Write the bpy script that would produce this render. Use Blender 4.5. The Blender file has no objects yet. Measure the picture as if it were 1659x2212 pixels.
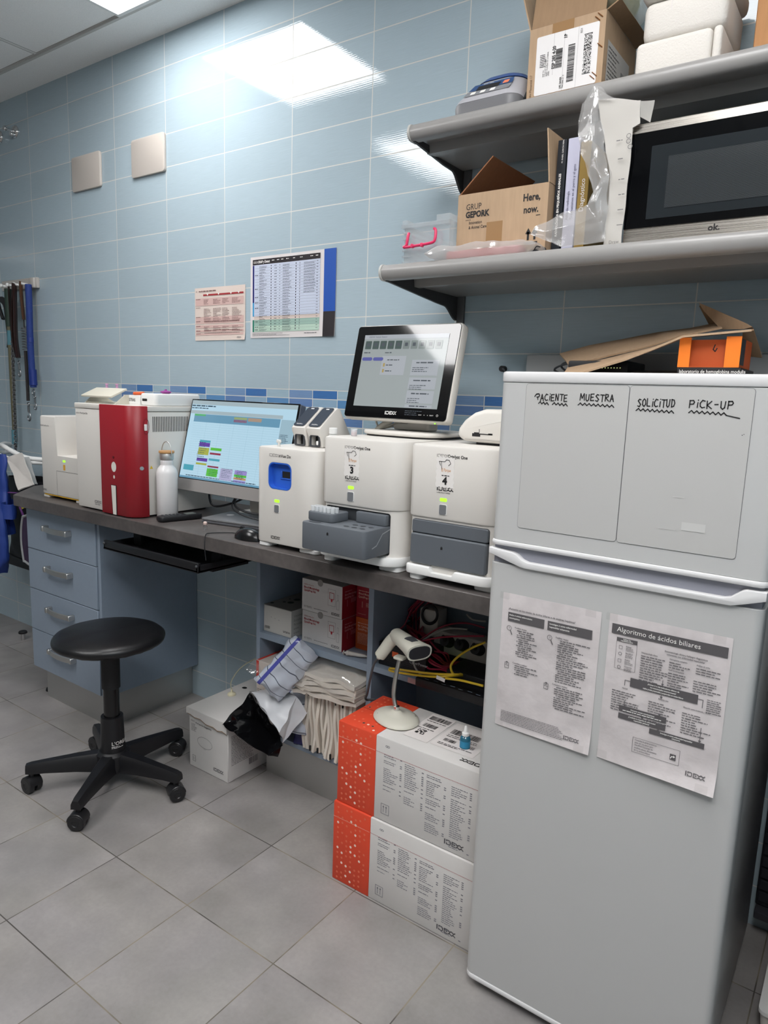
import bpy, bmesh, math, random
from mathutils import Vector, Matrix
V = Vector
PI = math.pi
random.seed(7)
sc = bpy.context.scene
COL = sc.collection

# ------------------------------------------------------------------ camera
cam_d = bpy.data.cameras.new('camera')
cam = bpy.data.objects.new('camera', cam_d)
COL.objects.link(cam)
cam_d.sensor_fit = 'VERTICAL'
cam_d.sensor_height = 36.0
cam_d.lens = 1507.39 / 2212 * 36.0
cam_d.clip_start = 0.02
RX, UY, FZ = V((0.81291, 0.58136, 0.03460)), V((-0.12461, 0.11558, 0.98545)), V((-0.56890, 0.80540, -0.16640))
cm = Matrix((RX, UY, -FZ)).transposed().to_4x4()
cm.translation = V((2.2016, -1.96785, 1.3781))
cam.matrix_world = cm
sc.camera = cam

# ------------------------------------------------------------------ world, exposure
w = bpy.data.worlds.new('world')
sc.world = w
w.use_nodes = True
w.node_tree.nodes['Background'].inputs[0].default_value = (0.8, 0.9, 1, 1)
w.node_tree.nodes['Background'].inputs[1].default_value = 0.05
sc.view_settings.view_transform = 'Standard'
sc.view_settings.look = 'None'
sc.view_settings.gamma = 1
sc.view_settings.use_curve_mapping = False
sc.view_settings.exposure = 0.28
sc.cycles.use_denoising = True
sc.cycles.max_bounces = 7
sc.cycles.diffuse_bounces = 4
sc.cycles.glossy_bounces = 4
sc.cycles.transmission_bounces = 6
sc.cycles.transparent_max_bounces = 10
sc.cycles.sample_clamp_indirect = 6
LIGHT = 12.0          # strength of the LED ceiling panels
LIGHT_COL = (1.0, 0.988, 0.985)

# ------------------------------------------------------------------ materials
def lin(c):
    if isinstance(c, str):
        c = [int(c[i:i + 2], 16) / 255 for i in (0, 2, 4)]
    return tuple(x / 12.92 if x <= 0.04045 else ((x + 0.055) / 1.055) ** 2.4 for x in c) + (1,)

_M = {}
def mat(name, col, rough=0.5, metal=0.0, spec=0.5, var=0, vscale=20, bump=0, bscale=200, trans=0, ior=1.45, alpha=1, emit=None, es=1.0, coat=0):
    if name in _M:
        return _M[name]
    m = bpy.data.materials.new(name)
    m.use_nodes = True
    nt = m.node_tree
    b = nt.nodes['Principled BSDF']
    I = b.inputs
    I['Base Color'].default_value = lin(col)
    I['Roughness'].default_value = rough
    I['Metallic'].default_value = metal
    I['Specular IOR Level'].default_value = spec
    I['IOR'].default_value = ior
    I['Transmission Weight'].default_value = trans
    I['Alpha'].default_value = alpha
    I['Coat Weight'].default_value = coat
    if emit:
        I['Emission Color'].default_value = lin(emit)
        I['Emission Strength'].default_value = es
    tc = None
    if var or bump:
        tc = nt.nodes.new('ShaderNodeTexCoord')
    if var:
        n = nt.nodes.new('ShaderNodeTexNoise')
        n.inputs['Scale'].default_value = vscale
        n.inputs['Detail'].default_value = 6
        nt.links.new(tc.outputs['Object'], n.inputs['Vector'])
        r = nt.nodes.new('ShaderNodeMapRange')
        r.inputs[1].default_value = 0.25
        r.inputs[2].default_value = 0.75
        r.inputs[3].default_value = 1 - var
        r.inputs[4].default_value = 1 + var
        nt.links.new(n.outputs[0], r.inputs[0])
        mx = nt.nodes.new('ShaderNodeVectorMath')
        mx.operation = 'SCALE'
        mx.inputs[0].default_value = lin(col)[:3]
        nt.links.new(r.outputs[0], mx.inputs['Scale'])
        nt.links.new(mx.outputs[0], I['Base Color'])
    if bump:
        n = nt.nodes.new('ShaderNodeTexNoise')
        n.inputs['Scale'].default_value = bscale
        n.inputs['Detail'].default_value = 4
        nt.links.new(tc.outputs['Object'], n.inputs['Vector'])
        bp = nt.nodes.new('ShaderNodeBump')
        bp.inputs['Strength'].default_value = 1
        bp.inputs['Distance'].default_value = bump
        nt.links.new(n.outputs[0], bp.inputs['Height'])
        nt.links.new(bp.outputs[0], I['Normal'])
    _M[name] = m
    return m

def film(name, col, refl=0.12, rough=0.08, opac=0.12, bump=0.002, bscale=40):
    """clear crinkled plastic film: mostly transparent, some gloss, a little milky"""
    m = bpy.data.materials.new(name)
    m.use_nodes = True
    nt = m.node_tree
    nt.nodes.clear()
    N = nt.nodes.new
    out = N('ShaderNodeOutputMaterial'); t = N('ShaderNodeBsdfTransparent'); d = N('ShaderNodeBsdfDiffuse'); tl = N('ShaderNodeBsdfTranslucent'); g = N('ShaderNodeBsdfGlossy')
    d.inputs[0].default_value = lin(col); tl.inputs[0].default_value = lin(col)
    g.inputs['Roughness'].default_value = rough
    tc = N('ShaderNodeTexCoord'); n = N('ShaderNodeTexNoise'); n.inputs['Scale'].default_value = bscale
    bp = N('ShaderNodeBump'); bp.inputs['Distance'].default_value = bump; bp.inputs['Strength'].default_value = 1
    L = nt.links.new
    L(tc.outputs['Object'], n.inputs['Vector']); L(n.outputs[0], bp.inputs['Height']); L(bp.outputs[0], g.inputs['Normal'])
    m0 = N('ShaderNodeMixShader'); m0.inputs[0].default_value = .4; L(d.outputs[0], m0.inputs[1]); L(tl.outputs[0], m0.inputs[2])
    m1 = N('ShaderNodeMixShader'); m1.inputs[0].default_value = opac
    L(t.outputs[0], m1.inputs[1]); L(m0.outputs[0], m1.inputs[2])
    m2 = N('ShaderNodeMixShader'); m2.inputs[0].default_value = refl
    L(m1.outputs[0], m2.inputs[1]); L(g.outputs[0], m2.inputs[2])
    L(m2.outputs[0], out.inputs[0])
    return m

class NB:
    """tiny node-graph builder"""
    def __init__(s, name):
        s.m = bpy.data.materials.new(name)
        s.m.use_nodes = True
        s.nt = s.m.node_tree
        s.b = s.nt.nodes['Principled BSDF']
        s.tc = s.nt.nodes.new('ShaderNodeTexCoord')
        s.sep = s.nt.nodes.new('ShaderNodeSeparateXYZ')
        s.nt.links.new(s.tc.outputs['Object'], s.sep.inputs[0])
        s.x, s.y, s.z = s.sep.outputs
    def put(s, sock, v):
        if isinstance(v, (int, float)):
            sock.default_value = v
        elif isinstance(v, tuple):
            sock.default_value = v
        else:
            s.nt.links.new(v, sock)
    def math(s, op, a, b=0.0, c=0.0):
        n = s.nt.nodes.new('ShaderNodeMath')
        n.operation = op
        s.put(n.inputs[0], a); s.put(n.inputs[1], b); s.put(n.inputs[2], c)
        return n.outputs[0]
    def mix(s, f, a, b):
        n = s.nt.nodes.new('ShaderNodeMix')
        n.data_type = 'RGBA'
        s.put(n.inputs[0], f); s.put(n.inputs[6], a); s.put(n.inputs[7], b)
        return n.outputs[2]
    def noise(s, scale, detail=4, vec=None, dims=None):
        n = s.nt.nodes.new('ShaderNodeTexNoise')
        n.inputs['Scale'].default_value = scale
        n.inputs['Detail'].default_value = detail
        s.nt.links.new(vec if vec is not None else s.tc.outputs['Object'], n.inputs['Vector'])
        return n.outputs[0]
    def vec(s, x, y, z):
        n = s.nt.nodes.new('ShaderNodeCombineXYZ')
        s.put(n.inputs[0], x); s.put(n.inputs[1], y); s.put(n.inputs[2], z)
        return n.outputs[0]
    def edge(s, t, pitch, half):      # 1 on a joint
        f = s.math('FRACT', s.math('ADD', t, .5))
        d = s.math('ABSOLUTE', s.math('SUBTRACT', f, .5))
        return s.math('LESS_THAN', d, half / pitch)
    def rng(s, v, a, b, c, d):
        n = s.nt.nodes.new('ShaderNodeMapRange')
        s.put(n.inputs[0], v)
        for i, q in enumerate((a, b, c, d)):
            n.inputs[i + 1].default_value = q
        return n.outputs[0]
    def bump(s, h, dist, strength=1.0):
        n = s.nt.nodes.new('ShaderNodeBump')
        n.inputs['Distance'].default_value = dist
        n.inputs['Strength'].default_value = strength
        s.put(n.inputs['Height'], h)
        s.nt.links.new(n.outputs[0], s.b.inputs['Normal'])
    def scale(s, col, f):
        n = s.nt.nodes.new('ShaderNodeVectorMath')
        n.operation = 'SCALE'
        s.put(n.inputs[0], col if not isinstance(col, tuple) else col[:3]); s.put(n.inputs['Scale'], f)
        return n.outputs[0]

TX, TZ, Z0 = 0.35338, 0.127, 1.5107
def wall_mat(name, axis, decor):
    k = NB(name)
    h = k.x if axis == 'x' else k.y
    tx = k.math('DIVIDE', h, TX)
    tz = k.math('DIVIDE', k.math('SUBTRACT', k.z, Z0), TZ)
    gr = k.math('MAXIMUM', k.edge(tx, TX, .0016), k.edge(tz, TZ, .0016))
    cell = k.vec(k.math('FLOOR', tx), k.math('FLOOR', tz), 0.0)
    wn = k.nt.nodes.new('ShaderNodeTexWhiteNoise')
    k.nt.links.new(cell, wn.inputs['Vector'])
    streak = k.noise(1, 3, k.vec(k.math('MULTIPLY', h, 14.0), 0.0, k.math('MULTIPLY', k.z, 700.0)))
    base = k.scale(lin('a9bac3'), k.math('MULTIPLY', k.rng(wn.outputs[0], 0, 1, .955, 1.03), k.rng(streak, .3, .7, .95, 1.05)))
    col = base
    if decor:
        zt = k.math('DIVIDE', k.math('SUBTRACT', Z0 - TZ, k.z), TZ / 4)
        inb = k.math('MULTIPLY', k.math('MULTIPLY', k.math('GREATER_THAN', zt, 0.0), k.math('LESS_THAN', zt, 4.0)), k.math('GREATER_THAN', h, -2 * TX))
        t3 = k.math('MULTIPLY', tx, 3.0)
        idx = k.math('FLOORED_MODULO', k.math('FLOOR', t3), 3.0)
        key = k.math('DIVIDE', k.math('ADD', k.math('MULTIPLY', k.math('FLOOR', zt), 3.0), k.math('ADD', idx, .5)), 12.0)
        rp = k.nt.nodes.new('ShaderNodeValToRGB')
        rp.color_ramp.interpolation = 'CONSTANT'
        P, D, L, P2, M, L2 = '7592b8', '4572ab', '9db6c4', '6482b0', '5c8ab8', '8fabc2'
        cols = [P, D, L, P2, L2, M, L, L2, L, L, D, P2]
        e = rp.color_ramp.elements
        while len(e) < 12:
            e.new(0.99)
        for i in range(12):
            e[i].position = i / 12
            e[i].color = lin(cols[i])
        k.nt.links.new(key, rp.inputs[0])
        dg = k.math('MAXIMUM', k.edge(t3, TX / 3, .0015), k.edge(zt, TZ / 4, .0015))
        dcol = k.scale(rp.outputs[0], k.rng(streak, .3, .7, .9, 1.1))
        col = k.mix(inb, col, dcol)
        gr = k.math('MAXIMUM', gr, k.math('MULTIPLY', inb, dg))
    col = k.mix(gr, col, lin('d3d2cc'))
    k.put(k.b.inputs['Base Color'], col)
    k.put(k.b.inputs['Roughness'], k.rng(gr, 0, 1, .04, .75))
    k.b.inputs['Specular IOR Level'].default_value = .5
    rip = k.math('SINE', k.math('ADD', k.math('MULTIPLY', k.z, 2 * PI / .0062), k.math('MULTIPLY', k.noise(5, 2), 9.0)))
    fine = k.math('ADD', k.math('MULTIPLY', rip, .5), k.math('MULTIPLY', streak, .8))
    k.bump(k.math('ADD', k.math('MULTIPLY', gr, -40.0), fine), .00002)
    return k.m

def floor_mat():
    k = NB('floor_tile')
    ax, ay = .3213, .3201
    tx = k.math('DIVIDE', k.math('SUBTRACT', k.x, .8298), ax)
    ty = k.math('DIVIDE', k.math('SUBTRACT', k.y, -.8819), ay)
    gr = k.math('MAXIMUM', k.edge(tx, ax, .0015), k.edge(ty, ay, .0015))
    wn = k.nt.nodes.new('ShaderNodeTexWhiteNoise')
    k.nt.links.new(k.vec(k.math('FLOOR', tx), k.math('FLOOR', ty), 0.0), wn.inputs['Vector'])
    off = k.nt.nodes.new('ShaderNodeVectorMath')
    off.operation = 'MULTIPLY_ADD'
    k.nt.links.new(wn.outputs['Color'], off.inputs[0])
    off.inputs[1].default_value = (9, 9, 9)
    k.nt.links.new(k.tc.outputs['Object'], off.inputs[2])
    n1 = k.noise(5.5, 3, off.outputs[0]); n2 = k.noise(90, 4)
    f = k.math('MULTIPLY', k.rng(n1, .3, .7, .78, 1.14), k.rng(n2, .25, .75, .93, 1.07))
    tint = k.mix(k.rng(k.noise(3.2, 2, off.outputs[0]), .4, .65, 0, .6), lin('938f8c'), lin('8b8788'))
    g2 = k.mix(k.rng(k.noise(7, 2), .4, .6, 0, 1), lin('857c6c'), lin('4b4744'))
    k.put(k.b.inputs['Base Color'], k.mix(gr, k.scale(tint, f), g2))
    k.put(k.b.inputs['Roughness'], k.rng(n2, .3, .7, .42, .55))
    k.bump(k.math('ADD', k.math('MULTIPLY', gr, -6.0), n2), .00012)
    return k.m

def ceil_mat():
    k = NB('ceiling_panels')
    tx = k.math('DIVIDE', k.math('SUBTRACT', k.x, -.38), .6)
    ty = k.math('DIVIDE', k.math('SUBTRACT', k.y, -.18), .6)
    inside = k.math('LESS_THAN', k.y, -.172)
    gr = k.math('MULTIPLY', inside, k.math('MAXIMUM', k.edge(tx, .6, .009), k.edge(ty, .6, .009)))
    ga = k.math('MULTIPLY', inside, k.math('MAXIMUM', k.edge(tx, .6, .012), k.edge(ty, .6, .012)))
    c = k.scale(lin('f4f3f1'), k.rng(k.noise(300, 3), .3, .7, .95, 1.05))
    c = k.mix(ga, c, lin('8a8885'))
    k.put(k.b.inputs['Base Color'], k.mix(gr, c, lin('e4e3e0')))
    k.b.inputs['Roughness'].default_value = .9
    return k.m

def counter_mat():
    k = NB('dark_stone_laminate')
    n1, n2, n3 = k.noise(7, 5), k.noise(60, 5), k.noise(2.5, 3)
    f = k.math('MULTIPLY', k.rng(n1, .3, .7, .72, 1.25), k.rng(n2, .3, .7, .85, 1.15))
    c = k.mix(k.rng(n3, .4, .6, 0, 1), lin('4d4745'), lin('55504e'))
    k.put(k.b.inputs['Base Color'], k.scale(c, f))
    k.b.inputs['Roughness'].default_value = .42
    k.bump(n2, .0002)
    return k.m

def card_mat(name, col):
    k = NB(name)
    st = k.noise(1, 3, k.vec(k.math('MULTIPLY', k.x, 120.0), k.math('MULTIPLY', k.y, 120.0), k.math('MULTIPLY', k.z, 14.0)))
    k.put(k.b.inputs['Base Color'], k.scale(lin(col), k.math('MULTIPLY', k.rng(st, .3, .7, .95, 1.05), k.rng(k.noise(9, 4), .3, .7, .94, 1.06))))
    k.b.inputs['Roughness'].default_value = .8
    k.b.inputs['Specular IOR Level'].default_value = .25
    return k.m

def brushed(name, col, rough=.3, axis='x'):
    k = NB(name)
    v = k.vec(k.math('MULTIPLY', k.x, 6.0 if axis == 'x' else 900.0), k.math('MULTIPLY', k.y, 900.0), k.math('MULTIPLY', k.z, 900.0 if axis == 'x' else 6.0))
    n = k.noise(1, 2, v)
    k.put(k.b.inputs['Base Color'], k.scale(lin(col), k.rng(n, .3, .7, .97, 1.03)))
    k.b.inputs['Metallic'].default_value = 1
    k.put(k.b.inputs['Roughness'], k.rng(n, .3, .7, rough * .8, rough * 1.25))
    return k.m

WALL = wall_mat('wall_tiles', 'x', True)
WALLS = wall_mat('side_wall_tiles', 'y', False)
FLOOR = floor_mat(); CEIL = ceil_mat(); STONE = counter_mat()
LAMI = mat('blue_grey_laminate', '8794a3', .45, var=.02, vscale=60)
STEEL = brushed('brushed_steel', 'c6c6c4', .48)
CHROME = mat('chrome', 'd8d8d8', .12, 1)
HANDLE = brushed('satin_nickel', 'c4c4c2', .42)
BLACKP = mat('black_plastic', '17171a', .42, bump=.0002, bscale=900)
BLACKG = mat('black_gloss', '08080a', .08, coat=.5)
BLACKM = mat('matt_black', '1b1b1d', .65)
WHITEP = mat('warm_white_plastic', 'd6d2cb', .4)
WHITEA = mat('analyser_white', 'd5d1cb', .42, bump=.00008, bscale=1500)
WHITEW = mat('bright_white', 'e6e6e4', .45)
GREYP = mat('slate_grey_plastic', '5b6066', .5, bump=.0001, bscale=1200)
GREYD = mat('dark_grey_plastic', '3d3f43', .5)
GREYL = mat('light_grey_plastic', 'b4b3ae', .45)
SHELFM = mat('grey_painted_shelf', '8f8d8b', .3)
BRACK = mat('anthracite_bracket', '38383a', .5)
INK = mat('black_ink', '1c1b1c', .6)
INKG = mat('grey_ink', '6d6b6b', .7)
INKW = mat('white_ink', 'e8e6e2', .6)
INKR = mat('red_ink', 'a8202e', .6)
GREENL = mat('green_indicator', '9be33a', .4, emit='8ff028', es=1.1)
PAPER = mat('white_paper', 'd9d3d0', .7, var=.03, vscale=25)
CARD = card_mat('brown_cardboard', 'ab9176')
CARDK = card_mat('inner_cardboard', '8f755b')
FILM = film('clear_film', 'e6e6e6')
FILM3 = film('bag_film', 'dcdad8', refl=.07, opac=.34, rough=.14, bump=.003, bscale=26)
FILM2 = film('milky_film', 'dedcda', refl=.14, opac=.42, rough=.15)

# ------------------------------------------------------------------ geometry
class G:
    def __init__(s):
        s.bm = bmesh.new()
        s.T = Matrix.Identity(4)
    def _fin(s, vs):
        if s.T != Matrix.Identity(4):
            bmesh.ops.transform(s.bm, matrix=s.T, verts=vs)
        return vs
    def face(s, pts):
        vs = [s.bm.verts.new(p) for p in pts]
        s.bm.faces.new(vs)
        s._fin(vs)
        return s
    def box(s, x0, x1, y0, y1, z0, z1, bev=0, seg=2, M=None):
        r = bmesh.ops.create_cube(s.bm, size=1)
        vs = r['verts']
        for v in vs:
            v.co = V(((x0 + x1) / 2 + v.co.x * (x1 - x0), (y0 + y1) / 2 + v.co.y * (y1 - y0), (z0 + z1) / 2 + v.co.z * (z1 - z0)))
        if bev:
            ed = list({e for v in vs for e in v.link_edges})
            rr = bmesh.ops.bevel(s.bm, geom=ed, offset=bev, segments=seg, profile=.5, affect='EDGES')
            vs = list({v for f in rr['faces'] for v in f.verts} | {v for v in vs if v.is_valid})
            vs = list({v for q in vs for f in q.link_faces for v in f.verts})
        if M is not None:
            bmesh.ops.transform(s.bm, matrix=M, verts=vs)
        s._fin(vs)
        return s
    def prism(s, poly, a, b, plane='xz', bev=0, seg=2):
        """poly in plane coords, extruded from a to b along the third axis"""
        def P(u, v, t):
            return {'xz': (u, t, v), 'yz': (t, u, v), 'xy': (u, v, t)}[plane]
        A = [s.bm.verts.new(P(u, v, a)) for u, v in poly]
        B = [s.bm.verts.new(P(u, v, b)) for u, v in poly]
        n = len(poly)
        fs = [s.bm.faces.new(A), s.bm.faces.new(B[::-1])]
        for i in range(n):
            fs.append(s.bm.faces.new((A[i], B[i], B[(i + 1) % n], A[(i + 1) % n])))
        bmesh.ops.recalc_face_normals(s.bm, faces=fs)
        vs = A + B
        if bev:
            ed = list({e for f in fs[:2] for e in f.edges})
            rr = bmesh.ops.bevel(s.bm, geom=ed, offset=bev, segments=seg, profile=.5, affect='EDGES')
            q = {v for f in rr['faces'] for v in f.verts} | {v for v in vs if v.is_valid}
            vs = list({v for p in q for f in p.link_faces for v in f.verts})
        s._fin(vs)
        return s
    def rrect(s, x0, x1, y0, y1, r, n=6, corners=(1, 1, 1, 1)):
        """rounded rectangle polygon, corners bl br tr tl"""
        pts = []
        for (cx, cy, a0, k) in ((x0, y0, PI, corners[0]), (x1, y0, 1.5 * PI, corners[1]), (x1, y1, 0, corners[2]), (x0, y1, .5 * PI, corners[3])):
            rr = r * k
            sx = 1 if cx == x0 else -1
            sy = 1 if cy == y0 else -1
            if rr <= 1e-6:
                pts.append((cx, cy)); continue
            for i in range(n + 1):
                a = a0 + PI / 2 * i / n
                pts.append((cx + sx * rr + rr * math.cos(a), cy + sy * rr + rr * math.sin(a)))
        return pts
    def cyl(s, p0, p1, r0, r1=None, n=24):
        r1 = r0 if r1 is None else r1
        p0, p1 = V(p0), V(p1)
        d = (p1 - p0)
        r = bmesh.ops.create_cone(s.bm, cap_ends=True, segments=n, radius1=r0, radius2=r1, depth=d.length)
        M = Matrix.Translation((p0 + p1) / 2) @ d.to_track_quat('Z', 'Y').to_matrix().to_4x4()
        bmesh.ops.transform(s.bm, matrix=M, verts=r['verts'])
        s._fin(r['verts'])
        return s
    def lathe(s, prof, c=(0, 0, 0), n=32, axis='z', cap=True):
        rings = []
        for r, z in prof:
            ring = []
            for i in range(n):
                a = 2 * PI * i / n
                p = (r * math.cos(a), r * math.sin(a), z)
                if axis == 'y':
                    p = (p[0], p[2], p[1])
                elif axis == 'x':
                    p = (p[2], p[0], p[1])
                ring.append(s.bm.verts.new(V(p) + V(c)))
            rings.append(ring)
        fs = []
        for a, b in zip(rings, rings[1:]):
            for i in range(n):
                fs.append(s.bm.faces.new((a[i], a[(i + 1) % n], b[(i + 1) % n], b[i])))
        if cap:
            fs.append(s.bm.faces.new(rings[0][::-1])); fs.append(s.bm.faces.new(rings[-1]))
        bmesh.ops.recalc_face_normals(s.bm, faces=fs)
        s._fin([v for r in rings for v in r])
        return s
    def tube(s, pts, r, n=8, smooth=0, closed=False, flat=1.0):
        pts = [V(p) for p in pts]
        if smooth:
            q = []
            m = len(pts)
            rg = range(m if closed else m - 1)
            for i in rg:
                p0 = pts[(i - 1) % m] if (closed or i > 0) else pts[i]
                p1, p2 = pts[i], pts[(i + 1) % m]
                p3 = pts[(i + 2) % m] if (closed or i + 2 < m) else p2
                for j in range(smooth):
                    t = j / smooth
                    q.append(.5 * ((2 * p1) + (p2 - p0) * t + (2 * p0 - 5 * p1 + 4 * p2 - p3) * t * t + (3 * p1 - p0 - 3 * p2 + p3) * t ** 3))
            if not closed:
                q.append(pts[-1])
            pts = q
        m = len(pts)
        rad = r if callable(r) else (lambda t: r)
        rings = []
        up = None
        for i in range(m):
            a = pts[(i - 1) % m] if (closed or i > 0) else pts[i]
            b = pts[(i + 1) % m] if (closed or i < m - 1) else pts[i]
            t = (b - a).normalized()
            if up is None:
                up = t.orthogonal().normalized()
                if abs(t.z) < .9:
                    up = (V((0, 0, 1)) - t * t.z).normalized()
            up = (up - t * up.dot(t)).normalized()
            sd = t.cross(up)
            rr = rad(i / max(1, m - 1))
            rings.append([s.bm.verts.new(pts[i] + up * (rr * flat * math.cos(2 * PI * j / n)) + sd * (rr * math.sin(2 * PI * j / n))) for j in range(n)])
        fs = []
        for i in range(m if closed else m - 1):
            a, b = rings[i], rings[(i + 1) % m]
            for j in range(n):
                fs.append(s.bm.faces.new((a[j], a[(j + 1) % n], b[(j + 1) % n], b[j])))
        if not closed:
            fs.append(s.bm.faces.new(rings[0][::-1])); fs.append(s.bm.faces.new(rings[-1]))
        bmesh.ops.recalc_face_normals(s.bm, faces=fs)
        s._fin([v for r_ in rings for v in r_])
        return s
    def sheet(s, f, nu, nv, th=0.0):
        g = [[s.bm.verts.new(f(i / nu, j / nv)) for j in range(nv + 1)] for i in range(nu + 1)]
        fs = []
        for i in range(nu):
            for j in range(nv):
                fs.append(s.bm.faces.new((g[i][j], g[i + 1][j], g[i + 1][j + 1], g[i][j + 1])))
        vs = [v for r in g for v in r]
        if th:
            s.bm.normal_update()
            rr = bmesh.ops.solidify(s.bm, geom=fs, thickness=th)
            vs = list({v for q in vs for fc in q.link_faces for v in fc.verts} | {e for e in rr['geom'] if isinstance(e, bmesh.types.BMVert)})
        s._fin(vs)
        return s
    def poly_sheet(s, pts, cuts=4, th=.001, noise=0.0, seed=1, fr=30.0):
        """planar-ish polygon(s) subdivided, crumpled and given thickness; pts = list of polygons sharing corners"""
        from mathutils import noise as NS
        tris = []
        for poly in pts:
            q = [V(p) for p in poly]
            tris += [(q[0], q[i], q[i + 1]) for i in range(1, len(q) - 1)]
        for _ in range(cuts):
            nt = []
            for a, b, c in tris:
                ab, bc, ca = (a + b) / 2, (b + c) / 2, (c + a) / 2
                nt += [(a, ab, ca), (ab, b, bc), (ca, bc, c), (ab, bc, ca)]
            tris = nt
        vm = {}
        def vert(p):
            k = (round(p.x, 5), round(p.y, 5), round(p.z, 5))
            if k not in vm:
                d = V((NS.noise(p * fr + V((seed, 0, 0))), NS.noise(p * fr + V((0, seed + 9, 0))), NS.noise(p * fr + V((0, 0, seed + 17)))))
                vm[k] = s.bm.verts.new(p + d * noise)
            return vm[k]
        fs = []
        for t in tris:
            v = [vert(p) for p in t]
            if len(set(v)) == 3:
                try: fs.append(s.bm.faces.new(v))
                except ValueError: pass
        s.bm.normal_update()
        if th:
            bmesh.ops.solidify(s.bm, geom=fs, thickness=th)
        return s
    def ball(s, c, r, n=16):
        q = bmesh.ops.create_uvsphere(s.bm, u_segments=n, v_segments=max(6, n // 2), radius=1)
        r = (r, r, r) if isinstance(r, (int, float)) else r
        for v in q['verts']:
            v.co = V((v.co.x * r[0] + c[0], v.co.y * r[1] + c[1], v.co.z * r[2] + c[2]))
        s._fin(q['verts'])
        return s
    def crumple(s, amp, fr=25.0, seed=0):
        from mathutils import noise as NS
        for v in s.bm.verts:
            v.co += V((NS.noise(v.co * fr + V((seed, 0, 0))), NS.noise(v.co * fr + V((0, seed + 9, 0))), NS.noise(v.co * fr + V((0, 0, seed + 17))))) * amp
        return s
    def move(s, M):
        bmesh.ops.transform(s.bm, matrix=M, verts=s.bm.verts)
        return s

MW = {}
def mesh_obj(name, g, m, sharp=38):
    me = bpy.data.meshes.new(name)
    if sharp:
        for f in g.bm.faces:
            f.smooth = True
    g.bm.to_mesh(me)
    g.bm.free()
    if sharp:
        me.set_sharp_from_angle(angle=math.radians(sharp))
    ms = m if isinstance(m, (list, tuple)) else [m]
    for q in ms:
        me.materials.append(q)
    o = bpy.data.objects.new(name, me)
    COL.objects.link(o)
    return o
def tag(o, label=None, cat=None, group=None, kind=None):
    if label: o['label'] = label
    if cat: o['category'] = cat
    if group: o['group'] = group
    if kind: o['kind'] = kind
    return o
def thing(name, label, cat, loc=(0, 0, 0), rz=0.0, group=None, R=None):
    o = bpy.data.objects.new(name, None)
    COL.objects.link(o)
    o.empty_display_size = .05
    o.location = loc
    if R is not None:
        o.rotation_euler = R.to_euler()
        MW[o.name] = Matrix.Translation(loc) @ R.to_4x4()
    else:
        o.rotation_euler = (0, 0, rz)
        MW[o.name] = Matrix.Translation(loc) @ Matrix.Rotation(rz, 4, 'Z')
    return tag(o, label, cat, group)
def part(name, g, m, parent, label=None, W=True, sharp=38):
    """child mesh; W: geometry given in world coordinates, else in the thing's own frame"""
    M = MW[parent.name]
    if W:
        g.move(M.inverted())
    o = mesh_obj(name, g, m, sharp)
    o.parent = parent
    MW[o.name] = M
    if label: o['label'] = label
    return o
def single(name, g, m, label, cat, group=None, sharp=38):
    """a thing that is one mesh; origin moved to its base"""
    xs = [v.co for v in g.bm.verts]
    c = V(((min(p.x for p in xs) + max(p.x for p in xs)) / 2, (min(p.y for p in xs) + max(p.y for p in xs)) / 2, min(p.z for p in xs)))
    g.move(Matrix.Translation(-c))
    o = mesh_obj(name, g, m, sharp)
    o.location = c
    MW[o.name] = Matrix.Translation(c)
    return tag(o, label, cat, group)
def struct(name, g, m, label=None, cat=None):
    o = mesh_obj(name, g, m, 0)
    MW[o.name] = Matrix.Identity(4)
    return tag(o, label, cat, None, 'structure')
def clone(o, loc=None, rz=None, label=None, R=None):
    c = o.copy()
    COL.objects.link(c)
    if loc is not None: c.location = loc
    if rz is not None: c.rotation_euler = (0, 0, rz)
    if label: c['label'] = label
    def kids(a, b):
        for ch in [q for q in bpy.data.objects if q.parent == a]:
            d = ch.copy()
            COL.objects.link(d)
            d.parent = b
            kids(ch, d)
    kids(o, c)
    return c

# ------------------------------------------------------------------ printing on surfaces
_TX = {}
def text_mesh(s, bold):
    k = (s, bold)
    if k not in _TX:
        cu = bpy.data.curves.new('t', 'FONT')
        cu.body = s
        cu.resolution_u = 2
        cu.offset = bold
        ob = bpy.data.objects.new('t', cu)
        COL.objects.link(ob)
        dg = bpy.context.evaluated_depsgraph_get()
        me = bpy.data.meshes.new_from_object(ob.evaluated_get(dg))
        vs = [(v.co.x, v.co.y) for v in me.vertices]
        fs = [tuple(p.vertices) for p in me.polygons]
        bpy.data.objects.remove(ob)
        bpy.data.curves.remove(cu)
        bpy.data.meshes.remove(me)
        _TX[k] = (vs, fs)
    return _TX[k]

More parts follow.
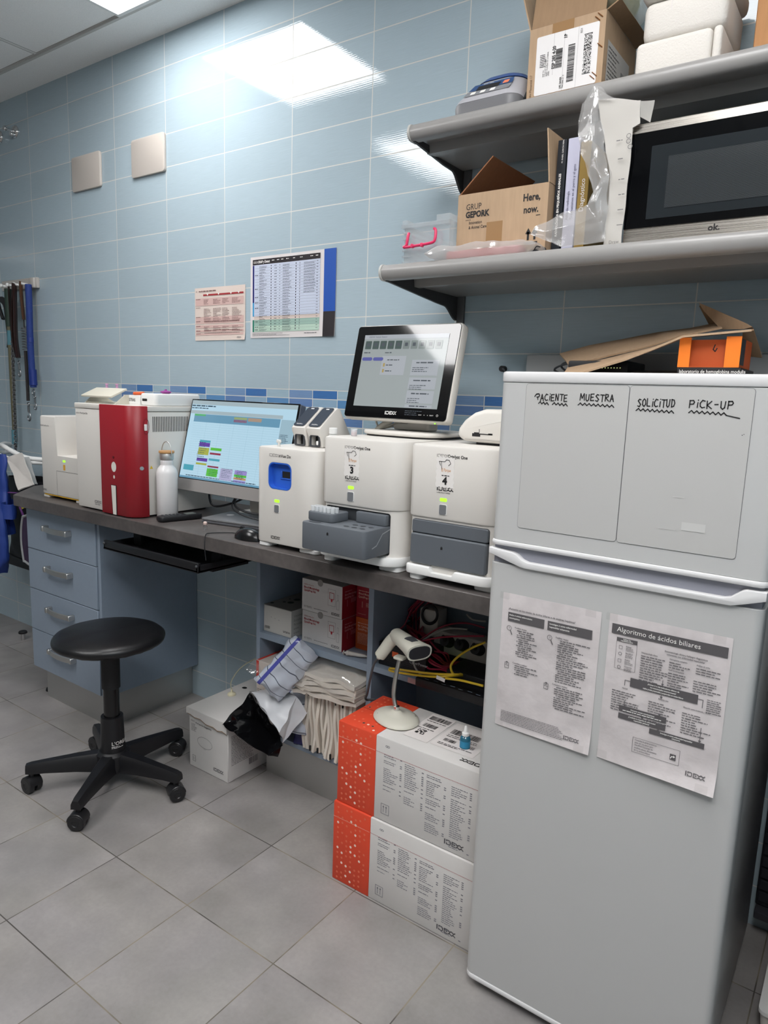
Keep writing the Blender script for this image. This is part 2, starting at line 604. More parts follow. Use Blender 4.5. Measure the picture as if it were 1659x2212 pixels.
class Pr:
    """flat print laid on a surface: frame origin o, in-plane axes x and y, lifted by eps along x cross y"""
    def __init__(s, o, x, y, eps=.0005, f=None):
        s.o, s.x, s.y = V(o), V(x), V(y)
        s.n = s.x.cross(s.y).normalized() * eps
        s.f = f or (lambda u, v: s.o + s.x * u + s.y * v + s.n)
        s.bm = bmesh.new()
    def poly(s, pts):
        try:
            s.bm.faces.new([s.bm.verts.new(s.f(u, v)) for u, v in pts])
        except ValueError:
            pass
        return s
    def rect(s, u0, v0, u1, v1):
        return s.poly([(u0, v0), (u1, v0), (u1, v1), (u0, v1)])
    def frame(s, u0, v0, u1, v1, t):
        s.rect(u0, v0, u1, v0 + t); s.rect(u0, v1 - t, u1, v1); s.rect(u0, v0 + t, u0 + t, v1 - t); s.rect(u1 - t, v0 + t, u1, v1 - t)
        return s
    def line(s, pts, w):
        for (a, b) in zip(pts, pts[1:]):
            d = V((b[0] - a[0], b[1] - a[1]))
            if d.length < 1e-9: continue
            d.normalize()
            n = V((-d.y, d.x)) * w / 2
            e = d * w * .35
            s.poly([(a[0] - n.x - e.x, a[1] - n.y - e.y), (b[0] - n.x + e.x, b[1] - n.y + e.y), (b[0] + n.x + e.x, b[1] + n.y + e.y), (a[0] + n.x - e.x, a[1] + n.y - e.y)])
        return s
    def disc(s, u, v, r, n=14, ry=None):
        ry = ry or r
        return s.poly([(u + r * math.cos(2 * PI * i / n), v + ry * math.sin(2 * PI * i / n)) for i in range(n)])
    def ring(s, u, v, r, t, n=18, ry=None):
        ry = ry or r
        for i in range(n):
            a, b = 2 * PI * i / n, 2 * PI * (i + 1) / n
            s.poly([(u + q * math.cos(c), v + (q - r + ry) * math.sin(c)) for q, c in ((r - t, a), (r, a), (r, b), (r - t, b))])
        return s
    def rr(s, u0, v0, u1, v1, r):
        return s.poly(G().rrect(u0, u1, v0, v1, r, 4))
    def text(s, t, u, v, h, al='l', bold=0.0, rot=0.0, sx=1.0):
        vs, fs = text_mesh(t, bold)
        if not vs: return s
        k = h / .72
        w = max(p[0] for p in vs) * k * sx
        du = {'l': 0, 'c': -w / 2, 'r': -w}[al]
        ca, sa = math.cos(rot), math.sin(rot)
        q = []
        for x, y in vs:
            a, b = x * k * sx + du, y * k
            q.append(s.bm.verts.new(s.f(u + a * ca - b * sa, v + a * sa + b * ca)))
        for f in fs:
            try: s.bm.faces.new([q[i] for i in f])
            except ValueError: pass
        return s
    def fine(s, u, v, w, h, rnd, fill=.75):
        """one line of print too small to read: word-shaped dashes"""
        x = u
        end = u + w * (fill if fill < 1 else 1)
        while x < end:
            l = min(rnd.uniform(1.2, 4.5) * h, end - x)
            if l > h * .4:
                s.rect(x, v, x + l, v + h * rnd.uniform(.62, .8))
            x += l + h * .55
        return s
    def block(s, u, v, w, h, n, rnd, size=.5, fmin=.5):
        """n lines of tiny print downwards from v"""
        st = h / n
        for i in range(n):
            s.fine(u, v - (i + 1) * st, w, st * size, rnd, rnd.uniform(fmin, 1))
        return s
    def bars(s, u0, v0, u1, v1, rnd, n=30, vert=False):
        a, b = (v0, v1) if vert else (u0, u1)
        x = a
        st = (b - a) / n
        while x < b:
            l = min(st * rnd.choice((.3, .5, .5, .9)), b - x)
            if vert: s.rect(u0, x, u1, x + l)
            else: s.rect(x, v0, x + l, v1)
            x += l + st * rnd.choice((.3, .5, .8))
        return s
    def logo(s, u, v, h, rot=0.0, thin=False, ink=None):
        """the five letter wordmark with the split along its middle"""
        ca, sa = math.cos(rot), math.sin(rot)
        def T(a, b): return (u + (a * ca - b * sa) * h, v + (a * sa + b * ca) * h)
        def q(*pts): s.poly([T(*p) for p in pts])
        def box(x0, y0, x1, y1): q((x0, y0), (x1, y0), (x1, y1), (x0, y1))
        k = .12 if thin else .2
        box(0, 0, k * 1.25, 1)
        box(.42, 1 - k, 1.2, 1); box(.42, 0, 1.2, k); box(.42, .62, .42 + k, 1 - k); box(.42, k, .42 + k, .42)
        q((1.2, 0), (1.42, .2), (1.42, .8), (1.2, 1), (1.2, 1 - k), (1.42 - k, .75), (1.42 - k, .25), (1.2, k))
        box(1.6, 0, 1.6 + k, 1); box(1.6 + k, 1 - k, 2.36, 1); box(1.6 + k, 0, 2.36, k); box(1.95, .5 - k * .45, 2.33, .5 + k * .45)
        for a in (2.42, 3.22):
            for sg in (1, -1):
                s.line([T(a + .06, .5 + sg * (.5 - k / 2)), T(a + .4, .5 + sg * .14), T(a + .76, .5 + sg * (.5 - k / 2))], k * h)
        return s
    def part(s, name, m, parent, label=None, W=True):
        g = G(); g.bm.free(); g.bm = s.bm
        return part(name, g, m, parent, label, W, sharp=0)
# ================================================================== the room
g = G(); g.box(-3.0, 2.75, -3.4, .1, -.1, 0); struct('floor', g, FLOOR, 'grey square floor tiles with pale joints', 'floor')
g = G(); g.box(-3.0, 2.75, -3.4, .1, 2.774, 2.9); struct('ceiling', g, CEIL, 'suspended ceiling of pale square panels', 'ceiling')
g = G(); g.box(-3.0, 2.75, 0, .1, 0, 2.774); struct('wall_back', g, WALL, 'wall of pale blue horizontal tiles with white joints', 'wall')
PLASTER = mat('white_plaster', '8f8c88', .8)
g = G(); g.box(-3.1, -3.0, -3.4, .1, -.1, 2.9); struct('wall_left', g, WALLS)
g = G(); g.box(2.75, 2.85, -3.4, .1, -.1, 2.9); struct('wall_right', g, WALLS)
g = G(); g.box(-3.1, 2.85, -3.5, -3.4, -.1, 2.9); struct('wall_front', g, PLASTER)
# step between plaster margin and suspended panels
g = G(); g.box(-2.99, 2.74, -.186, -.174, 2.765, 2.774); struct('trim_1', g, mat('trim_grey', 'c4c2be', .7), 'edge profile of the suspended ceiling', 'trim')
# cable trunking behind the fridge
g = G(); g.box(1.33, 2.74, -.045, -.0005, 1.415, 1.505, .003); struct('trim_2', g, mat('trunk_grey', 'a9abac', .6), 'grey cable trunking along the tiled wall', 'trim')

DIFF = mat('led_diffuser', 'ffffff', .5, emit='ffffff', es=LIGHT)
DIFF.node_tree.nodes['Principled BSDF'].inputs['Emission Color'].default_value = LIGHT_COL + (1,)
def lamp(x, y, label, group=None, h=.298):
    t = thing('ceiling_light', label, 'light', (x, y, 2.764), group=group)
    g = G()
    for a in ((-.298, .298, -h, -h + .015), (-.298, .298, h - .015, h), (-.298, -.283, -h + .015, h - .015), (.283, .298, -h + .015, h - .015)):
        g.box(a[0], a[1], a[2], a[3], 0, .0095)
    part('frame', g, WHITEW, t, W=False)
    g = G(); g.box(-.282, .282, -h + .016, h - .016, .004, .0095)
    part('diffuser', g, DIFF, t, 'glowing white diffuser', W=False)
lamp(-.08, -.485, 'square glowing LED ceiling panel at the top left, nearest the tiled wall')
lamp(-.08, -1.98, 'long LED ceiling panel farther out from the tiled wall, mirrored in the tiles', None, .598)
lamp(1.72, -1.085, 'square LED ceiling panel above the fridge and counter end')
lamp(1.72, -2.285, 'added square fill-light panel on the ceiling, unseen behind the viewer')  # unseen panel, added to spread the room light more evenly
lamp(2.32, -1.98, 'added long fill-light panel on the ceiling, unseen at the right near the side wall', None, .598)  # also added out of view, for more light from the right
# ================================================================== counter and cabinets
ZC = .915
g = G(); g.prism([(-.70, -.525), (-.90, -.33), (-.90, -.001), (1.54, -.001), (1.54, -.525)], .869, ZC, 'xy', .002, 1)
single('worktop', g, STONE, 'long dark stone-look worktop with a cut-off left corner', 'worktop')

t = thing('drawer_cabinet', 'blue-grey cabinet of four drawers with metal bow handles under the worktop', 'cabinet', (-.455, -.23, 0))
g = G(); g.box(-.706, -.2, -.452, -.002, .149, .868); part('body', g, LAMI, t)
g = G(); g.box(-.2, -.184, -.466, -.002, .149, .868, .0008, 1); part('side_panel', g, LAMI, t)
g = G(); g.box(-.69, -.222, -.424, -.41, 0.0, .148); g.box(-.236, -.222, -.41, -.002, 0, .148); g.box(-.69, -.676, -.41, -.002, 0, .148); part('plinth', g, STEEL, t, 'brushed metal plinth')
g = G(); g.lathe([(.012, .03), (.012, .012), (.02, .01), (.022, 0)], (-.735, -.385, 0)); part('foot', g, BLACKM, t)
zb = [.854, .683, .508, .3265, .153]
for i in range(4):
    z1, z0 = zb[i] - .0015, zb[i + 1] + .0015
    g = G(); g.box(-.705, -.203, -.472, -.453, z0, z1, .0012, 1); d = part('drawer', g, LAMI, t)
    zc, xc = z1 - .062, -.455
    g = G()
    L = .083
    pl = []
    for q in range(13):
        u = -1 + q / 6
        pl.append((xc + u * L, -.494 - .012 * (1 - u * u)))
    pl2 = [(x, y + .006) for x, y in pl[::-1]]
    g.prism(pl + pl2, zc - .011, zc + .011, 'xy', .0015, 1)
    for sx in (-1, 1):
        g.box(xc + sx * L - .007, xc + sx * L + .007, -.500, -.472, zc - .011, zc + .011, .0015, 1)
    part('handle', g, HANDLE, d, 'satin metal bow handle')

t = thing('open_cabinet', 'blue-grey open cabinet with shelves under the right half of the worktop', 'cabinet', (1.0, -.14, 0))
for x0, x1 in ((.471, .489), (.963, .983), (1.50, 1.518)):
    g = G(); g.box(x0, x1, -.28, -.006, .149, .868, .0008, 1); part('side_panel', g, LAMI, t)
g = G(); g.box(.489, .963, -.28, -.012, .511, .534, .0008, 1); part('shelf', g, LAMI, t)
g = G(); g.box(.983, 1.5, -.28, -.012, .518, .537, .0008, 1); part('shelf', g, LAMI, t)
g = G(); g.box(.489, .963, -.28, -.012, .149, .167, .0008, 1); g.box(.983, 1.5, -.28, -.012, .149, .167, .0008, 1); part('bottom_board', g, LAMI, t)
g = G(); g.box(.489, 1.5, -.011, -.006, .149, .868); part('back_panel', g, mat('back_panel_grey', '6d7986', .6), t)
g = G(); g.box(.508, 1.5, -.262, -.25, 0, .148); g.box(.508, .52, -.25, -.01, 0, .148); part('plinth', g, STEEL, t, 'brushed metal plinth')

t = thing('keyboard_tray', 'black sliding keyboard tray hung under the worktop', 'tray', (.21, -.38, .79))
g = G(); g.box(-.05, .468, -.535, -.15, .79, .797); g.box(-.05, .468, -.535, -.523, .79, .823, .003); g.box(-.05, -.04, -.535, -.15, .79, .815, .002); g.box(.458, .468, -.535, -.15, .79, .815, .002); part('tray', g, BLACKP, t)
for x in (.0, .43):
    g = G(); g.box(x - .022, x + .022, -.43, -.415, .778, .868, .002, 1); g.box(x - .022, x + .022, -.46, -.3, .778, .789, .001, 1); part('bracket', g, BLACKM, t)
for x in (-.044, .462):
    g = G(); g.ball((x, -.536, .812), .005, 8); part('screw', g, GREYD, t)

# ================================================================== wall shelves
def shelf(name, yf, zt, zl, xl, label, rib_y, rib_z, und):
    t = thing(name, label, 'shelf', (xl + .9, yf / 2, zl - .06))
    # board with bull-nosed front, ridge and step below
    r = (zt - zl) / 2
    pr = []
    for i in range(11):
        a = PI / 2 + PI * i / 10
        pr.append((yf + r * .8 + r * .8 * math.cos(a), zl + r + r * math.sin(a)))
    pr += [(yf + .035, zl), (yf + .036, zl + und), (rib_y, zl + und), (rib_y + .003, rib_z), (rib_y + .03, rib_z), (rib_y + .05, rib_z + .004), (-.02, rib_z + .004), (-.018, zt - .015), (-.003, zt - .015), (-.003, zt - .004), (yf + .06, zt - .004), (yf + .05, zt - .0025), (yf + .03, zt)]
    g = G(); g.prism(pr, xl + .006, 2.748, 'yz')
    part('board', g, SHELFM, t, sharp=30)
    pc = [(yf - .002 + (r + .002) * .8 + (r + .003) * .8 * math.cos(PI / 2 + PI * i / 10), zl + r + (r + .002) * math.sin(PI / 2 + PI * i / 10)) for i in range(11)] + [(yf + .04, zl - .002), (yf + .04, zt + .002)]
    g = G(); g.prism(pc, xl, xl + .007, 'yz', .001, 1); part('end_cap', g, GREYL, t)
    return t
t = shelf('wall_shelf', -.303, 2.095, 2.056, 1.058, 'upper grey wall shelf carrying boxes and foam coolers', -.212, 2.044, .014)
def bracket(x0, yf, z0, y1, z1, ztip, ztop, t):
    pl = [(yf, z0)]
    n = 8
    pl.append((y1 - .05, z1 + (z0 - z1) * .12))
    for i in range(n + 1):
        u = i / n
        pl.append((y1 + (-.012 - y1) * u, z1 + (ztip - z1) * (u * u * (3 - 2 * u))))
    pl += [(-.012, ztop), (yf + .01, ztop)]
    g = G(); g.prism(pl, x0, x0 + .008, 'yz', .001, 1)
    part('bracket', g, BRACK, t)
bracket(1.064, -.283, 2.054, -.075, 2.034, 1.985, 2.066, t)
bracket(2.4, -.283, 2.054, -.075, 2.034, 1.985, 2.066, t)
t = shelf('wall_shelf', -.412, 1.716, 1.678, 1.058, 'lower grey wall shelf carrying the microwave oven and books', -.262, 1.679, .024)
bracket(1.064, -.39, 1.676, -.085, 1.648, 1.612, 1.700, t)
bracket(2.4, -.39, 1.676, -.085, 1.648, 1.612, 1.700, t)
def rail(x, label):
    g = G(); g.box(x, x + .024, -.0115, -.0003, 1.518, 2.089, .001, 1)
    single('shelf_rail', g, mat('rail_grey', '5c5d5f', .45), label, 'rail')
rail(1.07, 'vertical dark slotted wall rail carrying the left shelf brackets')
# ================================================================== laboratory analysers on the worktop
def boolean(a, b, op='DIFFERENCE'):
    oa, ob = [], []
    for g, l in ((a, oa), (b, ob)):
        me = bpy.data.meshes.new('x'); bmesh.ops.recalc_face_normals(g.bm, faces=g.bm.faces); g.bm.to_mesh(me); g.bm.free()
        o = bpy.data.objects.new('x', me); COL.objects.link(o); l.append(o)
    md = oa[0].modifiers.new('b', 'BOOLEAN'); md.object = ob[0]; md.operation = op; md.solver = 'EXACT'
    dg = bpy.context.evaluated_depsgraph_get()
    me = bpy.data.meshes.new_from_object(oa[0].evaluated_get(dg))
    r = G(); r.bm.from_mesh(me)
    for o in (oa[0], ob[0]):
        m_ = o.data; bpy.data.objects.remove(o); bpy.data.meshes.remove(m_)
    bpy.data.meshes.remove(me)
    return r
def fp(x, y, z):      # print frame on a surface facing the room (-y)
    return Pr((x, y, z), (1, 0, 0), (0, 0, 1), .0006)
def sp(x, y, z):      # print frame on a surface facing +x, u towards the wall
    return Pr((x, y, z), (0, 1, 0), (0, 0, 1), .0006)

# --- small beige-white analyser at the left end
t = thing('urine_analyser', 'low white analyser with a yellow base line at the left end of the worktop', 'analyser', (-.44, -.32, ZC))
g = G(); g.prism(g.rrect(-.595, -.29, -.465, -.12, .03, 5, (1, .4, 1, 1)), .93, 1.246, 'xy', .006)
c = G(); c.prism([(-.47, 1.30), (-.455, 1.092), (-.2, 1.092), (-.2, 1.30)], -.6, -.30, 'xz')
part('housing', boolean(g, c), WHITEA, t)
g = G(); g.prism(g.rrect(-.593, -.292, -.462, -.13, .03, 5), .9265, .9305, 'xy'); part('base_trim', g, mat('yellow_trim', 'd3a62e', .5), t, 'yellow base line')
for x in (-.56, -.325):
    for y in (-.44, -.16):
        g = G(); g.box(x - .02, x + .02, y - .02, y + .02, ZC, .9262, .003); part('foot', g, WHITEP, t)
p = fp(0, -.465, 0); p.rect(-.466, .934, -.465, 1.032); p.rect(-.465, 1.031, -.293, 1.0325); p.text('IDEXX SediVue Dx', -.575, 1.205, .006, bold=.01); p.logo(-.575, .944, .007); p.part('printing', INKG, t)
p = fp(0, -.4652, 0); p.rr(-.417, 1.070, -.399, 1.078, .002); p.part('status_light', GREENL, t, 'green status light')
p = fp(0, -.4652, 0); p.rr(-.416, 1.038, -.401, 1.060, .003); p.part('button', mat('amber_button', 'd6a03a', .5), t, 'amber button')

# --- large red and grey blood analyser
t = thing('blood_analyser', 'tall grey analyser with a broad dark red front panel and side vents', 'analyser', (-.08, -.33, ZC))
g = G(); g.prism(g.rrect(-.262, .1, -.5, -.156, .045, 6, (.15, 1, .1, .1)), .921, 1.288, 'xy', .003); part('housing', g, WHITEA, t)
g = G(); g.prism(g.rrect(-.264, .102, -.502, -.154, .046, 6, (.15, 1, .1, .1)), 1.2895, 1.308, 'xy', .003); part('top_cover', g, WHITEP, t)
g = G(); g.prism(g.rrect(-.25, .09, -.48, -.165, .03, 5), ZC, .9205, 'xy'); part('base', g, BLACKM, t, 'black base')
arc = [(.055 + .055 * math.cos(a), -.458 + .055 * math.sin(a)) for a in [(-90 + 9 * i) * PI / 180 for i in range(11)]]
arc2 = [(.055 + .0445 * math.cos(a), -.458 + .0445 * math.sin(a)) for a in [(-9 * i) * PI / 180 for i in range(11)]]
RED = mat('dark_red_panel', '8d1a24', .36, bump=.0001, bscale=1500)
poly = [(-.084, -.513)] + arc + [(.11, -.452), (.1002, -.452)] + arc2 + [(-.084, -.5005)]
g = G(); g.prism(poly, .9185, 1.3085, 'xy', .0015, 1)
rp = part('front_panel', g, RED, t, 'dark red front panel', sharp=50)
p = fp(0, -.513, 0); p.disc(-.005, 1.091, .0145, 24, .018); p.disc(-.005, 1.055, .005, 14, .0065); p.part('button', WHITEP, rp, 'round grey start button')
p = fp(0, -.5131, 0); p.poly([(-.025, 1.026), (.008, 1.026), (.008, .919), (-.019, .919)]); p.part('slot', INK, rp)
p = fp(0, -.5136, 0); p.poly([(-.023, 1.024), (.004, 1.024), (.004, .919), (-.016, .919)]); p.part('flap', WHITEP, rp, 'grey slot cover')
g = G(); g.cyl((-.006, -.5125, 1.125), (-.006, -.5145, 1.125), .005, n=12); part('lamp', g, mat('red_lamp', '5c1018', .3), rp)
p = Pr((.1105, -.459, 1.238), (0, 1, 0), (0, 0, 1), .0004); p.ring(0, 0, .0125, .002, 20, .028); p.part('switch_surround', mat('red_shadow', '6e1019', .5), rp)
g = G(); g.box(.109, .1135, -.4665, -.4565, 1.224, 1.246, .001, 1); part('power_switch', g, WHITEW, rp, 'white rocker switch')
g = G(); g.cyl((.1045, -.476, 1.093), (.108, -.4785, 1.093), .007, n=14); part('lock', g, CHROME, rp, 'small chrome lock')
p = sp(.1, 0, 0)
for i in range(22):
    y = -.425 + i * .0072; p.rect(y, 1.218, y + .0032, 1.272)
p.part('vent', INK, t, 'row of vertical vent slots')
p = sp(.1, 0, 0); p.poly([(-.441, 1.088), (-.427, 1.088), (-.434, 1.1)]); p.part('warning_sign', mat('warn_yellow', 'd9b934', .6), t, 'small yellow warning triangle')
p = fp(0, -.5, 0); p.text('IDEXX', -.252, 1.268, .0062, sx=.9); p.text('ProCyte Dx', -.2255, 1.268, .0068, bold=.02); p.logo(-.15, .944, .010); p.fine(-.15, .938, .047, .003, random.Random(2)); p.part('printing', INKG, t)
# raised sampler lid on top
BEIGE = mat('beige_lid', 'c6c2b4', .5)
ld = G(); ld.box(-.095, .095, -.004, .004, 0, .075, .003); ld.move(Matrix.Translation((-.168, -.445, 1.345)) @ Matrix.Rotation(-1.15, 4, 'X') @ Matrix.Translation((0, 0, -.03)))
part('sampler_lid', ld, BEIGE, t, 'raised beige lid')
g = G(); g.prism([(-.46, 1.3085), (-.33, 1.3085), (-.40, 1.345), (-.415, 1.345)], -.262, -.256, 'yz'); g.prism([(-.46, 1.3085), (-.33, 1.3085), (-.40, 1.343), (-.415, 1.343)], -.075, -.069, 'yz'); g.box(-.256, -.075, -.45, -.33, 1.3085, 1.313); part('sampler_well', g, BEIGE, t)
# tubes, boxes on top of it
TUBE = film('tube_plastic', 'e8d8e8', opac=.35)
for i, x in enumerate((-.214, -.15)):
    g = G(); g.lathe([(.0055, 0), (.0055, .014), (.004, .015), (.004, .02), (.006, .021), (.006, .026)], (x, -.395 + .0, 1.3555), 12)
    single('sample_tube', g, mat('pink_tube', 'cf9fc4', .3), ('left' if i == 0 else 'right') + ' pink tube tip showing above the beige analyser lid', 'tube', 'tube tips on the analyser lid')
t = thing('sample_tray', 'small white tray hand-lettered MUESTRAS on the red analyser', 'tray', (-.055, -.35, 1.3082))
g = G(); g.box(-.105, -.004, -.40, -.325, 1.3082, 1.311); g.box(-.105, -.004, -.40, -.397, 1.311, 1.343, .001, 1); g.box(-.105, -.102, -.397, -.325, 1.311, 1.343); g.box(-.007, -.004, -.397, -.325, 1.311, 1.343); g.box(-.102, -.007, -.328, -.325, 1.311, 1.343); part('tray', g, WHITEW, t)
p = fp(0, -.4, 0); p.text('MUESTRAS', -.093, 1.322, .011, bold=.015, sx=.85, rot=-.02); p.part('lettering', INK, t)
g = G(); g.cyl((-.095, -.36, 1.348), (-.045, -.355, 1.350), .006, n=12); single('orange_stopper', g, mat('orange_cap', 'e8683a', .4), 'orange tube cap lying in the white sample tray', 'cap')
t = thing('tube_mixer', 'low white bench device with a small black display on the red analyser', 'device', (.045, -.31, 1.3082))
g = G(); g.prism(g.rrect(0, .092, -.405, -.20, .016, 5), 1.3082, 1.352, 'xy', .006); part('housing', g, WHITEW, t)
p = fp(0, -.405, 0); p.rr(.017, 1.324, .045, 1.333, .002); p.part('display', INK, t, 'small black display')
g = G(); g.lathe([(.012, 0), (.02, .006), (.02, .008), (.004, .012), (.004, .016)], (.065, -.34, 1.352), 14); single('purple_cap', g, mat('purple_cap', '9a3f92', .4), 'purple cap lying on the low white bench device', 'cap')

# --- bottle
t = thing('water_bottle', 'white metal water bottle with bamboo lid and wire handle', 'bottle', (.149, -.405, ZC))
g = G(); g.lathe([(.034, 0), (.0365, .002), (.0365, .160), (.0355, .168), (.030, .180), (.0225, .188), (.0215, .192), (.0225, .194), (.0215, .197), (.0225, .199), (.0215, .203), (.0215, .208)], n=40); part('body', g, mat('white_enamel', 'dddbdb', .25), t, W=False, sharp=60)
g = G(); g.lathe([(.0235, .209), (.0245, .211), (.0245, .229), (.0235, .231)], n=32); part('collar', g, STEEL, t, 'steel collar', W=False)
g = G(); g.lathe([(.0265, .232), (.027, .233), (.027, .239), (.0265, .240)], n=32); part('lid', g, mat('bamboo', 'b98d5c', .5, var=.06, vscale=90), t, 'bamboo disc', W=False)
g = G(); g.tube([(-.028 * math.cos(a), 0, .222 + .05 * math.sin(a) ** .8) for a in [PI * i / 20 for i in range(21)]], .0017, 8); part('handle', g, STEEL, t, 'steel wire handle', W=False)
p = Pr((0, 0, 0), (1, 0, 0), (0, 0, 1), f=lambda u, v: V((.0367 * math.sin(u / .0365), -.0367 * math.cos(u / .0365), v))); p.text('qwetch', -.034, .06, .005); p.part('lettering', INKG, t, W=False)

# --- cordless phone
t = thing('cordless_phone', 'black cordless phone lying keypad up on the worktop edge', 'phone', (.215, -.405, ZC), math.radians(77))
g = G(); g.prism(g.rrect(-.08, .08, -.022, .022, .014, 5), .001, .02, 'xy', .006); part('body', g, BLACKP, t, W=False)
g = G(); g.prism(g.rrect(.02, .058, -.015, .015, .003, 3), .0202, .0212, 'xy'); part('screen', g, mat('phone_lcd', '5d6460', .2), t, W=False)
g = G()
for i in range(5):
    for j in range(3):
        g.box(-.062 + i * .014, -.053 + i * .014, -.016 + j * .012, -.008 + j * .012, .02, .022, .0015, 1)
part('keypad', g, GREYD, t, W=False)

# --- laptop, mouse, vial
t = thing('laptop', 'closed silver laptop lying on the worktop beneath the monitor', 'laptop', (.305, -.385, ZC), math.radians(10))
g = G(); g.prism(g.rrect(0, .33, 0, .165, .008, 4), .001, .010, 'xy', .003); part('base', g, mat('laptop_dark', '55565a', .4), t, W=False)
g = G(); g.prism(g.rrect(0, .33, 0, .165, .008, 4), .011, .018, 'xy', .002); part('lid', g, mat('silver_lid', '98999c', .35, .6), t, W=False)
p = Pr((0, 0, .018), (1, 0, 0), (0, 1, 0)); p.disc(.05, .1, .014, 24); p.part('badge', mat('badge_silver', 'c9cacc', .3), t, W=False)
t = thing('computer_mouse', 'black corded mouse at the worktop edge beside the white analyser', 'mouse', (.622, -.46, ZC))
g = G(); g.ball((0, 0, .0), (.058, .032, .037), 24)
bmesh.ops.bisect_plane(g.bm, geom=g.bm.verts[:] + g.bm.edges[:] + g.bm.faces[:], plane_co=(0, 0, .0012), plane_no=(0, 0, -1), clear_outer=True)
part('body', g, mat('mouse_black', '121214', .22), t, W=False)
g = G(); g.cyl((-.03, -.004, .030), (-.03, .004, .030), .008, n=14); part('wheel', g, BLACKM, t, W=False)
g = G(); g.tube([(-.056, .004, .006), (-.09, .02, .004), (-.12, .005, .003), (-.14, -.035, .004), (-.13, -.063, .003), (-.121, -.075, -.03), (-.115, -.075, -.075)], .0016, 6, 6); part('cable', g, BLACKP, t, W=False)
t = thing('glass_vial', 'tiny clear vial standing on the worktop near the laptop', 'vial', (.41, -.455, ZC))
GLASS = mat('clear_plastic', 'f2f4f4', .05, trans=1, ior=1.4)
g = G(); g.lathe([(.006, 0), (.007, .002), (.007, .010), (.004, .014), (.004, .016)], n=16); part('body', g, GLASS, t, W=False)
g = G(); g.lathe([(.0055, .0162), (.0065, .018), (.0065, .024), (.004, .027)], n=16); part('cap', g, mat('pale_cap', 'cdb6ae', .4), t, W=False)

# --- all-in-one computer
def scr(c, s=.62):
    return mat('screen_' + c, '050505', .25, emit=c, es=s)
def screen_frame(o, tilt):
    ct, st = math.cos(tilt), math.sin(tilt)
    return V(o), V((1, 0, 0)), V((0, st, ct))
t = thing('desktop_computer', 'slim all-in-one computer showing a colourful appointment calendar', 'computer', (.3, -.2, ZC))
TL = math.radians(13.7)
MB = Matrix.Translation((.106, -.33, 1.008)) @ Matrix.Rotation(-TL, 4, 'X')
g = G(); g.prism(g.rrect(0, .535, 0, .338, .006, 3), 0, .03, 'xz', .003, 1); g.move(MB); part('case', g, mat('aio_case', '4b5260', .45), t)
g = G(); g.box(0, .535, -.004, .003, 0, .043, .001, 1); g.move(MB); part('chin', g, mat('aio_chin', '8a8684', .4), t, 'silver lower bezel')
g = G(); g.box(.0, .535, -.003, .001, .044, .338, .001, 1); g.move(MB); part('bezel', g, BLACKG, t)
o, X, U = screen_frame(MB @ V((0, -.0032, 0)), TL)
p = Pr(o, X, U); p.rect(.006, .046, .529, .333); p.part('display', scr('b4d6e8', .8), t, 'lit blue calendar screen')
def sc_(c, fn, nm='calendar_entries', eps=.0009):
    p = Pr(o, X, U, eps); fn(p); p.part(nm, scr(c), t)
def f(p):
    p.rect(.006, .318, .529, .333); p.rect(.006, .284, .47, .296)
sc_('b7cbd3', f, 'toolbar')
sc_('74a9c8', lambda p: (p.rect(.03, .254, .462, .283), p.rect(.006, .046, .529, .053)), 'header_band')
rd = random.Random(5)
def f(p):
    for i in range(1, 6): p.rect(.03 + i * .072, .056, .0304 + i * .072, .254)
    for i in range(24): p.rect(.03, .058 + i * .0082, .462, .0583 + i * .0082)
sc_('8db6cb', f, 'grid_lines')
def f(p):
    p.fine(.008, .311, .17, .006, rd); p.fine(.008, .303, .12, .005, rd); p.block(.47, .235, .045, .03, 6, rd); p.block(.47, .19, .045, .03, 6, rd); p.fine(.04, .055, .4, .004, rd, .9)
    for i in range(9): p.fine(.08 + rd.random() * .01, .18 - i * .0075, .05, .003, rd)
    for x in (.16, .225, .3): p.block(x, .10, .055, .035, 6, rd)
sc_('3c5568', f, 'small_print')
def f(p): p.rect(.084, .166, .141, .18); p.rect(.084, .112, .141, .124)
sc_('6a3fb0', f)
def f(p): p.rect(.084, .136, .141, .162); p.rect(.084, .099, .141, .106); p.rect(.24, .272, .305, .28)
sc_('b7bf4e', f)
def f(p): p.rect(.148, .155, .205, .165); p.rect(.148, .062, .205, .09); p.rect(.03, .276, .09, .283); p.rect(.29, .073, .35, .081)
sc_('63cf45', f)
def f(p): p.rect(.148, .140, .205, .147); p.rect(.148, .094, .205, .1); p.rect(.24, .262, .305, .271)
sc_('a03550', f)
def f(p): p.rect(.084, .181, .141, .189); p.rect(.148, .118, .205, .126); p.rect(.02, .075, .075, .095)
sc_('55b4c8', f)
def f(p): p.rect(.218, .055, .28, .096)
sc_('c3c1e6', f)
def f(p): p.rect(.29, .081, .35, .096); p.rect(.29, .054, .35, .062)
sc_('a99ae0', f)
def f(p): p.rect(.29, .064, .35, .071); p.rect(.31, .268, .375, .28)
sc_('d0a06a', f)
def f(p): p.rect(.466, .054, .527, .282)
sc_('aecfdf', f, 'side_panel', .0006)
g = G(); g.box(.31, .39, -.165, -.12, ZC + .01, 1.17, .012); g.box(.33, .37, -.255, -.15, 1.12, 1.17, .008); g.prism(g.rrect(.26, .44, -.185, -.05, .03, 5), ZC, ZC + .012, 'xy', .003); part('stand', g, WHITEP, t)
g = G(); g.tube([(.2, -.25, 1.06), (.215, -.27, .985), (.25, -.275, .955), (.31, -.24, .97), (.35, -.2, 1.0)], .004, 8, 6); part('cable', g, BLACKP, t)
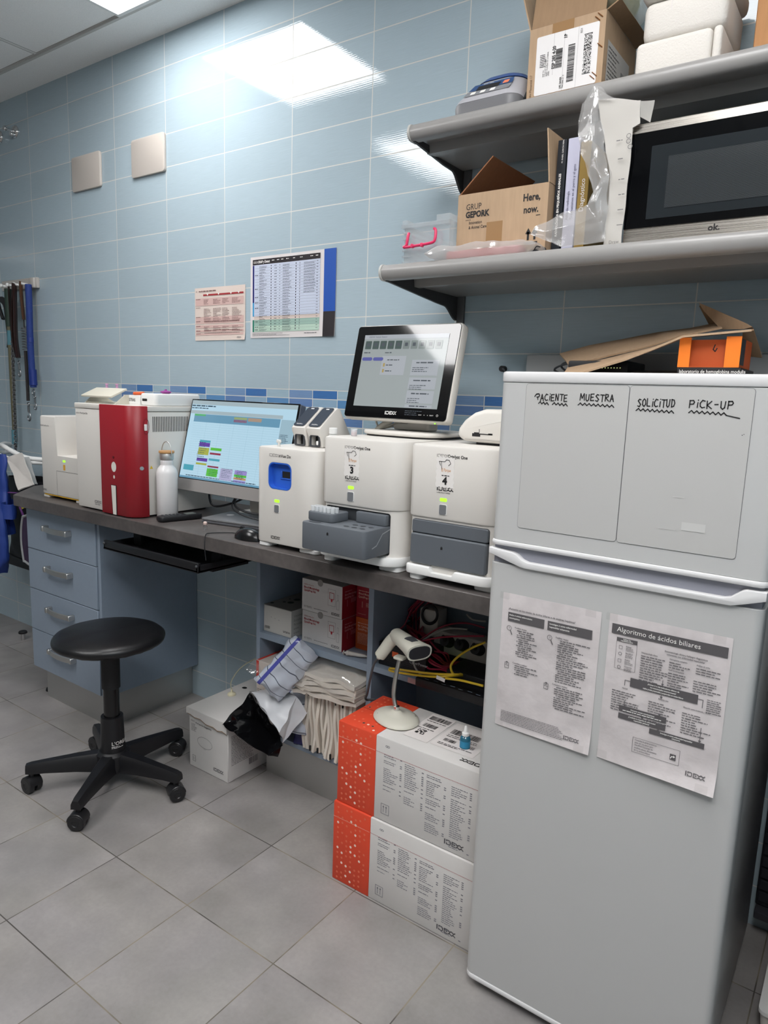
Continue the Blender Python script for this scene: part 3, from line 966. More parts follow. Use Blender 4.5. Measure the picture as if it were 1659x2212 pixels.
g = G(); g.tube([(.36, -.24, 1.03), (.37, -.29, .985), (.43, -.31, .965), (.52, -.28, .955), (.62, -.2, .945), (.66, -.12, .942)], .004, 8, 6); part('cable', g, BLACKP, t)
g = G(); g.tube([(.36, -.25, 1.03), (.38, -.31, .98), (.44, -.34, .962), (.52, -.335, .95), (.62, -.30, .942), (.685, -.22, .94)], .0025, 8, 6); part('cable', g, BLACKP, t)

# --- white analyser with the blue window
t = thing('cytology_analyser', 'white analyser with a blue rounded slide window and two scanners on top', 'analyser', (.81, -.32, ZC))
g = G(); g.prism(g.rrect(.695, .93, -.5, -.15, .05, 7, (.35, 1, .6, .6)), .929, 1.215, 'xy', .006)
c = G(); c.prism(c.rrect(.744, .836, 1.093, 1.172, .02, 6), -.52, -.478, 'xz')
part('housing', boolean(g, c), WHITEA, t)
BLUE = mat('blue_plastic', '3064c8', .35)
g = G(); g.prism(g.rrect(.7445, .8355, 1.0935, 1.1715, .0195, 6), -.5005, -.4795, 'xz')
c = G(); c.prism(c.rrect(.748, .832, 1.097, 1.168, .017, 6), -.52, -.4835, 'xz')
bw = part('window', boolean(g, c), BLUE, t, 'blue rounded recess')
p = fp(0, -.4835, 0); p.rr(.786, 1.127, .828, 1.146, .002); p.part('slot', INK, bw)
g = G(); g.box(.780, .829, -.4865, -.4838, 1.1225, 1.1265, .001, 1); g.box(.780, .785, -.4865, -.4838, 1.1265, 1.147, .001, 1); part('ledge', g, BLUE, bw)
p = fp(0, -.5, 0); p.rr(.770, 1.0545, .790, 1.063, .003); p.part('status_light', GREENL, t, 'green status light')
def button(x, z, w, h, y, t):
    g = G(); g.prism(g.rrect(x - w / 2 - .0015, x + w / 2 + .0015, z - h / 2 - .0015, z + h / 2 + .0015, .004, 4), y - .0012, y, 'xz'); part('button_rim', g, WHITEW, t)
    g = G(); g.prism(g.rrect(x - w / 2, x + w / 2, z - h / 2, z + h / 2, .003, 4), y - .0028, y - .0012, 'xz'); part('button', g, mat('button_grey', '6f7174', .45), t, 'grey button')
button(.780, 1.036, .017, .022, -.5, t)
p = fp(0, -.5, 0); p.logo(.748, 1.188, .0085, thin=True); p.part('lettering', INKG, t)
p = fp(0, -.5, 0); p.text('inVue Dx', .785, 1.188, .009, bold=.02); p.logo(.757, .944, .009); p.part('lettering', INK, t)
for (x0, x1, y0, y1) in ((.70, .742, -.495, -.45), (.855, .925, -.487, -.41), (.70, .742, -.2, -.16), (.87, .92, -.2, -.16)):
    g = G(); g.prism(g.rrect(x0, x1, y0, y1, .015, 5, (.5, 1, .5, .5)), ZC, .929, 'xy', .003, 1); part('foot', g, WHITEW, t)
g = G(); g.cyl((.757, -.47, 1.2152), (.757, -.47, 1.233), .004, n=10); g.box(.748, .764, -.474, -.466, 1.226, 1.236, .002, 1); single('plastic_clip', g, mat('milky_clip', 'dcdcd8', .4), 'small milky clip on the front edge of the blue-window analyser', 'clip')

# --- two tilted hand-size readers on top
def reader(x, label):
    t = thing('test_reader', label, 'reader', (x, -.33, 1.2152), group='slanted test readers')
    pr = [(-.062, 0), (-.07, .03), (-.078, .046), (-.079, .056), (-.071, .064), (-.004, .115), (.006, .117), (.016, .113), (.09, 0)]
    g = G(); g.prism([(a, b) for a, b in pr], -.0275, .0275, 'yz', .006, 2)
    c = G(); c.prism(c.rrect(-.018, .018, .004, .036, .004, 3), -.12, -.04, 'xz')
    part('housing', boolean(g, c), WHITEA, t, W=False)
    a = V((-.074, .0615)); b = V((-.006, .1135))
    d = (b - a); L = d.length; d.normalize()
    q = Pr((0, a.x, a.y), (1, 0, 0), (0, d.x, d.y), .0022)
    q.poly(G().rrect(-.0225, .0225, -.002, L + .002, .009, 5)); q.part('screen', mat('reader_screen', '363d48', .10), t, 'dark glossy screen', W=False)
    q = Pr((0, a.x, a.y), (1, 0, 0), (0, d.x, d.y), .0029)
    q.rr(-.006, L - .008, .006, L - .004, .001); q.text('SNAPPro', 0, .004, .0045, 'c', bold=.01); q.part('lettering', INKW, t, W=False)
    g = G(); g.prism(g.rrect(-.02, .02, .002, .038, .004, 3), -.071, -.0665, 'xz')
    c = G(); c.prism(c.rrect(-.015, .015, .006, .033, .003, 3), -.09, -.05, 'xz')
    part('port', boolean(g, c), GREYD, t, W=False)
    g = G(); g.box(-.017, .017, -.045, -.041, .005, .035); part('port_back', g, BLACKM, t, W=False)
    return t
r1 = reader(.7745, 'left one of two slanted white test readers with empty port')
r2 = clone(r1, (.834, -.33, 1.2152), label='right one of two slanted white test readers, beside the white capped bottle')
g = G(); g.box(.838, .852, -.40, -.385, 1.222, 1.235, .003); single('test_strip', g, WHITEW, 'white test cassette inside the port of the right slanted reader', 'cassette')
t = thing('small_bottle', 'small white capped bottle behind the slanted readers', 'bottle', (.892, -.385, 1.2152))
g = G(); g.lathe([(.016, 0), (.017, .002), (.017, .032), (.012, .040), (.009, .043)], n=24); part('body', g, mat('milky_bottle', 'cfd0cd', .3), t, W=False)
g = G(); g.lathe([(.0125, .0435), (.0125, .06), (.0115, .061)], n=24); part('cap', g, WHITEW, t, W=False)

# --- two chemistry analysers
def lock_icon(p, u, v, s):
    p.rect(u - s / 2, v, u + s / 2, v + s); p.ring(u, v + s, s * .36, s * .16, 12)
def chem(x0, num, opened, label):
    x1 = x0 + .262
    dx = x0 - .955
    t = thing('chemistry_analyser', label, 'analyser', (x0 + .13, -.32, ZC), group='numbered chemistry analysers')
    g = G(); g.prism(g.rrect(x0, x1, -.505, -.145, .055, 8, (.3, 1, .6, .6)), 1.078, 1.26, 'xy', .006); part('housing', g, WHITEA, t)
    g = G(); g.prism(g.rrect(x0 + .002, x1 - .003, -.4985, -.148, .05, 8, (.3, 1, .6, .6)), .94, 1.08, 'xy')
    c = G(); c.prism(c.rrect(x0 + .011, x0 + .228, .958, 1.0715, .008, 4), -.7, -.28, 'xz')
    part('lower_housing', boolean(g, c), WHITEA, t)
    g = G(); g.prism(g.rrect(x0 + .001, x1 - .001, -.515, -.2, .05, 7, (.3, 1, .4, .4)), .931, .955, 'xy', .004)
    if not opened:
        c = G(); c.prism([(x0 + .065, .97), (x0 + .08, .942), (x0 + .14, .942), (x0 + .155, .97)], -.6, -.495, 'xz')
        g = boolean(g, c)
    part('base', g, WHITEW, t)
    for (a, b, y0, y1) in ((x0 + .008, x0 + .045, -.505, -.45), (x1 - .075, x1 - .008, -.49, -.40), (x0 + .01, x0 + .05, -.25, -.2), (x1 - .05, x1 - .01, -.25, -.2)):
        g = G(); g.prism(g.rrect(a, b, y0, y1, .012, 4), ZC, .931, 'xy', .002, 1); part('foot', g, WHITEW, t)
    p = fp(0, -.505, 0); p.rr(x0 + .092, 1.124, x0 + .112, 1.1325, .003); p.part('status_light', GREENL, t, 'green status light')
    button(x0 + .102, 1.104, .019, .024, -.505, t)
    p = fp(0, -.505, 0); p.logo(x0 + .078, 1.232, .0075, thin=True); p.part('lettering', INKG, t)
    p = fp(0, -.505, 0); p.text('Catalyst One', x0 + .108, 1.232, .008, bold=.025, sx=.92); p.logo(x0 + .082, 1.150, .0115); p.text('LABORATORIES', x0 + .082, 1.144, .0034, sx=1.15); p.part('lettering', INK, t)
    # stuck-on paper label with the number
    g = G()
    pts = []
    for i in range(40):
        a = i / 40 * 4
        s_ = int(a); u = a - s_
        w_, h_ = .025, .037
        x, z = [(-w_ + 2 * w_ * u, -h_), (w_, -h_ + 2 * h_ * u), (w_ - 2 * w_ * u, h_), (-w_, h_ - 2 * h_ * u)][s_]
        k = .0012 * (-1) ** i
        pts.append((x0 + .103 + x + (k if s_ % 2 else 0), 1.196 + z + (0 if s_ % 2 else k)))
    g.prism(pts, -.5059, -.5051, 'xz')
    lb = part('number_label', g, mat('label_paper', 'e2deda', .55), t, 'scalloped white label with a number')
    p = fp(0, -.5059, 0); p.text(num, x0 + .104, 1.167, .0175, 'c', bold=.05); p.fine(x0 + .094, 1.187, .022, .003, random.Random(3), 1)
    p.line([(x0 + .09, 1.212), (x0 + .086, 1.222), (x0 + .102, 1.222), (x0 + .106, 1.227), (x0 + .114, 1.226), (x0 + .118, 1.218), (x0 + .112, 1.213)], .0013); p.line([(x0 + .092, 1.222), (x0 + .094, 1.203)], .0013); p.part('lettering', INK, lb)
    p = fp(0, -.5059, 0); p.text('El Parque', x0 + .106, 1.198, .008, 'c', bold=.0, sx=.62); p.part('lettering', mat('orange_ink', 'd08c3c', .6), lb)
    G1 = GREYP
    if opened:
        g = G(); g.box(x0 + .012, x0 + .227, -.49, -.285, .96, 1.07); part('bay', g, mat('bay_dark', '3a3d41', .6), t)
        dr = G(); dr.prism(dr.rrect(x0 + .011, x0 + .226, -.602, -.4905, .012, 4, (1, 1, .2, .2)), .964, 1.038, 'xy', .004)
        d = part('drawer', dr, G1, t, 'dark grey sample drawer pulled out')
        p = fp(0, -.602, 0); lock_icon(p, x0 + .105, 1.012, .006); p.part('lock_symbol', INK, d)
        g = G(); g.prism(g.rrect(x0 + .008, x0 + .098, -.575, -.5, .012, 4), 1.0383, 1.062, 'xy', .003); part('tip_rack', g, G1, d)
        g = G(); g.prism(g.rrect(x0 + .125, x0 + .224, -.512, -.492, .006, 4), 1.0383, 1.068, 'xy', .003); part('slide_rack', g, G1, d)
        for i in range(6):
            for j in range(2):
                g = G(); g.lathe([(.0055, 0), (.0065, .011), (.0065, .014)], (x0 + .02 + i * .0135, -.562 + j * .016, 1.0622), 10); part('pipette_tip', g, mat('clear_tip', 'dfe3e6', .2, alpha=.55), d)
        q = Pr((0, 0, 1.0384), (1, 0, 0), (0, 1, 0), .0004)
        for i in range(3):
            for j in range(2): q.disc(x0 + .145 + i * .026 + j * .006, -.575 + j * .03, .0085, 14, .006)
        q.ring(x0 + .05, -.588, .02, .004, 20, .009); q.part('wells', mat('well_dark', '3c4045', .6), d)
        q = Pr((x0 + .2262, 0, 0), (0, 1, 0), (0, 0, 1), .0004); q.line([(-.57, .99), (-.552, .995), (-.527, 1.022), (-.492, 1.03)], .003); q.part('groove', mat('groove_light', '9b9fa3', .5), d)
    else:
        g = G(); g.prism(g.rrect(x0 + .012, x0 + .227, .959, 1.0355, .006, 4), -.508, -.3, 'xz', .003, 1)
        d = part('drawer', g, G1, t, 'dark grey closed drawer')
        p = fp(0, -.508, 0); lock_icon(p, x0 + .105, 1.004, .006); p.part('lock_symbol', INK, d)
        g = G(); g.prism(g.rrect(x0 + .012, x0 + .227, 1.037, 1.0705, .006, 4), -.503, -.3, 'xz', .002, 1); part('flap', g, G1, t, 'dark grey upper flap')
chem(.955, '3', True, 'white analyser numbered 3 with its dark grey drawer pulled out')
chem(1.243, '4', False, 'white analyser numbered 4 with its drawer shut, beside the fridge')
t = thing('pill_cup', 'tiny clear cup of red grains on analyser 3', 'cup', (1.0, -.425, 1.2602))
g = G(); g.lathe([(.007, 0), (.0085, .001), (.009, .018), (.011, .02)], n=16, cap=False); part('cup', g, mat('clear_tip', 'dfe3e6', .2, alpha=.55), t, W=False)
g = G(); g.lathe([(.0068, .0015), (.0075, .011)], n=12); part('grains', g, mat('red_grains', 'b5544f', .6), t, W=False)

# --- touch monitor
t = thing('touch_monitor', 'grey-lit touch monitor with thick black bezel standing across both numbered analysers', 'monitor', (1.09, -.22, 1.2602))
TM = math.radians(13.6)
MB = Matrix.Translation((.899, -.35, 1.307)) @ Matrix.Rotation(-TM, 4, 'X')
g = G(); g.prism(g.rrect(0, .354, 0, .276, .012, 5), 0, .034, 'xz', .006, 2); g.move(MB); part('case', g, WHITEP, t)
g = G(); g.prism(g.rrect(.004, .350, .004, .272, .009, 5), -.0025, .0, 'xz', .001, 1); g.move(MB); part('bezel', g, BLACKG, t, 'glossy black glass front')
o, X, U = screen_frame(MB @ V((0, -.0027, 0)), TM)
x0, x1, z0, z1 = .033, .318, .036, .245
SG = mat('touch_display', '555858', .06, emit='a4adae', es=.5)
p = Pr(o, X, U); p.rect(x0, z0, x1, z1); p.part('display', SG, t, 'lit grey screen')
def ui(c, fn, nm, eps=.0009, s=.6):
    p = Pr(o, X, U, eps); fn(p); p.part(nm, mat('touch_' + c, '404040', .06, emit=c, es=s), t)
def f(p):
    p.rect(x0, z1 - .012, x1, z1); p.rect(.108, .128, .19, .183)
    for a, b in ((.128, .172), (.09, .122), (.05, .085), (.037, .046)): p.rect(.212, a, .3, b)
ui('b4bac2', f, 'panels')
def f(p):
    for i in range(5): p.rr(.04 + i * .0265, .203, .062 + i * .0265, .227, .002)
ui('2f4a46', f, 'icons', .0012)
def f(p):
    for i in range(5): p.rr(.1725 + i * .0265, .203, .1945 + i * .0265, .227, .002)
ui('7d8a88', f, 'icons', .0012)
def f(p): p.rr(.037, .169, .073, .179, .005); p.rr(.076, .169, .112, .179, .005)
ui('4a50a8', f, 'buttons', .0012)
ui('b39b48', lambda p: (p.rect(.115, .152, .121, .162), p.rect(.115, .135, .121, .145)), 'icons', .0012)
def f(p):
    r_ = random.Random(3)
    p.text('IDEXX VetLab Station', .05, .2365, .005); p.fine(.127, .17, .055, .004, r_); p.fine(.125, .155, .03, .004, r_); p.fine(.125, .138, .03, .004, r_); p.fine(.04, .191, .03, .004, r_); p.fine(.115, .191, .03, .004, r_)
    for z in (.162, .112, .075, .04): p.fine(.227, z, .06, .005, r_, .95); p.block(.217, z - .008, .06, .016, 3, r_)
    for i in range(10): p.rect(.046 + i * .0265, .211, .056 + i * .0265, .221)
ui('3a4550', f, 'small_print', .0016)
p = Pr(o, X, U, .0009); p.logo(.15, .015, .0095)
p.text('MENU', .262, .017, .0026); p.text('SELECT', .298, .017, .0026); p.ring(.322, .0185, .003, .0006, 12); p.rect(.28, .0175, .2815, .019); p.rect(.291, .0175, .2925, .019); p.part('lettering', INKW, t)
g = G(); g.lathe([(.002, 0), (.002, .002)], (1.213, -.345, 1.303), 10); part('power_light', g, GREENL, t)
# neck and foot
g = G(); g.prism(g.rrect(1.022, 1.15, -.275, -.215, .015, 4), 1.278, 1.40, 'xy', .006)
c = G(); c.prism(c.rrect(1.036, 1.082, 1.2955, 1.316, .006, 4), -.4, -.1, 'xz')
part('neck', boolean(g, c), WHITEP, t)
g = G()
pl = [(1.0895 + .135 * math.copysign(abs(math.cos(a)) ** .55, math.cos(a)), -.245 + .125 * math.copysign(abs(math.sin(a)) ** .55, math.sin(a))) for a in [2 * PI * i / 48 for i in range(48)]]
g.prism(pl, 1.2645, 1.277, 'xy', .005, 2); part('foot', g, WHITEP, t)
g = G(); g.prism([(1.09 + (x - 1.09) * .94, -.245 + (y + .245) * .94) for x, y in pl], 1.2602, 1.2645, 'xy'); part('foot_pad', g, BLACKM, t)
CABG = mat('grey_cable', 'b4b0a6', .5)
g = G(); g.tube([(.985, -.3, 1.32), (.985, -.3, 1.295), (1.0, -.30, 1.283), (1.03, -.29, 1.29), (1.05, -.26, 1.305)], .003, 8, 6); part('cable', g, CABG, t)
g = G(); g.cyl((.995, -.305, 1.279), (1.03, -.29, 1.305), .008, .010, 12); g.cyl((.985, -.308, 1.272), (.995, -.305, 1.279), .003, .008, 12); part('cable_plug', g, CABG, t)
g = G(); g.tube([(.99, -.3, 1.277), (1.02, -.27, 1.285), (1.06, -.25, 1.30), (1.09, -.24, 1.305)], .003, 8, 6); part('cable', g, CABG, t)

# --- white rounded device on analyser 4
t = thing('label_printer', 'white rounded teardrop device with a black slot on analyser 4 beside the fridge', 'printer', (1.41, -.3, 1.2602))
pl = [(1.318, 1.274), (1.31, 1.284), (1.313, 1.3), (1.33, 1.322), (1.355, 1.34), (1.385, 1.35), (1.52, 1.352), (1.525, 1.344), (1.525, 1.271), (1.515, 1.266), (1.36, 1.266), (1.33, 1.268)]
g = G(); g.prism(pl, -.395, -.2, 'xz', .012, 3); part('housing', g, WHITEP, t)
g = G(); g.box(1.36, 1.5, -.38, -.215, 1.2602, 1.266); part('base', g, BLACKM, t)
p = fp(0, -.395, 0); p.rect(1.355, 1.281, 1.378, 1.289); p.rect(1.36, 1.289, 1.375, 1.2915); p.rect(1.378, 1.2865, 1.41, 1.289); p.rect(1.374, 1.291, 1.3755, 1.3); p.rect(1.4, 1.2865, 1.412, 1.2905); p.part('slot', INK, t, 'black paper slot')
p = fp(0, -.395, 0); p.rect(1.335, 1.273, 1.5, 1.2736); p.part('seam', INKG, t)
g = G(); g.prism(g.rrect(1.44, 1.515, -.37, -.24, .02, 4), 1.3521, 1.3525, 'xy'); part('top_recess', g, mat('recess_grey', '8f8b84', .6), t)
# ================================================================== placing helper: the point where the view line of a photo pixel meets a plane
CP = V((2.2016, -1.96785, 1.3781))
def ray(px, py):
    return RX * ((px - 829.5) / 1507.39) - UY * ((py - 1106) / 1507.39) + FZ
def aty(px, py, y):
    d = ray(px, py); return CP + d * ((y - CP.y) / d.y)
def atz(px, py, z):
    d = ray(px, py); return CP + d * ((z - CP.z) / d.z)
def crop(x0, y0, k):
    return lambda u, v, y: aty(x0 + u / k, y0 + v / k, y)
SC = crop(790, 1270, 1659 / 270); CC = crop(390, 1380, 1659 / 440); FTOP = crop(1160, 640, 1659 / 499); SHB = crop(860, 250, 1659 / 440); BAG = crop(1120, 160, 1659 / 320)

# ================================================================== stool
SX, SY = .151, -.652
t = thing('swivel_stool', 'black round swivel stool on five castors in front of the drawers', 'stool', (SX, SY, 0))
def seat_prof(n=10):
    return [(.001, .512), (.15, .513), (.170, .517), (.179, .524), (.1815, .532), (.180, .539), (.172, .547), (.155, .553), (.11, .558), (.05, .560), (.001, .5605)]
g = G(); g.lathe(seat_prof(), n=64)
from mathutils import noise as NS
for v in g.bm.verts:
    a = math.atan2(v.co.y, v.co.x)
    if v.co.z < .522 and v.co.xy.length > .1:
        v.co.z += .004 * math.sin(a * 14) * NS.noise((a * 3, 0, 0))
    v.co.z += .003 * NS.noise(v.co * 14)
part('seat', g, mat('black_leatherette', '141416', .36, bump=.0003, bscale=260), t, 'black leatherette seat', W=False, sharp=60)
g = G(); g.cyl((0, 0, .355), (0, 0, .5135), .0305, n=32); part('sleeve', g, BLACKM, t, W=False)
g = G(); g.cyl((0, 0, .24), (0, 0, .356), .0265, n=32); part('gas_lift', g, mat('gloss_black_tube', '0f0f11', .2), t, W=False)
g = G(); g.lathe([(.027, .252), (.0365, .252), (.037, .246), (.040, .15), (.043, .135), (.043, .12)], n=32); cs = part('column', g, BLACKP, t, W=False)
a0 = math.radians(-39)
q = Pr((0, 0, 0), (1, 0, 0), (0, 0, 1), f=lambda u, v: V((.0418 * math.cos(a0 + u / .041), .0418 * math.sin(a0 + u / .041), v)))
q.text("L'OREAL", .0, .158, .013, bold=.01); q.block(.0, .156, .045, .009, 2, random.Random(1), .7); q.part('lettering', INKW, cs, W=False)
g = G(); g.lathe([(.001, .05), (.05, .055), (.058, .08), (.056, .118), (.044, .128), (.001, .128)], n=40); part('hub', g, BLACKP, t, W=False)
CASTM = mat('castor_black', '202022', .35)
for k in range(5):
    a = math.radians(15 + 72 * k)
    M = Matrix.Rotation(a, 4, 'Z')
    g = G()
    sec = []
    st = [(.03, .058, .124, .030), (.12, .066, .118, .0235), (.22, .070, .108, .0185), (.262, .070, .103, .0175), (.278, .071, .099, .0155)]
    rings = []
    for (r, z0, z1, w_) in st:
        rings.append([g.bm.verts.new((r, s_ * w_ * f_, z)) for s_, f_, z in ((-1, 1, z0), (-1, .95, z1 - .012), (-1, .6, z1), (1, .6, z1), (1, .95, z1 - .012), (1, 1, z0))])
    fs = []
    for A_, B_ in zip(rings, rings[1:]):
        for i in range(6): fs.append(g.bm.faces.new((A_[i], A_[(i + 1) % 6], B_[(i + 1) % 6], B_[i])))
    fs.append(g.bm.faces.new(rings[0][::-1])); fs.append(g.bm.faces.new(rings[-1]))
    bmesh.ops.recalc_face_normals(g.bm, faces=fs)
    g.move(M)
    lg = part('leg', g, BLACKP, t, W=False)
    g = G()
    ca = a + (.9, 2.2, .4, -.8, 1.6)[k]
    for s_ in (-1, 1):
        g.lathe([(.004, s_ * .005), (.024, s_ * .005), (.027, s_ * .008), (.027, s_ * .021), (.024, s_ * .024), (.012, s_ * .024), (.010, s_ * .022), (.002, s_ * .022)], (0, 0, .027), 28, 'y')
    g.prism([(.0285 * math.cos(x), .030 + .0285 * math.sin(x)) for x in [PI * i / 12 for i in range(13)]] + [(-.02, .032), (.02, .032)], -.0235, .0235, 'xz', .002, 1)
    g.cyl((.0, 0, .05), (0, 0, .074), .009, n=12)
    g.move(Matrix.Translation(V((.262 * math.cos(a), .262 * math.sin(a), 0))) @ Matrix.Rotation(ca, 4, 'Z'))
    part('castor', g, CASTM, lg, W=False)

# ================================================================== fridge
FW = mat('fridge_white', 'b9b9b8', .32, bump=.00006, bscale=700)
FT = mat('fridge_trim', 'd3d2d2', .35)
F0, F1, FY = 1.549, 2.073, -.645
t = thing('fridge', 'tall pale grey two-door fridge with a lipped handle strip in the right foreground', 'fridge', (1.81, -.34, 0))
g = G(); g.box(F0 + .004, F1 - .004, -.585, -.05, .03, 1.41, .006); part('body', g, FW, t)
g = G(); g.prism(g.rrect(F0 - .002, F1 + .002, FY - .002, -.045, .02, 5, (1, 1, .3, .3)), 1.411, 1.4325, 'xy', .004); part('top_cap', g, FT, t, 'white top cap')
g = G(); g.prism(g.rrect(F0, F1, FY, -.59, .016, 6, (1, 1, .2, .2)), 1.083, 1.4105, 'xy', .0015, 1); part('freezer_door', g, FW, t)
g = G(); g.prism(g.rrect(F0 - .002, F1 + .002, FY - .004, -.59, .018, 6, (1, 1, .2, .2)), 1.0725, 1.0835, 'xy', .004, 2); part('door_trim', g, FT, t, 'white bottom trim of the freezer door')
g = G(); g.prism(g.rrect(F0, F1, FY, -.59, .016, 6, (1, 1, .2, .2)), .036, 1.034, 'xy', .001, 1); part('fridge_door', g, FW, t)
g = G(); g.prism(g.rrect(F0 - .001, F1 + .001, FY - .003, -.59, .02, 6, (1, 1, .2, .2)), .024, .0365, 'xy', .004, 2); part('door_trim', g, FT, t, 'white bottom trim of the fridge door')
g = G(); g.box(F0 + .006, F1 - .006, -.636, -.59, 1.03, 1.0735); part('handle_recess', g, mat('recess_slate', '8e8f99', .4), t, 'slate grey handle recess')
lip = [(F0 - .001, 1.066), (1.602, 1.0615), (1.612, 1.058), (1.624, 1.049), (1.636, 1.0455), (2.008, 1.046), (2.018, 1.049), (2.036, 1.064), (2.042, 1.0665), (F1 + .001, 1.067), (F1 + .001, 1.052), (2.038, 1.0395), (2.02, 1.034), (1.63, 1.0325), (1.618, 1.0345), (F0 - .001, 1.0545)]
g = G(); g.prism(lip, -.652, -.61, 'xz', .002, 2)
part('handle', g, FT, t, 'white lipped door handle strip')
for x in (1.6, 2.02):
    for y in (-.56, -.1):
        g = G(); g.cyl((x, y, 0), (x, y, .031), .016, n=16); part('foot', g, BLACKM, t)
g = G(); g.lathe([(.008, 0), (.008, .004), (.003, .006), (.003, .012), (.005, .013), (.005, .016)], (1.556, -.06, 1.4326), 12); part('hinge_cap', g, FT, t)

# magnetic sheets with handwriting
STK = {'P': [[(0, 0), (.05, 1)], [(0, .95), (.5, 1), (.65, .75), (.5, .52), (.05, .48)]], 'A': [[(0, 0), (.3, 1), (.65, 0)], [(.1, .38), (.58, .38)]],
       'C': [[(.65, .9), (.3, 1), (0, .6), (.05, .2), (.3, 0), (.65, .1)]], 'i': [[(.15, 0), (.2, .65)], [(.2, .95), (.24, .98)]], 'E': [[(.6, 1), (0, .95), (.0, 0), (.6, .03)], [(0, .5), (.5, .52)]],
       'N': [[(0, 0), (.05, 1), (.55, 0), (.62, 1)]], 'T': [[(0, 1), (.75, .98)], [(.38, 1), (.35, 0)]], 'M': [[(0, 0), (.1, 1), (.4, .3), (.75, 1), (.85, 0)]], 'U': [[(0, 1), (.02, .2), (.25, 0), (.5, .2), (.58, 1)]],
       'S': [[(.6, .92), (.3, 1), (.05, .78), (.3, .55), (.58, .3), (.35, 0), (0, .1)]], 'R': [[(0, 0), (.05, 1), (.5, .95), (.55, .65), (.08, .5), (.65, 0)]], 'O': [[(.3, 1), (.02, .7), (.05, .2), (.35, 0), (.65, .3), (.6, .8), (.3, 1)]],
       'L': [[(0, 1), (.03, .02), (.6, 0)]], 'D': [[(.05, 1), (.05, 0), (.45, .1), (.62, .5), (.45, .9), (.0, .98)]], 'K': [[(0, 1), (.04, 0)], [(.6, .98), (.05, .45), (.65, 0)]], '-': [[(.1, .45), (.55, .48)]]}
def hand(p, s, u0, u1, v, h, skip=()):
    adv = {'i': .5, 'M': 1.15}
    tot = sum(adv.get(c, .92) for c in s)
    k = (u1 - u0) / tot
    x = u0
    for i, c in enumerate(s):
        for j, st in enumerate(STK[c]):
            if (i, j) in skip: continue
            p.line([(x + a * k, v + b * h + .0008 * math.sin(x * 900)) for a, b in st], .0019)
        x += adv.get(c, .92) * k
def squig(p, u0, u1, v, n, tail=None):
    pts = []
    for i in range(2 * n + 1):
        pts.append((u0 + (u1 - u0) * i / (2 * n), v + (.0042 if i % 2 else 0) - .001 * (i / n)))
    if tail: pts.append(tail)
    p.line(pts, .0019)
MAG = mat('magnet_sheet', 'b6b5b3', .28)
def sheet_(x0, x1, label):
    t = thing('magnetic_board', label, 'board', ((x0 + x1) / 2, FY - .0012, 1.116), group='magnetic sheets on the freezer door')
    g = G(); g.prism(g.rrect(x0, x1, 1.116, 1.409, .006, 4), FY - .0012, FY - .0001, 'xz'); part('sheet', g, MAG, t)
    g = G(); g.prism(g.rrect(x0 - .0006, x1 + .0006, 1.1152, 1.4096, .0066, 4), FY - .0007, FY - .0001, 'xz'); part('edge', g, mat('magnet_edge', '55565a', .6), t)
    return t
t = sheet_(1.607, 1.8105, 'left white magnetic sheet on the freezer door, handwritten PACIENTE and MUESTRA')
p = fp(0, FY - .0012, 0)
hand(p, 'PACiENTE', 1.630, 1.696, 1.377, .0125, ((0, 0),)); p.line([(1.626, 1.384), (1.629, 1.3885), (1.633, 1.389)], .0019); p.line([(1.633, 1.378), (1.6325, 1.3825)], .0018); 
hand(p, 'MUESTRA', 1.719, 1.786, 1.379, .0125)
squig(p, 1.635, 1.656, 1.3705, 3); squig(p, 1.664, 1.695, 1.3695, 4); squig(p, 1.716, 1.785, 1.3705, 8); p.part('handwriting', INK, t)
t = sheet_(1.812, 2.018, 'right white magnetic sheet on the freezer door, handwritten SOLICITUD and PICK-UP')
p = fp(0, FY - .0012, 0)
hand(p, 'SOLiCiTUD', 1.828, 1.895, 1.3725, .0135); hand(p, 'PiCK-UP', 1.917, 1.990, 1.3735, .013)
squig(p, 1.826, 1.892, 1.3645, 8); squig(p, 1.917, 1.978, 1.3645, 7, (1.999, 1.3585)); p.disc(2.006, 1.3305, .0008); p.disc(2.0085, 1.332, .0007); p.part('handwriting', INK, t)
SMUDGE = mat('wiped_smudge', 'c2c1bf', .35)
p = fp(0, FY - .0012, 0); p.rect(1.905, 1.213, 1.925, 1.2145); p.rect(1.885, 1.153, 1.915, 1.154); p.rect(1.925, 1.155, 1.965, 1.170); p.part('smudge', SMUDGE, t)

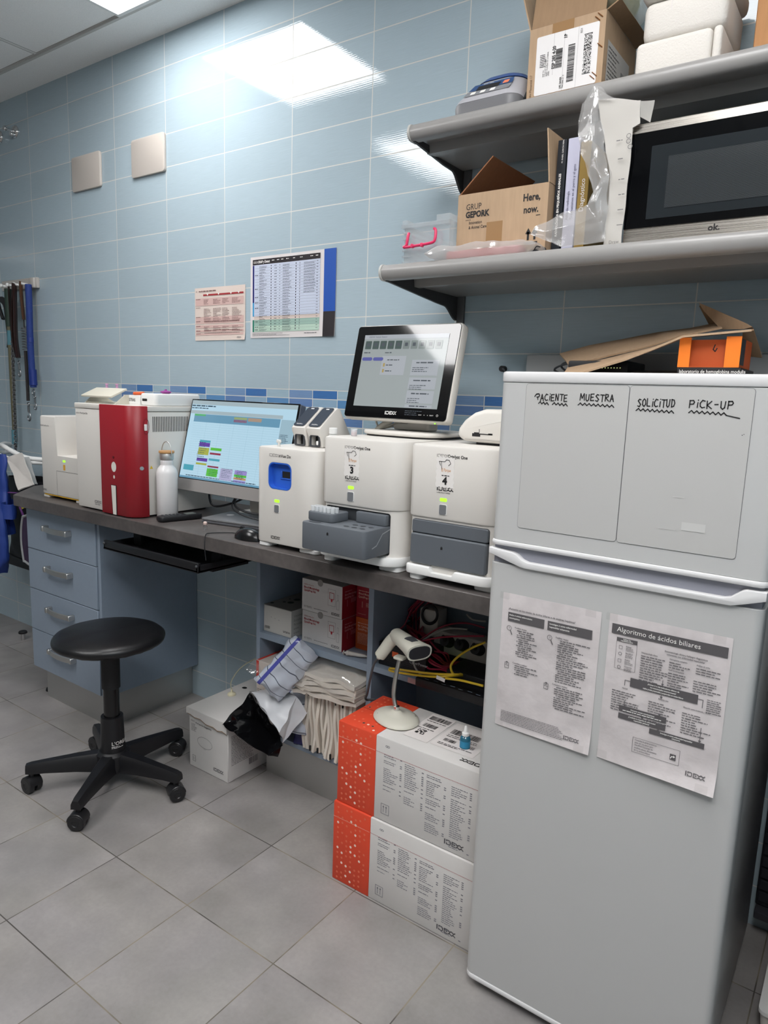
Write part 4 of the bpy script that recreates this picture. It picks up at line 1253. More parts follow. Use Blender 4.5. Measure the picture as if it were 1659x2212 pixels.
# papers taped on the fridge door
GRAYB = mat('print_dark_grey', '565355', .6)
def paper_k(name, x0, x1, z0, z1, curl, tilt):
    k = NB(name)
    n = k.noise(22, 4); n2 = k.noise(7, 3)
    k.put(k.b.inputs['Base Color'], k.scale(lin('cfc8c8'), k.math('MULTIPLY', k.rng(n, .35, .6, .93, 1.04), k.rng(n2, .35, .6, .86, 1.04))))
    k.b.inputs['Roughness'].default_value = .55
    k.bump(n, .002)
    return k.m
def taped_paper(x0, x1, z0, z1, tilt, label, name, fn, curl):
    t = thing('printed_sheet', label, 'paper', ((x0 + x1) / 2, FY, z0), group='A4 sheets taped to the fridge door')
    W_, H_ = x1 - x0, z1 - z0
    def S(u, v, e=0.0):        # u,v metres from the lower left corner
        a, b = u / W_, v / H_
        y = FY - .0008 - .0004 * (math.sin(a * 5 + b * 3) ** 2) - curl * max(0, 1 - b * 5) ** 2 * (.2 + a) - e
        return V((x0 + u, y, z0 + v - tilt * (u - W_ / 2)))
    g = G(); g.sheet(lambda a, b: S(a * W_, b * H_), 24, 32, .0003)
    part('sheet', g, paper_k(name, x0, x1, z0, z1, curl, tilt), t)
    fn(t, lambda e: Pr((0, 0, 0), (1, 0, 0), (0, 0, 1), f=lambda u, v: S(u, v, e)), W_, H_)
    for (a, b) in ((.02, .985), (.9, .985), (.9, .03), (.04, .04)):
        g = G(); g.sheet(lambda u, v: S((a - .05 + .1 * u) * W_, (b - .03 + .05 * v) * H_, .0012), 6, 4); part('tape', g, TAPE, t)
    return t
TAPE = film('tape_film', 'd8d5d2', refl=.05, opac=.10, rough=.2, bump=.0005)
def content_a(t, F, W, H):
    r = random.Random(11)
    p = F(.0016); p.rect(.07 * W, .80 * H, .455 * W, .865 * H); p.rect(.49 * W, .80 * H, .93 * W, .865 * H); p.part('header_block', GRAYB, t)
    p = F(.0016)
    p.text('¿Aumento en los niveles de ácidos biliares o de enzimas hepáticas?', .07 * W, .885 * H, .0042, bold=.02, sx=.93)
    for (u, v, ic) in ((.09, .735, 1), (.52, .735, 1), (.09, .475, 0), (.52, .40, 0)):
        if ic:
            p.ring(u * W, v * H + .004, .0055, .001); p.line([(u * W + .003, v * H - .001), (u * W + .007, v * H - .009)], .002); p.text('?', u * W, v * H + .0015, .0055, 'c')
        else:
            p.frame(u * W - .005, v * H - .008, u * W + .005, v * H + .005, .001); p.rect(u * W - .002, v * H + .004, u * W + .002, v * H + .007); p.line([(u * W - .004, v * H - .001), (u * W - .001, v * H), (u * W, v * H + .003), (u * W + .001, v * H - .003), (u * W + .004, v * H - .001)], .0007)
    for (u, v, tl, n, w) in ((.15, .755, 'Posibles causas', 13, .24), (.58, .755, 'Posibles causas', 20, .33), (.15, .495, 'Considere realizar', 5, .3), (.58, .42, 'Considere realizar', 11, .33)):
        p.text(tl, u * W, v * H, .0032, bold=.02)
        for i in range(n):
            ind = .02 if r.random() < .35 else 0
            p.disc((u + .01 + ind) * W, v * H - .0042 - i * .0046 + .0012, .0005, 6)
            p.fine((u + .025 + ind) * W, v * H - .0048 - i * .0046, (w - ind) * W, .0027, r, r.uniform(.45, 1))
    p.block(.06 * W, .13 * H, .72 * W, .026, 8, r, .45, .85)
    p.logo(.74 * W, .055 * H, .008); p.part('printing', INKG if False else mat('print_ink', '646163', .7), t)
    p = F(.0024); p.text('Evalúe si existen enfermedades', .085 * W, .842 * H, .0033, bold=.015, sx=.9); p.text('extrahepáticas', .085 * W, .82 * H, .0033, bold=.015, sx=.9)
    p.text('Investigue si existe enfermedad', .51 * W, .842 * H, .0035, bold=.015, sx=.92); p.text('hepatobiliar subyacente', .51 * W, .82 * H, .0035, bold=.015, sx=.92); p.part('printing', INKW, t, 'white heading print')
def content_b(t, F, W, H):
    r = random.Random(12)
    PI_ = mat('print_ink', '646163', .7)
    p = F(.0016)
    p.rect(.03 * W, .875 * H, .975 * W, .94 * H); p.rect(.08 * W, .83 * H, .26 * W, .855 * H); p.rect(.23 * W, .545 * H, .79 * W, .605 * H); p.rect(.155 * W, .365 * H, .56 * W, .405 * H); p.rect(.155 * W, .315 * H, .56 * W, .352 * H); p.rect(.43 * W, .27 * H, .88 * W, .305 * H); p.rect(.62 * W, .14 * H, .67 * W, .178 * H)
    p.part('header_block', GRAYB, t)
    p = F(.0016)
    p.frame(.08 * W, .645 * H, .26 * W, .855 * H, .0006); p.frame(.3 * W, .115 * H, .70 * W, .215 * H, .0007)
    for i, s in enumerate(('Evaluar', 'Identificar', 'Evaluar', 'Controlar')):
        v = (.80 - i * .045) * H
        p.text(s, .165 * W, v, .0026, bold=.02); p.block(.165 * W, v - .0005, .08 * W, .007, 3, r, .5, .6)
        p.ring(.12 * W, v - .002, .0034, .0009) if i % 2 else p.frame(.105 * W, v - .006, .135 * W, v + .001, .0007)
    p.text('Sintomatología clínica y hallazgos diagnósticos', .66 * W, .828 * H, .0033, 'c', bold=.02, sx=.88); p.text('coherentes con enfermedad hepatobiliar', .66 * W, .81 * H, .0033, 'c', bold=.02, sx=.88)
    for (u, v, tl, n, w) in ((.3, .785, 'Sintomatología clínica', 11, .24), (.535, .785, 'Hemograma completo', 3, .2), (.535, .715, 'Perfil de bioquímica', 7, .2), (.75, .785, 'Análisis de orina', 3, .22)):
        p.text(tl, u * W, v * H, .0029, bold=.02, sx=.85); p.block(u * W, v * H - .001, w * W, n * .0048, n, r, .5, .45)
    p.block(.74 * W, .70 * H, .22 * W, .024, 5, r, .5, .6); p.block(.86 * W, .60 * H, .12 * W, .028, 7, r, .5, .7)
    for (u, v, tl) in ((.19, .52, 'Normal'), (.52, .51, 'Elevación leve'), (.79, .50, 'Elevación entre moderada y severa')):
        p.text(tl, u * W, v * H, .0029, 'c', bold=.02, sx=.8)
    for (u, v, n) in ((.08, .508, 9), (.4, .495, 9), (.68, .48, 9)):
        p.block(u * W, v * H, .24 * W, n * .0048, n, r, .5, .45)
    def arrow(u, v0, v1):
        p.line([(u * W, v0 * H), (u * W, v1 * H)], .0013); p.poly([(u * W - .0028, v1 * H + .001), (u * W + .0028, v1 * H + .001), (u * W, v1 * H - .004)][::-1])
    for q in ((.5, .64, .615), (.5, .54, .53), (.20, .44, .415), (.50, .42, .413), (.36, .364, .359), (.5, .315, .312), (.84, .40, .315)): arrow(*q)
    p.line([(.23 * W, .58 * H), (.185 * W, .58 * H), (.185 * W, .545 * H)], .0013); p.line([(.79 * W, .58 * H), (.83 * W, .58 * H), (.83 * W, .53 * H)], .0013)
    for i, s in enumerate(('Consulte la parte posterior', 'para ver los pasos para', 'identificar/descartar las', 'posibles causas del aumento', 'de los ácidos biliares')):
        p.text(s, .32 * W, (.195 - i * .017) * H, .0031, bold=.015, sx=.85)
    p.logo(.76 * W, .075 * H, .0085); p.part('printing', PI_, t)
    p = F(.0024)
    p.text('Algoritmo de ácidos biliares', .075 * W, .894 * H, .0098, sx=.98)
    p.text('Utilice los', .17 * W, .844 * H, .0026, 'c', bold=.02); p.text('resultados para:', .17 * W, .834 * H, .0026, 'c', bold=.02)
    for i, s in enumerate(('¿Existen 2 o más indicadores clínicos de', 'los mencionados anteriormente?', 'realice prueba preprandial y postprandial con ácidos biliares')):
        p.text(s, .51 * W, (.588 - i * .017) * H, .003, 'c', bold=.02, sx=.72 if i == 2 else .85)
    p.text('Descarte causas extrahepáticas', .36 * W, .386 * H, .003, 'c', bold=.02, sx=.85); p.fine(.19 * W, .373 * H, .33 * W, .0022, r, 1)
    p.text('¿Continúa la sospecha de enfermedad', .36 * W, .337 * H, .003, 'c', bold=.02, sx=.8); p.text('hepatobiliar primaria?', .36 * W, .322 * H, .003, 'c', bold=.02, sx=.8)
    p.text('Investigue si existe enfermedad hepatobiliar', .655 * W, .29 * H, .003, 'c', bold=.02, sx=.78); p.text('subyacente', .655 * W, .276 * H, .003, 'c', bold=.02, sx=.8)
    p.line([(.628 * W, .15 * H), (.635 * W, .162 * H), (.655 * W, .164 * H)], .0015); p.poly([(.65 * W, .155 * H), (.665 * W, .164 * H), (.65 * W, .173 * H)])
    p.part('printing', INKW, t, 'white heading print')
taped_paper(1.586, 1.797, .675, .973, .0, 'left A4 sheet taped to the fridge door, with two dark heading boxes', 'creased_paper', content_a, .006)
taped_paper(1.813, 2.031, .676, .975, .0, 'right A4 sheet taped to the fridge door, titled Algoritmo de ácidos biliares', 'creased_paper_wide', content_b, .012)

# ================================================================== things on top of the fridge
ZT = 1.4328
t = thing('network_router', 'black router with a row of status lights on the fridge top under the folded cardboard', 'router', (1.63, -.24, ZT))
g = G(); g.box(1.555, 1.70, -.30, -.16, ZT, 1.474, .004); part('case', g, BLACKP, t)
p = fp(0, -.30, 0)
for i in range(8): p.rect(1.632 + i * .007, 1.456, 1.6345 + i * .007, 1.4585)
p.part('status_lights', mat('amber_led', 'b9c08a', .5, emit='c8cf8a', es=.5), t)
for k in range(3):
    g = G(); g.tube([(1.50 + .012 * k, -.12, 1.44), (1.44 + .02 * k, -.10, 1.46 + .008 * k), (1.50, -.15, 1.475 + .004 * k), (1.57, -.2, 1.465)], .003, 6, 6)
    single('cable', g, mat('dark_grey_cable', '46484b', .5), ('thin dark cable looping behind the router', 'middle dark cable looping behind the router', 'uppermost dark cable looping behind the router')[k], 'cable', 'cables behind the router')
g = G(); g.prism(g.rrect(1.70, 1.84, -.30, -.14, .03, 5), ZT, 1.452, 'xy', .008); single('grey_cloth', g, mat('grey_cloth', '6d6a68', .9, bump=.001, bscale=200), 'folded grey cloth on the fridge top beside the orange box', 'cloth')
g = G(); g.box(1.845, 1.962, -.455, -.30, ZT, 1.452, .001, 1)
t = thing('flat_box', 'flat black box with white print under the orange box', 'box', (1.90, -.38, ZT)); part('box', g, mat('black_card', '1c1a1b', .5), t)
p = fp(0, -.455, 0); p.text('laboratorio de hemoglobina modulis', 1.849, 1.441, .007, sx=.85); p.part('lettering', INKW, t)
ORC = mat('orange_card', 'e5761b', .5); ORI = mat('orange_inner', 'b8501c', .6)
t = thing('orange_box', 'open-fronted orange carton on the black box on top of the fridge', 'box', (1.89, -.39, 1.452))
g = G()
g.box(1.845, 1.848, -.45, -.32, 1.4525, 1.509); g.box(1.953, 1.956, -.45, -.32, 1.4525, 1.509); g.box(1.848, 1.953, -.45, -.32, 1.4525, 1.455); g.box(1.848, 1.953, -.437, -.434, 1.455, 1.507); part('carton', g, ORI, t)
g = G(); g.box(1.844, 1.866, -.4525, -.4505, 1.4525, 1.5105); part('flap', g, ORC, t)
g = G(); g.box(1.930, 1.957, -.4525, -.4505, 1.4525, 1.5115); part('flap', g, ORC, t)
p = Pr((1.9562, 0, 0), (0, 1, 0), (0, 0, 1)); p.rect(-.447, 1.458, -.40, 1.508); p.part('picture', mat('pack_picture', '2a2a30', .4), t)
p = fp(0, -.437, 0); p.line([(1.908, 1.497), (1.905, 1.488), (1.909, 1.484), (1.912, 1.49)], .002); p.part('mark', INK, t)
# folded cardboard lying over the router and the orange box
t = thing('folded_cardboard', 'flattened brown cardboard sheet leaning over the orange box on the fridge', 'cardboard', (1.75, -.3, 1.45))
def F_(u, v, y): return tuple(FTOP(u, v, y))
g = G()
def mid(a, b, k): return tuple(V(a) * (1 - k) + V(b) * k)
A0, A1, A2, A3, A4 = F_(165, 418, -.12), F_(375, 365, -.12), F_(870, 268, -.12), F_(1100, 240, -.12), F_(1300, 200, -.12)
B0, B1, B2, B3, B4 = F_(225, 497, -.26), F_(440, 455, -.26), F_(820, 360, -.27), F_(1060, 285, -.28), F_(1335, 235, -.25)
g.poly_sheet([(A0, A1, B1, B0), (A1, A2, B2, B1), (A2, A3, B3, B2), (A3, A4, B4, B3)], 2, .004, .002, 3, 12)
part('upper_panel', g, CARD, t)
g = G()
C0, C1, C2, C3, C4 = F_(195, 546, -.40), F_(310, 546, -.43), F_(620, 455, -.45), F_(1050, 280, -.47), F_(1540, 238, -.46)
D0, D1, D2, D3, D4 = F_(225, 500, -.262), F_(440, 460, -.262), F_(820, 366, -.272), F_(1060, 290, -.282), F_(1450, 250, -.25)
g.poly_sheet([(C0, C1, D1, D0), (C1, C2, D2, D1), (C2, C3, D3, D2), (C3, C4, D4, D3)], 2, .004, .001, 4, 12)
part('lower_panel', g, CARD, t)
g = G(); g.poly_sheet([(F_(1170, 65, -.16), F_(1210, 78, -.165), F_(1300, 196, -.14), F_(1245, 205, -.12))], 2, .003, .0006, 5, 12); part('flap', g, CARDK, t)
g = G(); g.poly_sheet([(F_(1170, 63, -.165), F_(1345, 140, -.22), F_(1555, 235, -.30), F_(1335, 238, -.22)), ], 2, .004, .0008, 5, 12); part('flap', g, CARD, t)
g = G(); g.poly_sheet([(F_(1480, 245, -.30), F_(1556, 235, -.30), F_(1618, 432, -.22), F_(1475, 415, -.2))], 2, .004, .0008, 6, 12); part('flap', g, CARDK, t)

# ================================================================== boxes on the floor
def idexx_box(z0, z1, x0, y0, top, label):
    x1, y1 = 1.532, y0 + .212
    xs = x0 + .129
    t = thing('shipping_carton', label, 'box', ((x0 + x1) / 2, y0 + .1, z0), group='orange-ended shipping cartons')
    g = G(); g.box(xs, x1, y0, y1, z0 + .0005, z1, .003, 2); part('white_end', g, CARTW, t)
    g = G(); g.box(x0, xs + .0005, y0 - .0002, y1 + .0002, z0, z1 + .0002, .003, 2); part('orange_end', g, ORBX, t, 'orange printed end')
    H = z1 - z0
    p = fp(0, y0 - .0002, 0)
    r = random.Random(8)
    lights, dots = [], []
    for i in range(7):
        for j in range(15):
            u, v = x0 + .018 + i * .0155, z0 + .012 + j * .0155
            if r.random() < .62: (lights if r.random() < .2 else dots).append((u, v + (i % 2) * .004))
    for u, v in dots: p.disc(u, v, .0034, 10)
    p.part('dot_pattern', mat('dot_salmon', 'df6d50', .6), t)
    p = fp(0, y0 - .0002, 0)
    for u, v in lights: p.disc(u, v, .0038, 10)
    for i in range(40): p.rect(x0 + .001 + i * .0032, z1 - .046, x0 + .0026 + i * .0032, z1 - .0445)
    p.part('dot_pattern', mat('dot_cream', 'f0d2c4', .6), t)
    p = fp(0, y0, 0)
    for i in range(100): p.rect(xs + .001 + i * .0032, z1 - .046, xs + .0026 + i * .0032, z1 - .0445)
    p.part('dotted_line', INKR, t)
    p = fp(0, y0, 0)
    r = random.Random(9)
    for (u, v0, h, n) in ((.028, .80, .105, 19), (.095, .78, .115, 20), (.162, .76, .16, 29), (.235, .74, .17, 30)):
        v = z0 + v0 * H
        st = h / n
        for i in range(n):
            if r.random() < .12: continue
            p.fine(xs + u, v - i * st, .046, st * .5, r, r.uniform(.45, 1))
            if r.random() < .6: p.rect(xs + u + .052, v - i * st, xs + u + .058, v - i * st + st * .5)
    p.frame(xs + .024, z0 + .022, xs + .05, z0 + .052, .0014)
    for a in (.032, .041): p.line([(xs + a, z0 + .028), (xs + a, z0 + .044)], .0016); p.poly([(xs + a - .003, z0 + .042), (xs + a + .003, z0 + .042), (xs + a, z0 + .0475)])
    p.ring(xs + .042, z1 - .022, .004, .0012, 12, .003); p.ring(xs + .036, z1 - .022, .004, .0012, 12, .003)
    p.part('printing', mat('carton_fine_ink', '83828a', .7), t)
    p = fp(0, y0, 0); p.logo(xs + .222, z0 + .018, .0138); p.part('lettering', mat('carton_ink', '56555a', .7), t)
    if top:
        q = Pr((0, 0, z1), (1, 0, 0), (0, 1, 0), .0008)
        q.rect(x0 + .002, y0 + .107, x0 + .16, y0 + .1085); q.part('flap_seam', mat('seam_brown', '6b2c1c', .8), t)
        q = Pr((0, 0, z1), (1, 0, 0), (0, 1, 0), .001)
        for i in range(7):
            for j in range(11):
                if r.random() < .5: q.disc(x0 + .018 + i * .0155, y0 + .012 + j * .018, .0034, 10)
        q.part('dot_pattern', mat('dot_salmon', 'df6d50', .6), t)
        q = Pr((0, 0, z1), (1, 0, 0), (0, 1, 0), .001)
        for i in range(9): q.disc(x0 + .018 + r.randrange(7) * .0155, y0 + .012 + r.randrange(11) * .018, .0038, 10)
        q.part('dot_pattern', mat('dot_cream', 'f0d2c4', .6), t)
        q = Pr((0, 0, z1), (1, 0, 0), (0, 1, 0), .001)
        q.rect(xs + .055, y0 + .045, xs + .13, y0 + .2); q.rect(xs + .137, y0 + .05, xs + .262, y0 + .195); q.part('address_label', PAPER, t, 'white address labels')
        q = Pr((0, 0, z1), (1, 0, 0), (0, 1, 0), .0016)
        q.bars(xs + .062, y0 + .165, xs + .125, y0 + .188, r, 34); q.bars(xs + .068, y0 + .12, xs + .11, y0 + .14, r, 22); q.bars(xs + .15, y0 + .13, xs + .235, y0 + .158, r, 40); q.bars(xs + .155, y0 + .085, xs + .19, y0 + .10, r, 18); q.bars(xs + .205, y0 + .085, xs + .245, y0 + .10, r, 18)
        for (a, b, w) in ((.062, .155, .06), (.062, .108, .05), (.15, .12, .09), (.15, .112, .09), (.15, .07, .1), (.15, .064, .06)): q.fine(xs + a, y0 + b, w, .004, r, 1)
        for i in range(9):
            for j in range(9):
                if r.random() < .5: q.rect(xs + .072 + i * .003, y0 + .075 + j * .003, xs + .075 + i * .003, y0 + .078 + j * .003)
        q.part('printing', INK, t)
        q = Pr((xs + .30, y0 + .038, z1), (-1, 0, 0), (0, -1, 0), .001); q.logo(0, 0, .0148); q.part('printing', INK, t)
    return t
CARTW = mat('carton_white', 'cfccc9', .6, var=.03, vscale=12, bump=.0002, bscale=60)
ORBX = mat('carton_orange', 'd7482c', .55, var=.03, vscale=40)
idexx_box(0, .2425, 1.066, -.556, False, 'lower of two orange-ended white shipping cartons, standing on the floor by the fridge')
idexx_box(.2435, .484, 1.072, -.551, True, 'upper of two orange-ended white shipping cartons, carrying the scanner stand')

# white reagent carton on the floor
t = thing('reagent_carton', 'white torn reagent carton on the floor with a thin tube rising from its lid', 'box', (.363, -.24, 0))
g = G(); g.box(.26, .467, -.41, -.072, 0, .207, .002, 1); part('carton', g, CARTW, t)
g = G(); g.box(.252, .4675, -.417, -.065, .2265, .2295, .001, 1); g.box(.252, .255, -.417, -.065, .205, .2265); g.prism([(.255, .207), (.255, .2265), (.4675, .2265), (.4675, .188), (.445, .193), (.42, .187), (.40, .194), (.36, .192), (.33, .203), (.30, .2), (.275, .206)], -.417, -.4105, 'xz'); part('lid', g, CARTW, t, 'white torn lid')
p = fp(0, -.4172, 0); p.line([(.262, .2055), (.275, .206), (.30, .2), (.33, .203), (.36, .192), (.40, .194), (.42, .187), (.445, .193), (.466, .188)], .0022); p.part('torn_edge', mat('torn_brown', '8a6a48', .9), t, 'brown torn cardboard edge')
p = fp(0, -.41, 0)
r = random.Random(4)
p.text('IDEXX', .270, .178, .0058, sx=.85); p.text('ProCyte Dx Reagent Kit', .296, .1745, .0065, bold=.02, rot=-.03, sx=.95); p.block(.272, .172, .035, .03, 6, r)
p.frame(.277, .024, .295, .047, .0013)
for a in (.2825, .2895): p.line([(a, .029), (a, .041)], .0014)
p.logo(.392, .024, .0125); p.ring(.345, .112, .04, .0011, 32, .021); p.rect(.338, .088, .352, .0888); p.part('printing', mat('carton_ink', '56555a', .7), t)
p = sp(.467, 0, 0); p.block(-.395, .175, .11, .115, 20, r, .5, .85); p.bars(-.31, .03, -.265, .055, r, 20); p.part('printing', mat('carton_ink', '56555a', .7), t)
q = Pr((0, 0, .2295), (1, 0, 0), (0, 1, 0), .0005); q.disc(.295, -.17, .011, 18, .009); q.part('hole', INK, t)
q = Pr((0, 0, .2295), (1, 0, 0), (0, 1, 0), .0005); q.disc(.36, -.18, .026, 24, .012); q.part('finger_hole', mat('hole_grey', '9a9794', .8), t)
g = G(); g.lathe([(.016, 0), (.016, .005), (.012, .009), (.004, .011), (.004, .022)], (.305, -.245, .2297), 16); part('spout', g, mat('cream_cap', 'd9d2b4', .4), t, 'cream spout cap')
g = G(); g.tube([(.305, -.245, .25), (.302, -.243, .285), (.318, -.20, .335), (.36, -.13, .37), (.40, -.10, .385), (.428, -.10, .42), (.425, -.1, .455), (.40, -.1, .462), (.385, -.1, .44)], .0023, 8, 8); part('tubing', g, film('tubing_film', 'dcd8b8', opac=.45), t, 'thin clear tubing')

# ================================================================== contents of the open cabinet
KR = mat('kit_red', '8f1526', .5); KO = mat('kit_orange', 'b4501f', .5)
KW = mat('kit_white', 'c9c6c4', .5)
def kit(x0, z0, label):
    x1, y0, y1, z1 = x0 + .176, -.25, -.10, z0 + .1105
    t = thing('test_kit', label, 'box', ((x0 + x1) / 2, -.17, z0), group='white and red morphology kits')
    g = G(); g.box(x0, x1 - .001, y0, y1, z0, z1, .001, 1); part('carton', g, KW, t)
    g = G(); g.box(x1 - .0012, x1, y0, y1, z0, z1, .0004, 1); part('side_panel', g, KR, t, 'dark red printed side')
    p = fp(0, y0, 0)
    p.disc(x0 + .081, z1 - .004, .012, 18); p.part('thumb_notch', mat('notch_grey', '8e8b88', .8), t)
    p = fp(0, y0, 0)
    p.text('IDEXX inVue Dx', x0 + .009, z1 - .021, .0045); p.text('Blood Morphology', x0 + .009, z1 - .0325, .0075, bold=.02, sx=.86); p.text('QuickPrep Kit', x0 + .009, z1 - .043, .0075, bold=.02, sx=.86)
    p.frame(x0 + .121, z0 + .06, x0 + .141, z0 + .083, .0015); p.poly([(x0 + .127, z0 + .06), (x0 + .128, z0 + .053), (x0 + .131, z0 + .050), (x0 + .134, z0 + .053), (x0 + .135, z0 + .06)]); p.part('printing', INKR, t)
    p = fp(0, y0, 0); rr_ = random.Random(6)
    p.text('10 TESTS', x0 + .009, z0 + .011, .0065); p.logo(x0 + .131, z0 + .008, .0085); p.frame(x0 + .115, z0 + .038, x0 + .147, z0 + .094, .0006); p.frame(x0 + .152, z0 + .03, x0 + .163, z0 + .06, .0006); p.frame(x0 + .154, z0 + .062, x0 + .161, z0 + .08, .0006); p.fine(x0 + .055, z0 + .013, .06, .002, rr_, 1)
    p.part('printing', mat('kit_ink', '4a4648', .7), t)
    p = sp(x1, 0, 0); p.text('Blood Morphology', y0 + .012, z1 - .0325, .0072, bold=.02, sx=.8); p.text('QuickPrep Kit', y0 + .012, z1 - .043, .0072, bold=.02, sx=.8); p.fine(y0 + .012, z1 - .02, .05, .003, rr_); p.frame(y0 + .025, z0 + .04, y0 + .0275, z0 + .062, .0008); p.block(y0 + .045, z0 + .066, .05, .016, 4, rr_); p.part('printing', mat('kit_pale', 'c98b8f', .6), t)
kit(.6615, .5345, 'lower white and red morphology kit box on the open cabinet shelf')
kit(.659, .6455, 'upper white and red morphology kit box, stacked right under the worktop')
def kit2(z0, m, l1, l2, label, pale):
    t = thing('test_kit', label, 'box', (.9, -.1, z0), group='coloured kits at the right of the shelf')
    g = G(); g.box(.8445, .959, -.187, -.03, z0, z0 + .1105, .001, 1); part('carton', g, m, t)
    p = fp(0, -.187, 0); rr_ = random.Random(6)
    p.fine(.853, z0 + .09, .06, .003, rr_, 1); p.text(l1, .853, z0 + .078, .0075, bold=.02, sx=.85); p.text(l2, .853, z0 + .067, .0075, bold=.02, sx=.85)
    if pale: p.frame(.868, z0 + .035, .871, z0 + .055, .0008); p.block(.885, z0 + .055, .06, .015, 4, rr_); p.rect(.852, z0 + .012, .885, z0 + .0128)
    else: p.block(.853, z0 + .06, .08, .04, 9, rr_)
    p.part('printing', mat('kit_pale2', 'd8a99b', .6), t)
kit2(.5345, KO, 'Ear Cytology', 'QuickPrep Kit', 'orange ear cytology kit box at the right of the cabinet shelf', False)
kit2(.6455, KR, 'Blood Morphology', 'QuickPrep Kit', 'dark red kit box standing on the orange kit box', True)
t = thing('urano_box', 'grey-white carton with dark circles on its lid at the left of the cabinet shelf', 'box', (.556, -.15, .5345))
g = G(); g.box(.4905, .6225, -.262, -.04, .5345, .630, .001, 1); part('carton', g, mat('urano_white', 'c2bfba', .55), t)
g = G(); g.box(.4905, .6225, -.262, -.04, .6302, .632, .0005, 1); part('lid', g, mat('urano_lid', '8b8882', .6), t, 'grey lid')
q = Pr((0, 0, .632), (1, 0, 0), (0, 1, 0), .0006)
for (a, b, c_) in ((.505, -.235, .007), (.53, -.20, .006), (.552, -.19, .012), (.545, -.15, .012), (.575, -.13, .009), (.52, -.16, .004)): q.disc(a, b, c_, 18)
q.part('circles', mat('circle_green', '26332f', .6), t)
p = fp(0, -.262, 0); p.text('urano', .584, .548, .010, bold=.015); p.bars(.496, .546, .521, .556, random.Random(2), 18); p.text('MR', .525, .59, .003); p.text('Kit', .543, .588, .003); p.text('Test', .56, .586, .003); p.part('printing', mat('kit_ink', '4a4648', .7), t)
p = sp(.6225, 0, 0)
for i, s in enumerate(('Uranotest', 'Ecotest', 'Parvovirus', 'www.', 'urano')): p.text(s, -.25, .607 - i * .015, .0085)
p.part('printing', mat('urano_ink', '83807b', .7), t)
t = thing('pipette', 'white pipette lying on the cabinet shelf in front of the orange kit', 'pipette', (.89, -.22, .535))
g = G()
a, b = V((.868, -.262, .544)), V((.955, -.235, .542))
d = b - a
g.cyl(a, a + d * .08, .009, .009, 14); g.cyl(a + d * .08, a + d * .55, .0075, .006, 14); g.cyl(a + d * .55, a + d * .7, .006, .0045, 14); g.cyl(a + d * .7, b, .0035, .002, 12); g.cyl(a - d * .1, a, .003, n=10); g.cyl(a - d * .13, a - d * .1, .007, n=12)
part('body', g, mat('pipette_white', 'bdb8b2', .4), t)

# lower left bay: carton, packs, gauze
t = thing('upright_carton', 'red and white carton at the left of the lowest cabinet bay', 'box', (.545, -.2, .167))
g = G(); g.box(.492, .585, -.30, -.06, .1675, .436, .002, 1); part('carton', g, mat('cream_card', 'c8bdb4', .6), t)
p = fp(0, -.3, 0); p.rect(.493, .36, .506, .435); p.part('red_strip', mat('strip_red', 'c23a30', .6), t, 'red strip')
q = Pr((0, 0, .436), (1, 0, 0), (0, 1, 0)); q.rect(.494, -.298, .506, -.07); q.rect(.506, -.12, .583, -.07); q.part('red_strip', mat('strip_red', 'c23a30', .6), t, 'red strip')
q = Pr((0, 0, .436), (1, 0, 0), (0, 1, 0), .0009); q.bars(.53, -.25, .585, -.23, random.Random(3), 20); q.block(.52, -.16, .07, .03, 4, random.Random(3)); p_ = q.part('printing', INK, t)
p = fp(0, -.3, 0); p.block(.497, .335, .05, .03, 5, random.Random(5)); p.part('printing', INKG, t)
def pillow(name, c, size, R_, m, seed, crump=.006):
    g = G()
    n = 24
    def top(s_):
        def f(u, v):
            a, b = 2 * u - 1, 2 * v - 1
            h = (1 - a * a) ** .5 * (1 - b * b) ** .5
            return V((a * size[0], b * size[1], s_ * size[2] * max(h, 0) ** .6))
        return f
    g.sheet(top(1), n, n); g.sheet(top(-1), n, n)
    bmesh.ops.remove_doubles(g.bm, verts=g.bm.verts, dist=.0004)
    g.crumple(crump, 28, seed)
    g.move(Matrix.Translation(c) @ R_)
    return g
def Rm(rx, ry, rz):
    return Matrix.Rotation(rz, 4, 'Z') @ Matrix.Rotation(ry, 4, 'Y') @ Matrix.Rotation(rx, 4, 'X')
PACKM = NB('printed_pack')
pw = PACKM.nt.nodes.new('ShaderNodeTexWave'); pw.inputs['Scale'].default_value = 8; pw.inputs['Distortion'].default_value = 5; pw.bands_direction = 'Y'
PACKM.nt.links.new(PACKM.tc.outputs['Object'], pw.inputs[0])
stp = PACKM.math('LESS_THAN', PACKM.math('ABSOLUTE', PACKM.math('SUBTRACT', PACKM.x, -.036)), .006)
PACKM.put(PACKM.b.inputs['Base Color'], PACKM.mix(stp, PACKM.mix(PACKM.math('LESS_THAN', pw.outputs[1], .012), lin('b6bcc7'), lin('4a4f5c')), lin('4a4e9c')))
PACKM.b.inputs['Roughness'].default_value = .22
PACKM = PACKM.m
PKC = (CC(750, 365, -.37) + CC(985, 110, -.315)) / 2
ey_ = (CC(985, 110, -.315) - CC(750, 365, -.37)).normalized()
ez_ = (CP - PKC); ez_ = (ez_ - ey_ * ez_.dot(ey_)).normalized()
PKR = Matrix((ey_.cross(ez_), ey_, ez_)).transposed()
t = thing('dressing_pack', 'crinkled white-blue printed pack with a purple stripe, uppermost in the lowest bay', 'pack', PKC, R=PKR)
part('pack', pillow('p', (0, 0, 0), (.056, .105, .028), Matrix.Identity(4), PACKM, 4, .012), PACKM, t, W=False)
t = thing('dressing_pack', 'crinkled white-blue printed pack with a purple stripe, lower one behind the courier bag', 'pack', (.66, -.27, .30), R=Rm(.9, .1, .4).to_3x3())
